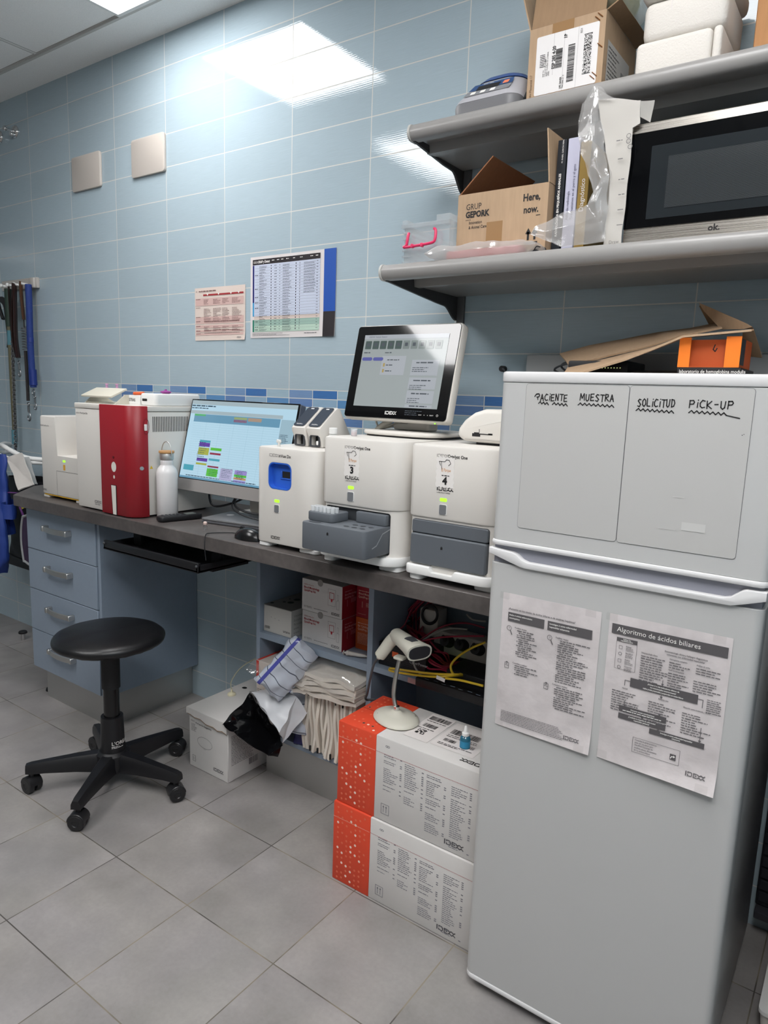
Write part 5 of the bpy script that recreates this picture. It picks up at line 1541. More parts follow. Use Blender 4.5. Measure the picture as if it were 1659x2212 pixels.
part('pack', pillow('p', (0, 0, 0), (.06, .09, .026), Matrix.Identity(4), PACKM, 8), PACKM, t, W=False)
g = pillow('p', (.69, -.262, .215), (.035, .05, .016), Rm(1.35, 0, .3), None, 5); single('navy_pouch', g, mat('navy_foil', '20205a', .25), 'small navy blue pouch beside the gauze drapes in the lowest bay', 'pouch')
GAUZE = mat('gauze', 'dcd3c6', .9, bump=.0012, bscale=120); GAUZE2 = mat('gauze_pale', 'e0d8cd', .9, bump=.0012, bscale=110)
r = random.Random(21)
xg = .722
for i in range(15):
    th = r.uniform(.0095, .0118)
    y0, zb_, zt_ = -.300 + r.uniform(0, .012), .168, .392 - r.uniform(0, .008)
    if i in (0, 1): zt_ = .388
    ph = r.uniform(0, 6)
    gx = xg
    def f(u, v, gx=gx, ph=ph, y0=y0, zt_=zt_):
        y = y0 + u * .20
        z = .1725 + v * (zt_ - .1725)
        return V((gx + .0028 * math.sin(v * 7 + ph + u * 3) + .003 * (v - .5) + .0015 * math.sin(u * 20 + ph), y + .006 * math.sin(v * 5 + ph) * (1 - u), z + .002 * math.sin(u * 30 + ph)))
    t = thing('folded_drape', 'folded cream gauze drape standing on edge in the lowest bay', 'drape', (xg, -.2, .168), group='gauze drapes standing on edge')
    g = G(); g.sheet(f, 14, 22, th); part('cloth', g, (GAUZE, GAUZE2)[i % 2], t, sharp=70)
    if i in (1, 2, 4, 6, 8, 9, 11, 12):
        zz = .178 if i % 2 == 0 else .372
        g = G(); g.box(xg - .0022, xg + .0022, y0 - .0075, y0 - .002, zz, zz + .018); part('thread', g, INK, t, 'black marker thread')
    xg += r.uniform(.0142, .0158)
t = thing('gauze_pack', 'flat pack of layered cream gauze in crinkled clear film, lying on the drapes', 'pack', (.82, -.2, .394))
for i in range(5):
    def f(u, v, i=i):
        return V((.688 + u * .268 + .002 * math.sin(i * 3), -.325 + v * .22 + .005 * math.sin(u * 9 + i * 2), .399 + i * .0165 + .0035 * math.sin(u * 14 + i) + .003 * math.sin(v * 9 + i) + .012 * u - .01 * (1 - v) * (u < .2)))
    g = G(); g.sheet(f, 30, 18, .0125); part('layer', g, (GAUZE2, GAUZE)[i % 2], t, sharp=70)
def f(u, v):
    a = 2 * PI * u
    return V((.822 + .152 * (2 * v - 1), -.215 + .128 * math.copysign(abs(math.cos(a)) ** .5, math.cos(a)), .442 + .012 * v + (.058 if math.sin(a) > 0 else .045) * math.copysign(abs(math.sin(a)) ** .5, math.sin(a)) * (1 - abs(2 * v - 1) ** 6 * .7)))
g = G(); g.sheet(f, 40, 24); g.crumple(.005, 45, 3)
for v in g.bm.verts: v.co.z = min(v.co.z, .507); v.co.x = min(v.co.x, .961)
part('wrapper', g, FILM, t, 'clear film wrapper', sharp=70)
g = G(); g.poly_sheet([tuple(map(tuple, (CC(530, 245, -.33), CC(620, 150, -.31), CC(640, 260, -.31), CC(600, 300, -.33))))], 3, 0, .008, 3, 40); single('film_scrap', g, FILM, 'crumpled clear film sticking out left of the red and white carton', 'film', sharp=70)
# black and white courier bag
t = thing('courier_bag', 'opened courier bag, white outside and glossy black inside, slumped from the lowest bay', 'bag', (.6, -.38, .2))
def B_(u, v, y): return tuple(CC(u, v, y))
A_, B0_, C_, D_, E_, G_, H_, I_, J_ = B_(570, 425, -.36), B_(940, 467, -.315), B_(1040, 600, -.30), B_(830, 852, -.40), B_(808, 772, -.425), B_(500, 525, -.375), B_(338, 690, -.425), B_(600, 890, -.455), B_(722, 950, -.44)
M_ = B_(690, 590, -.40)
N_ = B_(760, 395, -.30); O_ = B_(655, 405, -.32)
g = G(); g.poly_sheet([(A_, M_, E_, B0_), (A_, B0_, N_, O_)], 4, .0006, .007, 2, 22); part('outer_face', g, mat('poly_white', 'c7c9cd', .32), t, 'white outer plastic', sharp=70)
g = G(); g.poly_sheet([(B0_, E_, D_, C_)], 4, .0006, .007, 2, 22); part('outer_side', g, mat('poly_white', 'c7c9cd', .32), t, sharp=70)
PB = mat('poly_black', '0b0b0d', .12)
K_ = B_(620, 640, -.33); K2 = B_(740, 800, -.36)
g = G(); g.poly_sheet([(G_, A_, K_), (A_, M_, K_), (M_, E_, K2, K_), (E_, D_, K2), (G_, K_, H_), (K_, K2, I_, H_), (K2, D_, J_, I_)], 4, .0006, .011, 6, 20); part('inner_face', g, PB, t, 'glossy black inside', sharp=70)
H2, I2, J2 = (tuple(V(q) + V((.012, .03, -.012))) for q in (H_, I_, J_))
g = G(); g.poly_sheet([(H_, I_, I2, H2), (I_, J_, J2, I2), (J_, D_, J2)], 3, .0006, .004, 7, 30); part('rim', g, PB, t, sharp=70)

# ---------------- right bay: network gear
ZS = .5372
t = thing('power_supply', 'black ribbed battery unit with an orange sticker behind the barcode scanner', 'power supply', (1.08, -.2, ZS))
g = G(); g.box(.99, 1.165, -.255, -.1, ZS, .612, .003)
for i in range(9): g.box(.992, 1.163, -.2562, -.2545, .552 + i * .006, .554 + i * .006)
part('case', g, BLACKP, t)
p = fp(0, -.2563, 0); p.rr(1.043, .575, 1.066, .592, .001); p.part('sticker', mat('sticker_orange', 'd9602f', .5), t, 'orange sticker')
p = fp(0, -.2563, 0); p.text('CyberPower', 1.108, .571, .009, bold=.02); p.part('lettering', mat('grey_lettering', '9a9a9c', .5), t)
SOCK = mat('socket_strip', 'b5b0a8', .5)
t = thing('power_strip', 'white multi-socket power strip with black plugs at the back of the right bay', 'power strip', (1.29, -.12, .58), R=Rm(.0, .0, 0).to_3x3())
g = G(); g.box(1.125, 1.46, -.15, -.09, .584, .655, .006); part('case', g, SOCK, t)
for x in (1.185, 1.235, 1.29):
    g = G(); g.cyl((x, -.152, .628), (x, -.185, .64), .019, .016, 18); g.cyl((x, -.18, .638), (x + .004, -.2, .66), .007, .005, 10); part('plug', g, BLACKM, t)
g = G(); g.box(1.045, 1.115, -.11, -.05, .59, .70, .006); single('wall_socket_block', g, SOCK, 'white socket block at the back left of the right bay', 'socket')
t = thing('network_switch', 'black network switch with a row of green port lights in the right bay', 'network switch', (1.33, -.12, ZS))
g = G(); g.box(1.243, 1.47, -.265, -.155, .5645, .590, .002, 1); part('case', g, BLACKP, t)
for i in range(8):
    g = G(); y = -.258 + i * .0125; g.box(1.2415, 1.2432, y, y + .005, .581, .586); part('port_light', g, GREENL, t, 'lit green port light')
t = thing('recorder', 'flat black recorder overhanging the front of the right bay shelf', 'recorder', (1.32, -.2, ZS))
g = G(); g.box(1.172, 1.48, -.322, -.10, ZS, .5635, .003); part('case', g, BLACKP, t)
q = Pr((0, 0, .5635), (1, 0, 0), (0, 1, 0))
for i in range(9): q.rect(1.2 + i * .028, -.315 + .004 * (i % 2), 1.214 + i * .028, -.3125 + .004 * (i % 2))
q.part('lettering', mat('pale_blue_print', '8ea0b4', .5), t)
p = Pr((1.13, -.2803, .521), (1, 0, 0), (0, 0, 1)); 
g = G(); g.box(1.12, 1.17, -.2812, -.2803, .5195, .536); single('shelf_sticker', g, mat('sticker_pink', 'c59c98', .6), 'faded pink sticker on the front edge of the right bay shelf', 'sticker')
CR = mat('cable_red', '8c1a34', .4); CY = mat('cable_yellow', 'd2b02c', .4); CGR = mat('cable_grey', '8d8b86', .5)
r = random.Random(5)
def bay(g):
    for v in g.bm.verts:
        v.co.x = max(v.co.x, .9855); v.co.z = min(v.co.z, .8665)
        if v.co.y > -.283: v.co.y = min(v.co.y, -.0135); v.co.z = max(v.co.z, .5385)
    return g
hub_ = SC(720, 690, -.20)
for i in range(9):
    e = V((1.2405, -.255 + i * .0125, .577))
    s0 = SC(430 + i * 48, 470 - abs(4 - i) * 22 + r.uniform(-30, 30), -.06)
    m1 = SC(560 + i * 25, 330 + r.uniform(-60, 90), -.09)
    h_ = hub_ + V((r.uniform(-.015, .015), r.uniform(-.02, .03), r.uniform(-.012, .012)))
    lo = SC(820 + i * 32, 1000 - i * 16 + 60 * (i % 3 == 0), -.25 + i * .006)
    lo2 = SC(1010 + i * 14, 1085 - i * 14, -.245 + i * .01)
    pts = [m1 + V((.04, .02, .05)), m1, s0, s0 * .35 + h_ * .65 + V((-.01, 0, -.004)), h_, h_ * .45 + lo * .55 + V((.0, 0, -.006)), lo, lo2, e]
    for q in pts: q.y = max(min(q.y, -.02), -.278); q.z = max(q.z, .569)
    g = G(); g.tube(pts, .0028, 8, 8); bay(g)
    single('network_cable', g, CR, 'dark red patch cable among the tangle in the right cabinet bay', 'cable', 'dark red patch cables')
for i, pts in enumerate(([SC(1570, 640, -.22), SC(1330, 640, -.22), SC(1000, 655, -.22), SC(720, 710, -.21)], [SC(1580, 530, -.1), SC(1300, 465, -.12), SC(1000, 520, -.16), SC(720, 690, -.2)], [SC(720, 140, -.1), SC(600, 300, -.1), SC(520, 480, -.12), SC(440, 560, -.14)])):
    g = G(); g.tube(pts, .0028, 8, 8); bay(g); single('network_cable', g, CR, ('dark red cable running right across the white power strip', 'dark red cable arching over the power strip', 'dark red cable hanging from the worktop at the left of the bay')[i], 'cable')
def yel(pts, label):
    g = G(); g.tube(pts, .0034, 8, 10); bay(g); single('network_cable', g, CY, label, 'cable')
yel([SC(1590, 720, -.24), SC(1420, 790, -.255), SC(1240, 900, -.27), SC(1140, 1010, -.28), SC(1135, 1090, -.285), SC(1180, 1150, -.28), SC(1280, 1140, -.26)], 'yellow cable rising to the right out of the network switch')
yel([SC(1290, 1160, -.262), SC(1150, 1165, -.31), SC(950, 1180, -.335), SC(700, 1160, -.335), SC(450, 1125, -.33), SC(330, 1100, -.325), SC(315, 1080, -.32), SC(350, 1070, -.315), SC(600, 1105, -.315), SC(900, 1140, -.315), SC(1170, 1150, -.305), SC(1280, 1150, -.27)], 'yellow cable looped along the front of the right bay shelf')
yel([SC(1060, 1200, -.327), SC(1250, 1225, -.327), SC(1400, 1260, -.327), SC(1560, 1300, -.327)], 'yellow cable lying along the black recorder')
g = G(); g.box(0, .028, -.0005, .0005, 0, .011); g.move(Matrix.Translation(SC(935, 1205, -.341)) @ Matrix.Rotation(.12, 4, 'Y')); single('cable_tag', g, PAPER, 'white paper tag on the looped yellow cable', 'tag')
g = G(); g.tube([SC(630, 940, -.27), SC(650, 1040, -.28), SC(700, 1120, -.28), SC(760, 1160, -.275)], .003, 8, 8); single('grey_cable', g, CGR, 'grey cable hanging below the barcode scanner head', 'cable')
g = G(); g.tube([SC(720, 720, -.2), SC(900, 610, -.2), SC(1100, 540, -.19), SC(1350, 550, -.18)], .003, 8, 8); single('grey_cable', g, CGR, 'grey cable arching over the white power strip', 'cable')
g = G(); g.tube([SC(1340, 350, -.12), SC(1420, 420, -.12), SC(1590, 445, -.12)], .003, 8, 8); single('grey_cable', g, CGR, 'grey cable near the worktop at the right of the bay', 'cable')
g = G()
for k in range(3): g.tube([SC(850 + 200 * math.cos(a) * .5, 370 + 120 * math.sin(a) - 10 * k, -.1 - .01 * k) for a in [2 * PI * i / 14 for i in range(14)]], .004, 8, 4, True)
bay(g); single('cable_coil', g, BLACKM, 'coiled black mains cable at the back of the right bay', 'cable')

# ================================================================== scanner, stand, dropper on the carton
ZB = .4842
SCN = mat('scanner_cream', 'c8c5b8', .42)
t = thing('scanner_stand', 'cream gooseneck scanner stand with a broad rounded foot on the upper carton', 'stand', (1.195, -.448, ZB + .0018))
def ring_(rr, z, n=60):
    return [(1.193 + (rr * 1.0) * math.cos(a) * (1 + .10 * math.cos(2 * a + .9)) + 0, -.446 + rr * math.sin(a) * (.98 + .10 * math.cos(2 * a + .9)), z) for a in [2 * PI * i / n for i in range(n)]]
g = G()
rings = [[g.bm.verts.new(p_) for p_ in ring_(a, b)] for a, b in ((.064, ZB + .0018), (.067, ZB + .004), (.066, ZB + .008), (.055, ZB + .014), (.036, ZB + .019), (.018, ZB + .023), (.012, ZB + .028), (.010, ZB + .029))]
for A1_, B1_ in zip(rings, rings[1:]):
    for i in range(60): g.bm.faces.new((A1_[i], A1_[(i + 1) % 60], B1_[(i + 1) % 60], B1_[i]))
g.bm.faces.new(rings[0][::-1]); g.bm.faces.new(rings[-1])
part('foot', g, SCN, t, sharp=50)
q = Pr((0, 0, 0), (1, 0, 0), (0, 1, 0), f=lambda u, v: V((u, v, ZB + .0128 + .0012)))
q.disc(1.150, -.470, .006, 14, .0028); q.disc(1.236, -.418, .006, 14, .0028); q.part('slots', mat('slot_grey', '7d7a70', .7), t)
base_c = V((1.193, -.446, ZB + .028))
top_c = SC(455, 925, -.43)
g = G()
nk = [base_c, SC(372, 1420, -.44), SC(395, 1200, -.438), SC(425, 1050, -.434), top_c]
g.tube(nk, .0062, 14, 14)
# ribs of the gooseneck
part('gooseneck', g, brushed('gooseneck_steel', 'b9b8b3', .35), t, 'flexible metal neck')
g = G(); g.cyl(base_c + V((0, 0, -.004)), base_c + V((0, 0, .012)), .0085, n=20); part('collar', g, CHROME, t)
g = G(); g.prism(g.rrect(-.016, .016, -.014, .014, .006, 4), 0, .008, 'xy', .003); g.move(Matrix.Translation(top_c + V((0, 0, -.004)))); part('cradle', g, SCN, t)
t = thing('barcode_scanner', 'cream hand-held barcode scanner resting head down on its gooseneck stand', 'scanner', (1.17, -.43, .66))
hd = SC(715, 860, -.475); bk = SC(400, 620, -.42)      # mouth, back of head
ax = (hd - bk).normalized()
sd = V((0, 0, 1)).cross(ax).normalized(); upv = ax.cross(sd)
def loft(st, n=24):
    g = G()
    rings = []
    for c_, w_, h_, ex in st:
        rr_ = []
        for i in range(n):
            a = 2 * PI * i / n
            ca, sa = math.cos(a), math.sin(a)
            rr_.append(g.bm.verts.new(c_ + sd * (w_ * math.copysign(abs(ca) ** ex, ca)) + upv * (h_ * math.copysign(abs(sa) ** ex, sa))))
        rings.append(rr_)
    for a, b in zip(rings, rings[1:]):
        for i in range(n): g.bm.faces.new((a[i], a[(i + 1) % n], b[(i + 1) % n], b[i]))
    g.bm.faces.new(rings[0][::-1]); g.bm.faces.new(rings[-1])
    bmesh.ops.recalc_face_normals(g.bm, faces=g.bm.faces)
    return g
L_ = (hd - bk).length
g = loft([(bk - ax * .012, .006, .006, 1), (bk - ax * .008, .014, .014, 1), (bk, .020, .019, .9), (bk + ax * L_ * .35, .023, .021, .85), (bk + ax * L_ * .65, .028, .021, .8), (bk + ax * L_ * .95, .036, .022, .75), (hd, .038, .022, .72)])
part('head', g, SCN, t, sharp=50)
g = loft([(hd + ax * .0005, .033, .0175, .72), (hd + ax * .0012, .033, .0175, .72)]); part('reading_window', g, mat('scan_window', '26262a', .2), t, 'dark reading window')
g = loft([(bk + ax * L_ * .55 + upv * .0165, .016, .006, .8), (bk + ax * L_ * .8 + upv * .018, .012, .005, .8)]); part('light_window', g, GREYD, t)
hend = SC(190, 900, -.43)
hx = (hend - bk)
sd2 = sd
g = G()
hs = [bk + ax * .008, bk + hx * .3, bk + hx * .65, hend]
g.tube(hs, lambda u: .0185 - .002 * u, 16, 8); part('grip', g, SCN, t)
g = G(); g.cyl(hend - hx.normalized() * .002, hend + hx.normalized() * .01, .012, .006, 14); part('cable_boot', g, SCN, t)
cb = [hend + hx.normalized() * .008, SC(110, 1010, -.43), SC(60, 1200, -.42), SC(20, 1400, -.40), SC(5, 1480, -.36), atz(795, 1515, .486) + V((-.03, .08, 0))]
g = G(); g.tube(cb[:5] + [V((1.045, -.33, .45)), V((1.03, -.305, .35))], .0035, 8, 8); part('cable', g, mat('dark_grey_cable', '46484b', .5), t, 'dark grey cable')
t = thing('dropper_bottle', 'small blue dropper bottle with white nozzle cap on the upper carton', 'bottle', (1.42, -.462, ZB))
BLQ = film('blue_liquid', '2f8fb0', refl=.12, opac=.75)
g = G(); g.lathe([(.012, 0), (.0135, .0015), (.0135, .026), (.011, .031), (.007, .034)], n=24); part('body', g, BLQ, t, W=False)
g = G(); g.lathe([(.0137, .004), (.0137, .021)], n=24, cap=False); part('label', g, mat('dropper_label', '2b86ad', .5), t, W=False)
g = G(); g.lathe([(.0095, .0342), (.0095, .041), (.0055, .044), (.0035, .058), (.002, .060)], n=20); part('cap', g, WHITEW, t, 'white nozzle cap', W=False)
# ================================================================== things on the upper shelf
S1, S2 = 2.0912, 1.7122
def levels(lv, n=6, cap=True):
    g = G(); rings = []
    for (z, x0, x1, y0, y1, r) in lv:
        rings.append([g.bm.verts.new((a, b, z)) for a, b in g.rrect(x0, x1, y0, y1, r, n)])
    m = len(rings[0])
    for a, b in zip(rings, rings[1:]):
        for i in range(m): g.bm.faces.new((a[i], a[(i + 1) % m], b[(i + 1) % m], b[i]))
    g.bm.faces.new(rings[0][::-1]); g.bm.faces.new(rings[-1])
    bmesh.ops.recalc_face_normals(g.bm, faces=g.bm.faces)
    return g
VV = crop(960, 0, 1659 / 699); PQ = crop(1350, 0, 1659 / 309)
t = thing('centrifuge', 'small grey bench centrifuge with blue lid and control panel on the upper shelf', 'centrifuge', (1.265, -.16, S1))
g = levels([(S1, 1.174, 1.356, -.270, -.06, .03), (2.122, 1.172, 1.358, -.272, -.058, .032), (2.128, 1.173, 1.357, -.270, -.06, .032)]); part('base', g, mat('centrifuge_grey', '6a6a6d', .45), t, 'dark grey base')
g = levels([(2.1285, 1.173, 1.357, -.270, -.06, .032), (2.140, 1.175, 1.355, -.263, -.062, .034), (2.190, 1.196, 1.340, -.213, -.064, .045), (2.199, 1.205, 1.332, -.198, -.07, .042)]); part('shell', g, mat('centrifuge_shell', 'a9a8ad', .4), t)
g = levels([(2.195, 1.199, 1.338, -.210, -.062, .045), (2.209, 1.207, 1.330, -.194, -.066, .045), (2.217, 1.222, 1.316, -.175, -.076, .04)]); part('lid', g, mat('centrifuge_blue', '2e4a86', .35), t, 'blue lid')
a, b = V((-.263, 2.140)), V((-.213, 2.190)); dv = (b - a).normalized()
def cpan(e): return Pr((0, a.x, a.y), (1, 0, 0), (0, dv.x, dv.y), e)
p = cpan(.0012); p.poly([(1.205, .033), (1.330, .033), (1.325, .064), (1.212, .064)]); p.part('panel', mat('panel_blue', '2c4a78', .4), t)
p = cpan(.0012); p.poly([(1.200, .007), (1.330, .007), (1.330, .031), (1.203, .031)]); p.part('key_strip', mat('panel_grey', '7f8084', .4), t)
p = cpan(.002); p.rect(1.228, .029, 1.292, .052); p.part('display', INK, t)
p = cpan(.002); p.rr(1.301, .037, 1.317, .053, .002); p.part('stop_key', mat('stop_orange', 'e0805e', .4), t, 'orange stop key')
p = cpan(.002)
for u in (1.218, 1.246, 1.274): p.rr(u, .011, u + .014, .025, .002)
p.text('RPM  MIN', 1.24, .055, .005); p.part('keys', INKW, t)
g = G(); g.tube([(1.31, -.09, 2.222), (1.345, -.13, 2.225), (1.378, -.19, 2.195), (1.40, -.23, 2.14), (1.385, -.235, 2.105), (1.365, -.22, 2.097)], .005, 8, 8); g.tube([(1.36, -.06, 2.12), (1.38, -.16, 2.17), (1.395, -.22, 2.165), (1.37, -.235, 2.13), (1.36, -.225, 2.10)], .005, 8, 8)
single('power_cable', g, BLACKP, 'black power cable looped beside the blue-lidded centrifuge', 'cable')

x0, x1 = VV(420, 500, -.245).x, VV(805, 405, -.245).x
zt = (VV(435, 155, -.245).z + VV(840, 45, -.245).z) / 2
t = thing('parcel_box', 'open brown parcel box with a big white shipping label on the upper shelf', 'box', ((x0 + x1) / 2, -.13, S1))
g = G(); g.box(x0, x1, -.245, -.242, S1, zt); g.box(x0, x1, -.018, -.015, S1, zt); g.box(x0, x0 + .003, -.242, -.018, S1, zt); g.box(x1 - .003, x1, -.242, -.018, S1, zt); g.box(x0 + .003, x1 - .003, -.242, -.018, S1, S1 + .004); part('carton', g, CARD, t)
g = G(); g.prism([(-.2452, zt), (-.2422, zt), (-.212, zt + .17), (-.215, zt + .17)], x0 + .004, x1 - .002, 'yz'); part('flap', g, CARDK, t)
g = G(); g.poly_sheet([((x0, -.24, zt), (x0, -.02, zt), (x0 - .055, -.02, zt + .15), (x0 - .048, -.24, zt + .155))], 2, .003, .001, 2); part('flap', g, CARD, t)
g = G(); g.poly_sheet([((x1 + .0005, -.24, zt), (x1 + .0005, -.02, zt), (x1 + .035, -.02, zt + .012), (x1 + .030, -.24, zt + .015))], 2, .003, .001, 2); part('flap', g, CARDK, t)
p = fp(0, -.245, 0)
w_ = x1 - x0
p.rect(x0 + .058, S1 + .001, x0 + .112, zt); p.part('tape', mat('brown_tape', '94734f', .25), t, 'brown tape')
lx0, lx1, lz0, lz1 = x0 + .02, x1 - .014, S1 + .024, zt - .022
p = fp(0, -.2453, 0); p.rr(lx0, lz0, lx1, lz1, .004); lb = p.part('shipping_label', mat('ship_label', 'dcd9d8', .5), t, 'white shipping label')
p = fp(0, -.2458, 0)
r = random.Random(31)
LW, LH = lx1 - lx0, lz1 - lz0
def RT(s, u, v, h, bold=0.0, sx=1.0): p.text(s, lx0 + u * LW, lz0 + v * LH, h, bold=bold, rot=PI / 2, sx=sx)
RT('ESP 285 4-20', .325, .40, .0085, .03, .8); RT('1P', .50, .86, .008, .03, .9)
for i, s in enumerate(('SHIP TO:', 'CALLE DE TALAVERA', '45600 TALAVERA DE LA REINA', 'SPAIN')): RT(s, .15 + i * .03, .30, .0036, .0, .8)
RT('UPS SAVER', .45, .03, .005, .02, .8); RT('TRACKING #: 1Z', .485, .03, .0034, .01, .85); RT('EDI', .74, .88, .005)
for u in (.07, .09, .11): p.block(lx0 + u * LW, lz0 + .7 * LH, .012, .03, 8, r)
p.bars(lx0 + .33 * LW, lz0 + .40 * LH, lx0 + .44 * LW, lz0 + .72 * LH, r, 34, True); p.bars(lx0 + .53 * LW, lz0 + .12 * LH, lx0 + .64 * LW, lz0 + .74 * LH, r, 50, True)
p.rect(lx0 + .46 * LW, lz0, lx0 + .462 * LW, lz1); p.rect(lx0 + .29 * LW, lz0 + .3 * LH, lx0 + .292 * LW, lz1); p.rect(lx0 + .68 * LW, lz0, lx0 + .682 * LW, lz1)
for i in range(16):
    for j in range(54):
        if r.random() < .47: p.rect(lx0 + (.78 + i * .0076) * LW, lz0 + (.2 + j * .0117) * LH, lx0 + (.7876 + i * .0076) * LW, lz0 + (.2 + (j + 1) * .0117) * LH)
p.rect(lx0 + .775 * LW, lz0 + .185 * LH, lx0 + .905 * LW, lz0 + .195 * LH); p.rect(lx0 + .775 * LW, lz0 + .835 * LH, lx0 + .905 * LW, lz0 + .845 * LH)
p.part('printing', INK, lb)
p = fp(0, -.245, 0); p.text('Bacante Manantial 17', x0 + .013, S1 + .008, .007, rot=PI / 2, sx=.8); p.part('handwriting', mat('pen_grey', '6e5a48', .8), t)
STP = mat('copper_staple', 'b0703c', .3, .8)
for k, (u, v) in enumerate(((-.012, -.01), (-.018, -.016), (-.008, -.075), (-.016, -.135), (-.021, -.141))):
    g = G(); g.tube([(x1 + u - .008, -.2455, zt + v + .006), (x1 + u - .007, -.247, zt + v + .005), (x1 + u + .003, -.247, zt + v - .004), (x1 + u + .004, -.2455, zt + v - .005)], .0009, 6); part('staple', g, STP, t, 'copper staple')
p = sp(x1, 0, 0); p.rect(-.222, S1 + .02, -.06, zt - .055); sl = p.part('side_label', mat('side_label', 'b9b6b2', .6), t, 'white side label')
p = Pr((x1 + .0004, 0, 0), (0, 1, 0), (0, 0, 1), .0006); p.block(-.215, zt - .06, .08, .08, 9, r); p.bars(-.12, S1 + .03, -.07, zt - .09, r, 24); p.part('printing', INKG, sl)
# glove bag on top of the box
g = pillow('p', ((x1 - .015), -.13, zt + .075), (.045, .10, .062), Matrix.Rotation(.25, 4, 'Y'), None, 12, .008)
t = thing('glove_bag', 'clear bag of yellow-green gloves bulging out of the open parcel box', 'bag', (x1, -.13, zt)); part('bag', g, FILM2, t, sharp=70)
g = pillow('p', (x1 - .012, -.12, zt + .082), (.03, .06, .045), Matrix.Rotation(.25, 4, 'Y'), None, 13, .006); part('gloves', g, mat('glove_yellow', 'b9b45e', .6), t)
FOAM = mat('white_foam', 'd6d1ca', .75, bump=.0012, bscale=260)
fx0, fx1 = PQ(100, 830, -.245).x, PQ(1105, 600, -.245).x
fz = PQ(640, 380, -.245).z
t = thing('foam_cooler', 'lower white foam cooler at the front of the upper shelf', 'cooler', ((fx0 + fx1) / 2, -.17, S1), group='white foam coolers')
g = G(); g.box(fx0, fx1 - .02, -.245, -.10, S1, fz, .012, 3); part('body', g, FOAM, t)
g = G(); g.box(fx1 - .0185, fx1, -.2445, -.10, S1, fz - .001, .008, 3); part('lid', g, FOAM, t)
t = thing('foam_cooler', 'upper white foam cooler stacked on the lower one', 'cooler', (fx0 + .1, -.15, fz + .001), group='white foam coolers')
ux0 = PQ(190, 430, -.235).x; ux1 = PQ(1190, 100, -.235).x
g = G(); g.box(ux0, ux1, -.235, -.05, fz + .0005, fz + .085, .018, 3); part('body', g, FOAM, t)
g = G(); g.box(ux0 - .006, ux1 + .006, -.245, -.04, fz + .0852, fz + .13, .016, 3); part('lid', g, FOAM, t)
p = fp(0, -.235, 0); p.rect(ux0 + .06, fz + .056, ux0 + .062, fz + .08); p.part('tape', PAPER, t)
t = thing('foam_cooler', 'third white foam cooler, behind the other two', 'cooler', (fx1, -.06, S1), group='white foam coolers')
g = G(); g.box(fx0 + .03, fx1 + .045, -.095, -.02, S1, fz - .002, .014, 3); part('body', g, FOAM, t)
bx = PQ(1510, 500, -.12).x
t = thing('brown_box', 'plain brown cardboard box at the right end of the upper shelf', 'box', (bx + .15, -.07, S1))
g = G(); g.box(bx, bx + .32, -.14, -.015, S1, 2.46, .002, 1); part('carton', g, card_mat('orange_brown_card', 'bb8a5f'), t)

# ================================================================== things on the lower shelf
BIN = film('bin_plastic', 'dfe6ea', refl=.10, opac=.30, rough=.15, bump=.0)
t = thing('plastic_bin', 'clear ribbed plastic bin with a pink handle at the left end of the lower shelf', 'bin', (1.165, -.24, S2))
bx0, bx1, by0, by1, bz1 = 1.098, 1.238, -.355, -.13, 1.822
g = G()
g.box(bx0, bx1, by0, by0 + .0025, S2, bz1); g.box(bx0, bx1, by1 - .0025, by1, S2, bz1); g.box(bx0, bx0 + .0025, by0, by1, S2, bz1); g.box(bx1 - .0025, bx1, by0, by1, S2, bz1); g.box(bx0, bx1, by0, by1, S2, S2 + .003)
part('body', g, BIN, t)
g = G()
for i in range(7):
    z = S2 + .012 + i * .015
    g.box(bx0 - .004, bx0 + .022, by0 - .004, by0, z, z + .004); g.box(bx0 - .004, bx0, by0 - .004, by1, z, z + .004)
part('rib', g, BIN, t)
g = G(); g.box(bx0 - .006, bx1, by0 - .008, by0, bz1 - .01, bz1); g.box(bx0 - .006, bx0, by0 - .008, by1, bz1 - .01, bz1); g.box(bx0 + .1, bx1, by0 - .004, by0 + .05, bz1, bz1 + .015); g.box(bx0 - .004, bx0 + .012, by0 - .006, by0 + .02, bz1, bz1 + .01); part('rim', g, BIN, t)
PINK = mat('pink_plastic', 'd2305e', .35)
g = G(); g.tube([(1.118, by0 - .01, 1.798), (1.118, by0 - .014, 1.788), (1.116, by0 - .016, 1.768), (1.108, by0 - .016, 1.762), (1.15, by0 - .017, 1.763), (1.19, by0 - .016, 1.766), (1.202, by0 - .015, 1.772), (1.203, by0 - .013, 1.795), (1.196, by0 - .01, 1.802)], .0038, 8, 4)
for x in (1.135, 1.165): g.box(x - .003, x + .003, by0 - .022, by0 - .012, 1.758, 1.768, .001, 1)
part('handle', g, PINK, t, 'pink handle')
x0, x1 = 1.243, 1.487
yb, zt = -.33, 1.884
t = thing('cardboard_box', 'open brown cardboard box printed GRUP GEPORK on the lower shelf', 'box', (1.365, -.2, S2))
g = G(); g.box(x0, x1, yb, yb + .003, S2, zt); g.box(x0, x1, -.063, -.06, S2, zt); g.box(x0, x0 + .003, yb + .003, -.063, S2, zt); g.box(x1 - .003, x1, yb + .003, -.063, S2, zt); g.box(x0 + .003, x1 - .003, yb + .003, -.063, S2, S2 + .004); part('carton', g, CARD, t)
P1 = SHB(770, 325, -.30); P2 = SHB(1110, 530, -.07)
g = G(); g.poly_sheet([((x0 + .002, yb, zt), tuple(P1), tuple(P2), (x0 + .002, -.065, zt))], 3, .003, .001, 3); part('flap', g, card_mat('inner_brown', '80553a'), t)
P3 = SHB(1222, 105, -.325)
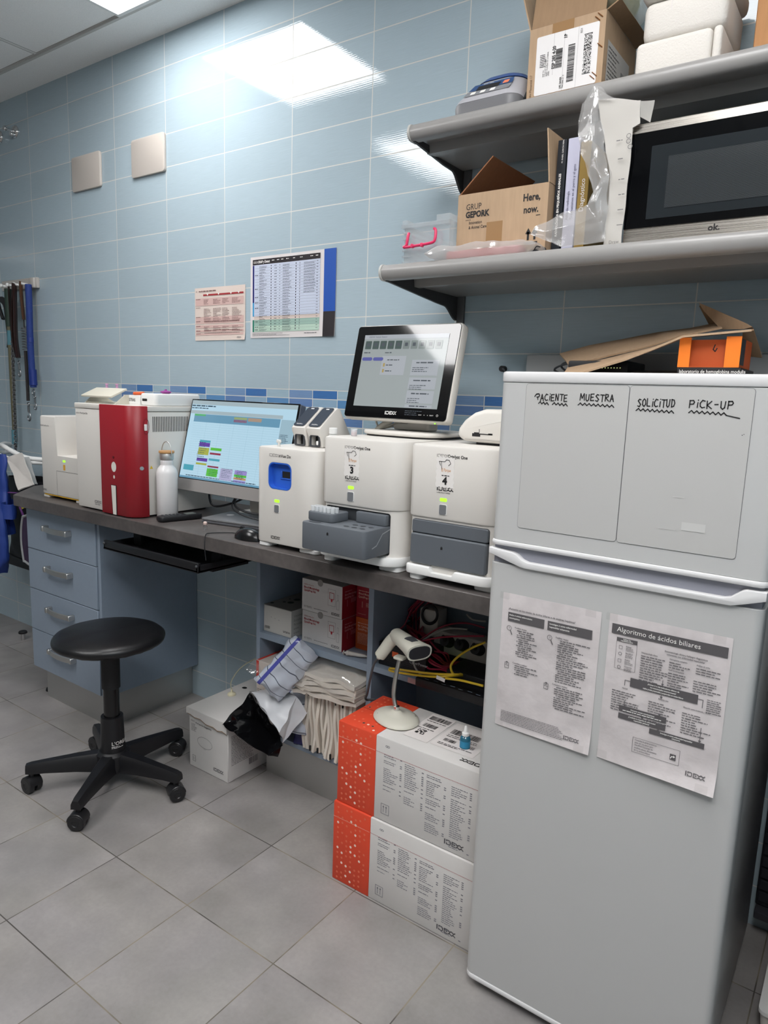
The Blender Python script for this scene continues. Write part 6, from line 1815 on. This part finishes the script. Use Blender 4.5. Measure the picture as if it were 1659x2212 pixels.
g = G(); g.poly_sheet([((x1 - .002, yb, zt), (P3.x, yb, P3.z), (P3.x + .004, -.065, P3.z), (x1 - .002, -.065, zt))], 2, .003, .0006, 3); part('flap', g, CARD, t)
p = fp(x0, yb, S2)
p.text('GRUP', .024, .133, .0145, sx=.85); p.text('GEPORK', .024, .1145, .0145, bold=.045, sx=.85); p.text('Innovation', .034, .098, .0075, bold=.01, sx=.85); p.text('& Animal Care', .034, .0865, .0075, bold=.01, sx=.82)
for i in range(4): p.disc(.026 + i * .004, .1085, .0012, 8)
p.text('Here,', .18, .136, .0165, bold=.03, sx=.85); p.text('now.', .183, .108, .0165, bold=.03, sx=.85); p.rect(.216, .1, .227, .1015)
for u in (.199, .216): p.rect(u - .0028, .045, u + .0028, .064); p.poly([(u - .0075, .060), (u, .058), (u + .0075, .060), (u, .073)])
p.rect(.19, .036, .224, .041)
for i in range(9): p.disc(.11 + i * .0165, .012 + .006 * (i % 2) + .0008 * i, .0035 + .0004 * i, 14); p.disc(.15 + i * .011, .004, .003, 12)
p.part('printing', INK, t)
p = fp(x0, yb, S2); p.rect(.085, .004, .129, .098); p.part('tape', mat('brown_tape', '94734f', .25), t, 'brown tape')
def book(a, b, zt_, m, label, txt, ink, hh):
    t = thing('book', label, 'book', ((a + b) / 2, -.2, S2), group='books on the lower shelf')
    g = G(); g.box(a, b, -.302, -.11, S2, zt_, .0012, 1); part('cover', g, m, t)
    g = G(); g.box(a + .002, b - .002, -.30, -.1095, S2 + .003, zt_ + .0002); part('pages', g, PAPER, t)
    p = Pr(((a + b) / 2, -.302, 0), (1, 0, 0), (0, 0, 1), .0006)
    for (s, u, v, h, bd) in txt: p.text(s, u, v, h, bold=bd, rot=PI / 2)
    p.part('title', ink, t)
book(1.4905, 1.5125, 1.982, mat('book_black', '1d2127', .35), 'black book standing beside the brown cardboard box', (('RADIOLÓGICA EN PEQUEÑOS ANIMALES', .002, 1.765, .0055, .03), ('M. ISABEL GARCÍA REAL', .004, 1.93, .0035, 0)), INKW, 1)
book(1.516, 1.545, 1.982, mat('book_lilac', 'b9b9cc', .35), 'pale lilac radiology atlas standing right of the black book', (('Atlas de radiología', -.003, 1.80, .0062, 0), ('Traumatismos en el perro y el gato', .008, 1.80, .0062, 0)), mat('book_ink', '4d4d66', .6), 1)
book(1.547, 1.572, 1.97, mat('book_gold', '8f7436', .4), 'ochre book partly behind the clear bag', (('Diagnóstico', .004, 1.815, .011, 0),), INKW, 1)
# bag of printed pouches
t = thing('paper_pouch', 'tall white paper pouch standing against the left edge of the microwave', 'pouch', (1.63, -.39, S2))
yy = -.384
g = G()
o_ = [BAG(885, 285, yy), BAG(1080, 272, yy), BAG(1370, 290, yy), BAG(1362, 545, yy), BAG(1275, 600, yy), BAG(1240, 1000, yy), BAG(1160, 1850, yy), BAG(950, 1880, yy), BAG(1030, 1150, yy), BAG(930, 600, yy)]
o_[6].z = o_[7].z = S2 + .002
o_ = [tuple(q) for q in o_]
g.poly_sheet([(o_[0], o_[9], o_[4], o_[3], o_[2], o_[1]), (o_[9], o_[8], o_[5], o_[4]), (o_[8], o_[7], o_[6], o_[5])], 4, .002, .003, 3, 22); part('pouch', g, mat('pouch_white', 'b5b1ab', .5), t, sharp=70)
g = G(); g.poly_sheet([tuple(map(tuple, (BAG(1362, 300, -.36), BAG(1522, 292, -.34), BAG(1470, 540, -.34), BAG(1362, 470, -.36))))], 3, .001, .003, 4, 22); part('flap', g, mat('pouch_white', 'b5b1ab', .5), t, sharp=70)
p = Pr((0, -.3885, 0), (1, 0, 0), (0, 0, 1), .0005)
r = random.Random(17)
for (u, v) in ((1150, 745), (1165, 950), (1170, 1180), (1170, 1350), (1160, 1520), (1150, 1690)):
    q = BAG(u, v, -.389); p.fine(q.x - .010, q.z, .013, .0028, r, 1)
for (u, v) in ((1235, 690), (1232, 750), (1250, 810)):
    q = BAG(u, v, -.389); p.ring(q.x, q.z, .005, .0012, 12)
q = BAG(1010, 1862, -.389); p.text('Draw', q.x, S2 + .006, .007)
p.part('printing', INKG, t)
t = thing('film_bag', 'tall crinkled clear plastic bag slumped beside the books on the lower shelf', 'bag', (1.56, -.39, S2))
c_ = [BAG(u, v, -.392) for u, v in ((850, 125), (1090, 268), (890, 295), (930, 600), (1000, 1000), (1030, 1150), (960, 1880), (480, 1920), (135, 1800), (190, 1700), (500, 1560), (790, 1450), (885, 1420), (765, 1050), (700, 935), (670, 640), (730, 320))]
for q in c_: q.z = max(q.z, S2 + .004)
ctr = [BAG(820, 330, -.40), BAG(800, 640, -.41), BAG(830, 930, -.405), BAG(900, 1200, -.408), BAG(850, 1600, -.408), BAG(500, 1720, -.406)]
c_ = [tuple(q) for q in c_]; ctr = [tuple(q) for q in ctr]
g = G()
for dy in (0, 1):
    A = c_ if not dy else c_
    C6 = ctr if not dy else [(q[0], q[1] + .03, q[2]) for q in ctr]
    g.poly_sheet([(A[0], A[1], A[2], C6[0]), (A[0], C6[0], A[16]), (C6[0], A[2], A[3], C6[1]), (C6[0], C6[1], A[15], A[16]), (C6[1], A[3], A[4], C6[2]), (C6[1], C6[2], A[14], A[15]), (C6[2], A[4], A[5], C6[3]), (C6[2], C6[3], A[12], A[13], A[14]), (C6[3], A[5], A[6], C6[4]), (C6[3], C6[4], A[11], A[12]), (C6[4], A[6], A[7], C6[5]), (C6[4], C6[5], A[10], A[11]), (C6[5], A[7], A[8]), (C6[5], A[8], A[9], A[10])], 3, 0, .007, 3 + dy, 30)
part('bag', g, FILM3, t, sharp=70)
t = thing('swab_bag', 'flat crinkled bag of pink-capped swabs lying on the lower shelf front', 'bag', (1.34, -.375, S2))
g = pillow('p', (1.345, -.375, S2 + .019), (.148, .033, .021), Matrix.Rotation(.05, 4, 'Z'), None, 9, .008)
for v in g.bm.verts: v.co.z = max(v.co.z, S2 + .001)
part('bag', g, FILM2, t, sharp=70)
g = G(); g.box(1.25, 1.45, -.39, -.355, S2 + .004, S2 + .024, .003); part('swabs', g, mat('swab_pink', 'd99a9a', .6), t, 'pink swabs')
g = G(); g.prism([(-.012, 0), (.016, 0), (.018, .004), (.006, .010), (-.008, .010)], -.012, .012, 'xz', .002, 1); g.tube([(.0, -.01, .008), (.006, -.012, .016), (.016, -.012, .014)], .0014, 6, 4); g.move(Matrix.Translation((1.485, -.375, S2))); single('binder_clip', g, BLACKP, 'small black clip in front of the brown cardboard box', 'clip')

# ---------------- microwave
MWS = brushed('microwave_steel', 'b9b4ad', .28)
t = thing('microwave_oven', 'black microwave oven with steel top and bottom strips on the lower shelf', 'microwave', (1.93, -.2, S2))
x0, x1, yf = 1.684, 2.175, -.372
g = G(); g.box(x0 + .006, x1 - .004, yf + .03, -.015, S2 + .008, 1.955, .004); part('body', g, BLACKM, t)
g = G(); g.prism(g.rrect(x0, x1, S2 + .004, 1.960, .008, 4), yf + .004, yf + .03, 'xz', .002, 1); dr = part('door', g, MWS, t, 'steel door frame')
g = G(); g.box(x0 + .0005, x1, yf + .001, yf + .005, 1.749, 1.9405); part('glass', g, mat('oven_glass', '08090b', .05, spec=.25), dr, 'black door glass')
p = fp(0, yf + .001, 0); p.rect(1.730, 1.765, 2.10, 1.911); p.part('window', mat('oven_window', '24282b', .08, spec=.25), dr)
k = NB('oven_mesh')
fxm = k.math('SUBTRACT', k.math('FRACT', k.math('DIVIDE', k.math('ADD', k.x, k.math('MULTIPLY', k.math('FLOOR', k.math('DIVIDE', k.z, .0016)), .0009)), .0018)), .5)
fzm = k.math('SUBTRACT', k.math('FRACT', k.math('DIVIDE', k.z, .0016)), .5)
dm = k.math('ADD', k.math('MULTIPLY', fxm, fxm), k.math('MULTIPLY', fzm, fzm))
k.put(k.b.inputs['Base Color'], k.mix(k.math('LESS_THAN', dm, .06), lin('26292c'), lin('505456')))
k.b.inputs['Roughness'].default_value = .12
p = fp(0, yf + .0003, 0); p.rect(1.766, 1.784, 2.07, 1.886); p.part('mesh', k.m, dr)
p = fp(0, yf + .004, 0); p.text('ok.', 1.856, 1.7305, .0125, bold=.03, sx=1.05); p.part('lettering', INK, dr)
for x in (1.72, 2.13):
    for y in (-.3, -.06):
        g = G(); g.cyl((x, y, S2), (x, y, S2 + .009), .012, n=12); part('foot', g, BLACKM, t)

# ================================================================== on the wall
PLT = mat('plate_beige', 'c4bcb4', .55)
def plate(x0, x1, z0, z1, label):
    g = G(); g.prism(g.rrect(x0, x1, z0, z1, .012, 5), -.0125, -.0003, 'xz', .003, 2); single('cover_plate', g, PLT, label, 'cover plate', 'blank cover plates')
plate(-1.03, -.804, 2.257, 2.408, 'left blank beige cover plate high on the tiled wall')
plate(-.573, -.351, 2.256, 2.408, 'right blank beige cover plate high on the tiled wall')
def hook(x, z, label):
    t = thing('wall_hook', label, 'hook', (x, 0, z), group='chrome wall hooks')
    g = G(); g.lathe([(.030, -.0003), (.030, -.004), (.026, -.009), (.012, -.012)], n=28, axis='y'); part('rose', g, CHROME, t, W=False)
    g = G(); g.lathe([(.007, -.010), (.007, -.045), (.012, -.05), (.013, -.056), (.010, -.06), (.002, -.061)], n=20, axis='y'); part('peg', g, CHROME, t, W=False)
    g = G(); g.lathe([(.012, 0), (.012, -.014), (.010, -.018), (.002, -.0185)], (0, -.01, -.016), n=18, axis='y'); part('knob', g, CHROME, t, W=False)
hook(-1.535, 2.612, 'chrome round wall hook high up near the left edge')
hook(-1.69, 2.612, 'chrome round wall hook cut off by the left picture edge')
# posters
def poster(name, x0, x1, z0, z1, label, m, sk=0.0):
    t = thing('poster', label, 'poster', ((x0 + x1) / 2, 0, z0))
    def S(u, v, e=0.0): return V((x0 + u, -.0018 - .0006 * math.sin(u * 22) - e - .004 * max(0, .12 - v / (z1 - z0)) / .12 * (u / (x1 - x0)) ** 3, z0 + v + sk * (u - (x1 - x0) / 2)))
    g = G(); g.sheet(lambda a, b: S(a * (x1 - x0), b * (z1 - z0)), 24, 12, .0004); part('sheet', g, m, t)
    return t, (lambda e=.0012: Pr((0, 0, 0), (1, 0, 0), (0, 0, 1), f=lambda u, v: S(u, v, e))), x1 - x0, z1 - z0
t, F, W, H = poster('red', -.179, .118, 1.570, 1.779, 'small pinkish printed protocol sheet on the tiled wall, left of the chart', mat('poster_cream', 'd8c9c0', .6))
r = random.Random(41)
p = F(.0010)
for (a, b) in ((.80, .66), (.45, .32), (.29, .235), (.20, .16), (.14, .10)):
    n_ = 8
    for i in range(n_): p.rect((.02 + .95 * i / n_) * W, b * H, (.02 + .95 * (i + 1) / n_) * W, a * H)
p.part('tinted_band', mat('band_pink', 'cdaea8', .6), t)
p = F(.0013)
for i in range(8): p.rect((.18 + .79 * i / 8) * W, .845 * H, (.18 + .79 * (i + 1) / 8) * W, .875 * H)
p.part('header_bar', mat('band_red', '9c2f33', .6), t)
p = F(.0018)
for u in (.27, .49, .73, .88): p.poly([(u * W - .006, .885 * H), (u * W + .006, .885 * H), (u * W, .845 * H)][::-1])
p.part('marker', INKW, t)
p = F(.0016)
p.fine(.09 * W, .925 * H, .4 * W, .005, r, .9); p.text('IX', .03 * W, .918 * H, .006)
for (u, w) in ((.19, .16), (.38, .16), (.56, .16), (.75, .2)):
    for (v, n) in ((.79, 4), (.62, 7), (.44, 3), (.22 + .06, 2), (.155 + .07, 2)): p.block(u * W, v * H, w * W, n * .0052, n, r, .42, .4)
for v in (.78, .62, .44, .36, .27, .18, .125): p.fine(.03 * W, v * H, .12 * W, .003, r)
for v in (.36, .345, .19, .135): p.fine(.2 * W, v * H, .7 * W, .0026, r, 1)
p.part('printing', mat('poster_ink', '6b4a48', .7), t)
p = F(.0016); p.logo(.85 * W, .035 * H, .006); p.part('printing', INKG, t)
t, F, W, H = poster('chart', .147, .572, 1.575, 1.875, 'large printed test chart with a blue and black right edge on the tiled wall', mat('poster_white', 'd9d3d2', .5))
def bands(p, u0, u1, v0, v1, n=12):
    for i in range(n): p.rect((u0 + (u1 - u0) * i / n) * W, v0 * H, (u0 + (u1 - u0) * (i + 1) / n) * W, v1 * H)
p = F(.0010); bands(p, .872, 1.0, .29, 1.0, 4); p.part('blue_strip', mat('strip_blue', '2452a8', .5), t, 'blue strip')
p = F(.0010); bands(p, .872, 1.0, 0, .29, 4); p.part('black_strip', mat('strip_black', '2a2528', .5), t, 'black strip')
p = F(.0016); p.logo(.888 * W, .045 * H, .009); p.part('lettering', INKW, t)
p = F(.0010); bands(p, .05, .83, .27, .90); p.part('table_area', mat('table_blue', 'c3cbdd', .6), t)
p = F(.0010); bands(p, .05, .83, .225, .265); p.part('table_area', mat('table_beige', 'd3c3bb', .6), t)
p = F(.0010); bands(p, .05, .83, .15, .225); p.part('table_area', mat('table_green', '9bb9ad', .6), t)
p = F(.0010); bands(p, .05, .83, .075, .15); p.part('table_area', mat('table_pale', 'b6cfbf', .6), t)
p = F(.0012); bands(p, .03, .83, .90, .965); p.part('header_bar', mat('strip_black', '2a2528', .5), t)
p = F(.0012); p.rect(.03 * W, .44 * H, .05 * W, .895 * H); p.part('side_bar', mat('bar_navy', '2f3478', .5), t)
p = F(.0012); p.rect(.03 * W, .27 * H, .05 * W, .44 * H); p.part('side_bar', mat('bar_cyan', '4aa0cf', .5), t)
p = F(.0012); p.rect(.03 * W, .075 * H, .05 * W, .225 * H); p.part('side_bar', mat('bar_green', '2f7f6c', .5), t)
p = F(.0019); p.text('IDEXX', .042 * W, .918 * H, .0085, sx=.75); p.text('SNAP y Detect', .105 * W, .918 * H, .0095, bold=.03, sx=.72)
for u in (.27, .33, .38, .44, .52, .60, .72, .78): p.fine(u * W, .935 * H, .03 * W, .0035, r, 1)
p.part('lettering', INKW, t)
p = F(.0016)
nr = 24
for i in range(nr):
    v = (.875 - i * .0335) * H
    if r.random() < .3: p.fine(.06 * W, v - .002, .045 * W, .0032, r, 1)
    p.block(.115 * W, v + .003, .1 * W, .0075, 2, r, .45, .4)
    p.disc(.262 * W, v, .0022, 6, .0028); p.fine(.30 * W, v - .001, .03 * W, .0025, r, 1); p.fine(.36 * W, v - .001, .01 * W, .0025, r, 1)
    p.block(.40 * W, v + .003, .11 * W, .0075, 2, r, .45, .6)
    p.disc(.555 * W, v, .0022, 8, .003); p.rect(.598 * W, v - .003, .602 * W, v + .003)
    if i < 11: p.block(.645 * W, v + .003, .14 * W, .0075, 2, r, .45, .85)
    p.fine(.79 * W, v, .02 * W, .0022, r, 1)
    for j in range(6): p.rect((.06 + .77 * j / 6) * W, v - .006, (.06 + .77 * (j + 1) / 6) * W, v - .0057)
p.block(.03 * W, .065 * H, .5 * W, .011, 3, r, .45, .5); p.fine(.66 * W, .045 * H, .15 * W, .003, r, 1)
p.part('printing', mat('chart_ink', '3f3d48', .7), t)

# leash rail and what hangs from it
t = thing('leash_rail', 'white wall rail with four pegs holding the leashes at the left', 'rail', (-1.545, 0, 1.845))
g = G(); g.box(-1.72, -1.372, -.018, -.0003, 1.848, 1.899, .002, 1); part('board', g, mat('rail_white', 'b9b4ae', .5), t)
g = G(); g.box(-1.42, -1.372, -.034, -.018, 1.846, 1.897, .006, 2); part('end_block', g, mat('rail_white', 'b9b4ae', .5), t)
PEGX = (-1.655, -1.59, -1.525, -1.46)
for x in PEGX:
    g = G(); g.lathe([(.006, -.017), (.006, -.045), (.010, -.05), (.011, -.056), (.006, -.061), (.001, -.061)], (x, 0, 1.868), 16, 'y'); part('peg', g, WHITEW, t)
t = thing('catch_pole', 'long green-handled pole hanging at the left of the leash rail', 'pole', (-1.6, -.05, 1.02))
g = G(); g.cyl((-1.597, -.05, 1.85), (-1.600, -.05, 1.66), .017, .016, 14); part('grip', g, mat('dark_green', '23352c', .6), t, 'dark green grip')
g = G(); g.cyl((-1.600, -.05, 1.66), (-1.61, -.045, 1.055), .0125, n=14); part('shaft', g, mat('olive_shaft', '5d5a45', .5), t)
for z in (1.64, 1.12):
    g = G(); g.cyl((-1.600 - .01 * (1.66 - z) / .6, -.048, z), (-1.6005 - .01 * (1.66 - z + .07) / .6, -.048, z - .075), .0145, n=14); part('sleeve', g, mat('teal_sleeve', '4f7f8c', .5), t)
g = G(); g.cyl((-1.61, -.045, 1.055), (-1.61, -.045, 1.02), .010, .007, 12); part('tip', g, mat('brown_tip', '4a3a2a', .6), t)
g = G(); g.tube([(-1.66, -.05, 1.70), (-1.69, -.055, 1.78), (-1.655, -.06, 1.80), (-1.615, -.055, 1.77), (-1.612, -.05, 1.70), (-1.60, -.05, 1.60), (-1.61, -.05, 1.55)], .016, 8, 6, flat=.5); single('black_strap', g, BLACKM, 'short black strap looped around the green pole handle', 'strap')
t = thing('chain_leash', 'long steel chain leash with black strap hanging on the second peg', 'leash', (-1.57, -.05, 1.0))
g = G(); g.tube([(-1.585, -.05, 1.86), (-1.578, -.052, 1.75), (-1.575, -.05, 1.58)], .011, 8, 6, flat=.4); part('strap', g, mat('strap_brown', '2b1f1c', .6), t)
CHM = mat('chain_steel', '8f9092', .3, 1)
for k in range(46):
    z = 1.58 - k * .0125
    g = G()
    pts = [(-1.575 - .00055 * k + .0075 * math.cos(a) * (k % 2), -.05 + .0075 * math.cos(a) * (1 - k % 2), z + .0095 * math.sin(a)) for a in [2 * PI * i / 8 for i in range(8)]]
    g.tube(pts, .0032, 5, 0, True); part('link', g, CHM, t)
def clip(g, x, y, z, s=1.0):
    g.tube([(x + .008 * s * math.cos(a), y, z + .008 * s * math.sin(a)) for a in [2 * PI * i / 12 for i in range(12)]], .0022 * s, 6, 0, True)
    g.cyl((x, y, z - .008 * s), (x, y, z - .03 * s), .0045 * s, n=10)
    g.tube([(x, y, z - .03 * s), (x + .010 * s, y, z - .04 * s), (x + .010 * s, y, z - .058 * s), (x, y, z - .066 * s), (x - .008 * s, y, z - .058 * s), (x - .006 * s, y, z - .045 * s)], .0028 * s, 6, 4)
t = thing('leather_leash', 'folded dark brown leather leash with a snap hook on the leash rail', 'leash', (-1.525, -.05, 1.37))
g = G()
for dx, y in ((-.026, -.05), (.012, -.058), (-.006, -.045)):
    g.tube([(-1.525 + dx * .4, y, 1.872), (-1.53 + dx, y, 1.75), (-1.53 + dx, y - .004, 1.6), (-1.522 + dx * .6, y, 1.50)], .02, 8, 6, flat=.3)
part('strap', g, mat('leather_brown', '34211f', .5), t)
g = G(); clip(g, -1.520, -.05, 1.475, 1.1); part('snap_hook', g, CHM, t, 'steel snap hook')
t = thing('spring_leash', 'brown leash with a steel shock spring and dark cord on the leash rail', 'leash', (-1.455, -.05, 1.15))
g = G(); g.tube([(-1.462, -.05, 1.875), (-1.452, -.055, 1.80), (-1.45, -.05, 1.69)], .021, 8, 6, flat=.3); part('strap', g, mat('leather_tan', '5a3c2a', .5), t)
g = G(); g.tube([(-1.45 + .014 * math.cos(k * .9), -.05 + .014 * math.sin(k * .9), 1.655 - k * .0019) for k in range(62)], .0024, 6); part('spring', g, CHM, t, 'steel spring')
g = G(); g.tube([(-1.45, -.05, 1.69), (-1.45, -.05, 1.65)], .003, 6); g.tube([(-1.449, -.05, 1.535), (-1.446, -.05, 1.4), (-1.447, -.05, 1.28)], .013, 8, 6, flat=.6); part('cord', g, mat('dark_cord', '2f2b2b', .8, bump=.001, bscale=300), t)
g = G(); clip(g, -1.446, -.05, 1.262, 1.3); part('snap_hook', g, CHM, t, 'steel snap hook')
t = thing('rope_leash', 'thick blue rope leash with a steel snap hook at the right of the leash rail', 'leash', (-1.39, -.05, 1.23))
g = G(); g.tube([(-1.40, -.045, 1.86), (-1.392, -.05, 1.75), (-1.398, -.05, 1.58), (-1.394, -.05, 1.42), (-1.388, -.05, 1.35)], .0165, 10, 8); part('rope', g, mat('blue_rope', '1f3678', .7, bump=.002, bscale=150), t)
g = G(); g.cyl((-1.390, -.05, 1.44), (-1.387, -.05, 1.36), .0195, n=16); g.cyl((-1.397, -.05, 1.60), (-1.396, -.05, 1.575), .0165, n=16); part('sleeve', g, mat('blue_sleeve', '1b3078', .4), t)
g = G(); g.tube([(-1.39 + .013 * math.cos(a), -.05, 1.325 + .013 * math.sin(a)) for a in [2 * PI * i / 14 for i in range(14)]], .0022, 6, 0, True); clip(g, -1.378, -.05, 1.302, 1.0); part('snap_hook', g, CHM, t, 'steel ring and snap hook')

# ================================================================== clothes rack corner at the left
LL = crop(0, 930, 781 / 120)
t = thing('bag_rack', 'white tubular rack with looped ends holding coats and bags at the left edge', 'rack', (-1.35, -.22, .98))
g = G(); g.tube([(-1.75, -.0005, 1.03), (-1.70, -.06, 1.04), (-1.55, -.15, 1.045), (-1.42, -.20, 1.05), (-1.36, -.19, 1.03), (-1.30, -.15, 1.0), (-1.24, -.08, .99), (-1.2, -.0005, .985)], .012, 10, 8); part('upper_tube', g, WHITEW, t)
g = G(); g.tube([(-1.75, -.0005, .99), (-1.6, -.14, 1.0), (-1.45, -.22, 1.01), (-1.38, -.22, 1.0), (-1.32, -.17, .98), (-1.26, -.10, .975), (-1.22, -.0005, .97)], .011, 10, 8); part('lower_tube', g, WHITEW, t)
def hang(pts, cuts, th, nz, seed, fr=14): g = G(); g.poly_sheet([tuple(map(tuple, q)) for q in pts], cuts, th, nz, seed, fr); return g
BLUEC = mat('royal_blue_cloth', '243d88', .55, bump=.0008, bscale=60)
t = thing('blue_jacket', 'royal blue jacket hanging from the white rack at the left edge', 'jacket', (-1.45, -.26, .42))
def f(u, v):
    # a hung garment: rounded folds, wider at the bottom
    a = u * 2 * PI
    wx = .10 + .03 * v + .012 * math.sin(3 * a + v * 4)
    wy = .035 + .03 * v + .010 * math.sin(5 * a + 1 + v * 3)
    return V((-1.44 + .02 * v + wx * math.cos(a), -.23 + wy * math.sin(a) - .02 - .01 * v, 1.015 - v * .40))
g = G(); g.sheet(f, 48, 24); g.crumple(.010, 16, 2); part('body', g, BLUEC, t, sharp=70)
def f(u, v):
    a = u * 2 * PI
    w_ = .062 * (1 - .75 * max(0, v - .8) / .2) * (.8 + .3 * math.sin(v * 3))
    return V((-1.315 + .01 * v + w_ * math.cos(a), -.305 + .035 * math.sin(a), .79 - .36 * v))
g = G(); g.sheet(f, 28, 20); g.crumple(.007, 22, 5); part('sleeve', g, BLUEC, t, sharp=70)
def f(u, v):
    a = u * 2 * PI
    return V((-1.365 + .135 * math.cos(a) + .0 * v, -.27 + .055 * math.sin(a), .80 - .075 * v - .02 * math.cos(a)))
g = G(); g.sheet(f, 36, 8); g.crumple(.009, 18, 9); part('hood', g, BLUEC, t, sharp=70)
WCL = mat('white_cloth', 'c9c4bf', .85, bump=.0006, bscale=90)
w1, w2, w3, w4 = LL(95, 383, -.22), LL(312, 314, -.20), LL(482, 757, -.24), LL(275, 852, -.28)
t = thing('tote_bag', 'white cotton bag slung over the rack beside the cut-off worktop corner', 'bag', tuple((w3 + w4) / 2))
part('cloth', hang([(w1, w2, w3, w4)], 4, .006, .006, 3), WCL, t, sharp=70)
o1, o2, o3, o4 = LL(330, 380, -.17), LL(412, 378, -.15), LL(528, 760, -.17), LL(470, 760, -.2)
t = thing('clear_pouch', 'clear pouch with white papers behind the white cotton bag', 'pouch', tuple((o3 + o4) / 2))
part('film', hang([(o1, o2, o3, o4)], 4, .004, .004, 5), mat('pouch_grey', 'a6a8a8', .2), t, sharp=70)
t = thing('black_holdall', 'large black bag with a purple strap under the white rack', 'bag', (-1.28, -.2, .42))
def f(u, v):
    a = u * 2 * PI
    ex = .6
    return V((-1.33 + .26 * math.copysign(abs(math.cos(a)) ** ex, math.cos(a)) * (.86 + .14 * v), -.085 + .062 * math.copysign(abs(math.sin(a)) ** ex, math.sin(a)), .455 + .43 * (1 - v)))
g = G(); g.sheet(f, 44, 22); g.crumple(.008, 14, 4); part('body', g, mat('bag_black', '131216', .6), t, sharp=70)
g = G(); g.box(-1.60, -1.06, -.15, -.02, .405, .458, .01); part('base', g, mat('bag_black', '131216', .6), t)
s_ = [LL(128, 872, -.27), LL(262, 880, -.27), LL(258, 1010, -.275), LL(328, 1200, -.275)]
g = G(); g.tube([s_[0], (s_[0] + s_[1]) / 2, s_[1]], .009, 8, 4, flat=.4); g.tube([s_[1], s_[2], s_[3]], .012, 8, 6, flat=.4); part('strap', g, mat('purple_strap', '5d2f6b', .6), t, 'purple strap')
g = hang([(LL(295, 1065, -.26), LL(350, 1068, -.26), LL(345, 1090, -.265), LL(310, 1110, -.265))], 2, .002, .001, 3); single('yellow_tag', g, mat('tag_yellow', 'b9b23e', .6), 'small yellow tag on the black bag at the worktop corner', 'tag')
t = thing('pet_carrier_tray', 'grey-rimmed dark purple tray standing between the black bag and the drawer cabinet', 'tray', (-1.02, -.29, .5))
q_ = [LL(345, 1205, -.30), LL(318, 1235, -.30), LL(300, 1400, -.30), LL(305, 1600, -.30), LL(335, 1815, -.30), LL(350, 1838, -.30), LL(470, 1850, -.30), LL(480, 1230, -.30)]
g = G(); g.tube(q_, .006, 8, 6, True); part('rim', g, mat('rim_grey', '9a9c9e', .4), t)
g = G(); g.poly_sheet([tuple(map(tuple, q_))], 3, .004, .001, 3); part('panel', g, mat('dark_purple', '35203f', .5), t)
# door stop
t = thing('door_stop', 'small black-topped metal door stop on the floor by the back wall', 'door stop', (-1.45, -.14, 0))
g = G(); g.cyl((0, 0, 0), (0, 0, .035), .012, n=16); part('stem', g, CHROME, t, W=False)
g = G(); g.lathe([(.014, .0352), (.022, .038), (.022, .046), (.018, .05)], n=18); part('cap', g, BLACKM, t, W=False)
# right of the fridge
t = thing('louvred_panel', 'dark louvred panel in the gap right of the fridge', 'panel', (2.3, -.04, .07))
g = G(); g.box(2.078, 2.6, -.03, -.004, .085, 1.3, .002, 1); part('back', g, mat('louvre_dark', '23242b', .6), t)
for i in range(36):
    g = G(); g.box(2.082, 2.596, -.037, -.031, .10 + i * .0335, .127 + i * .0335, .002, 1); part('slat', g, mat('louvre_dark', '23242b', .6), t)
g = G(); g.box(2.08, 2.6, -.06, -.005, .062, .083, .002, 1); part('sill', g, mat('louvre_sill', '3a3a40', .5), t)
t = thing('light_blocker', 'unseen tall dark block added right of the fridge to shade its side', 'cabinet', (2.45, -.36, 0))  # out-of-view block, added to keep light off the fridge's right side
g = G(); g.box(2.215, 2.69, -.62, -.075, .0, 1.55, .003); part('body', g, mat('blocker_dark', '2b2b2f', .6), t)
g = G(); g.box(2.22, 2.685, -.636, -.6205, .02, 1.54, .002, 1); part('door', g, mat('blocker_dark', '2b2b2f', .6), t)  # front slab of the added block
t = thing('white_tub', 'white plastic tub on the floor right of the fridge', 'tub', (2.175, -.28, 0))
g = levels([(0, 2.142, 2.205, -.36, -.2, .01), (.055, 2.136, 2.21, -.366, -.19, .012)]); part('tub', g, WHITEP, t)
g = levels([(.0552, 2.133, 2.212, -.37, -.187, .014), (.064, 2.133, 2.212, -.37, -.187, .014)]); part('rim', g, WHITEW, t)
# knob on the wall by the fridge
t = thing('cable_outlet', 'small black cable plug on the tiled wall just above the fridge corner', 'plug', (1.24, 0, 1.466))
g = G(); g.cyl((0, -.0003, 0), (0, -.02, 0), .009, n=14); part('plug', g, BLACKM, t, W=False)
g = G(); g.tube([(0.002, -.018, 0), (.012, -.022, -.006), (.014, -.02, -.03), (.02, -.02, -.08)], .0028, 6, 6); part('cable', g, mat('dark_grey_cable', '46484b', .5), t, W=False)
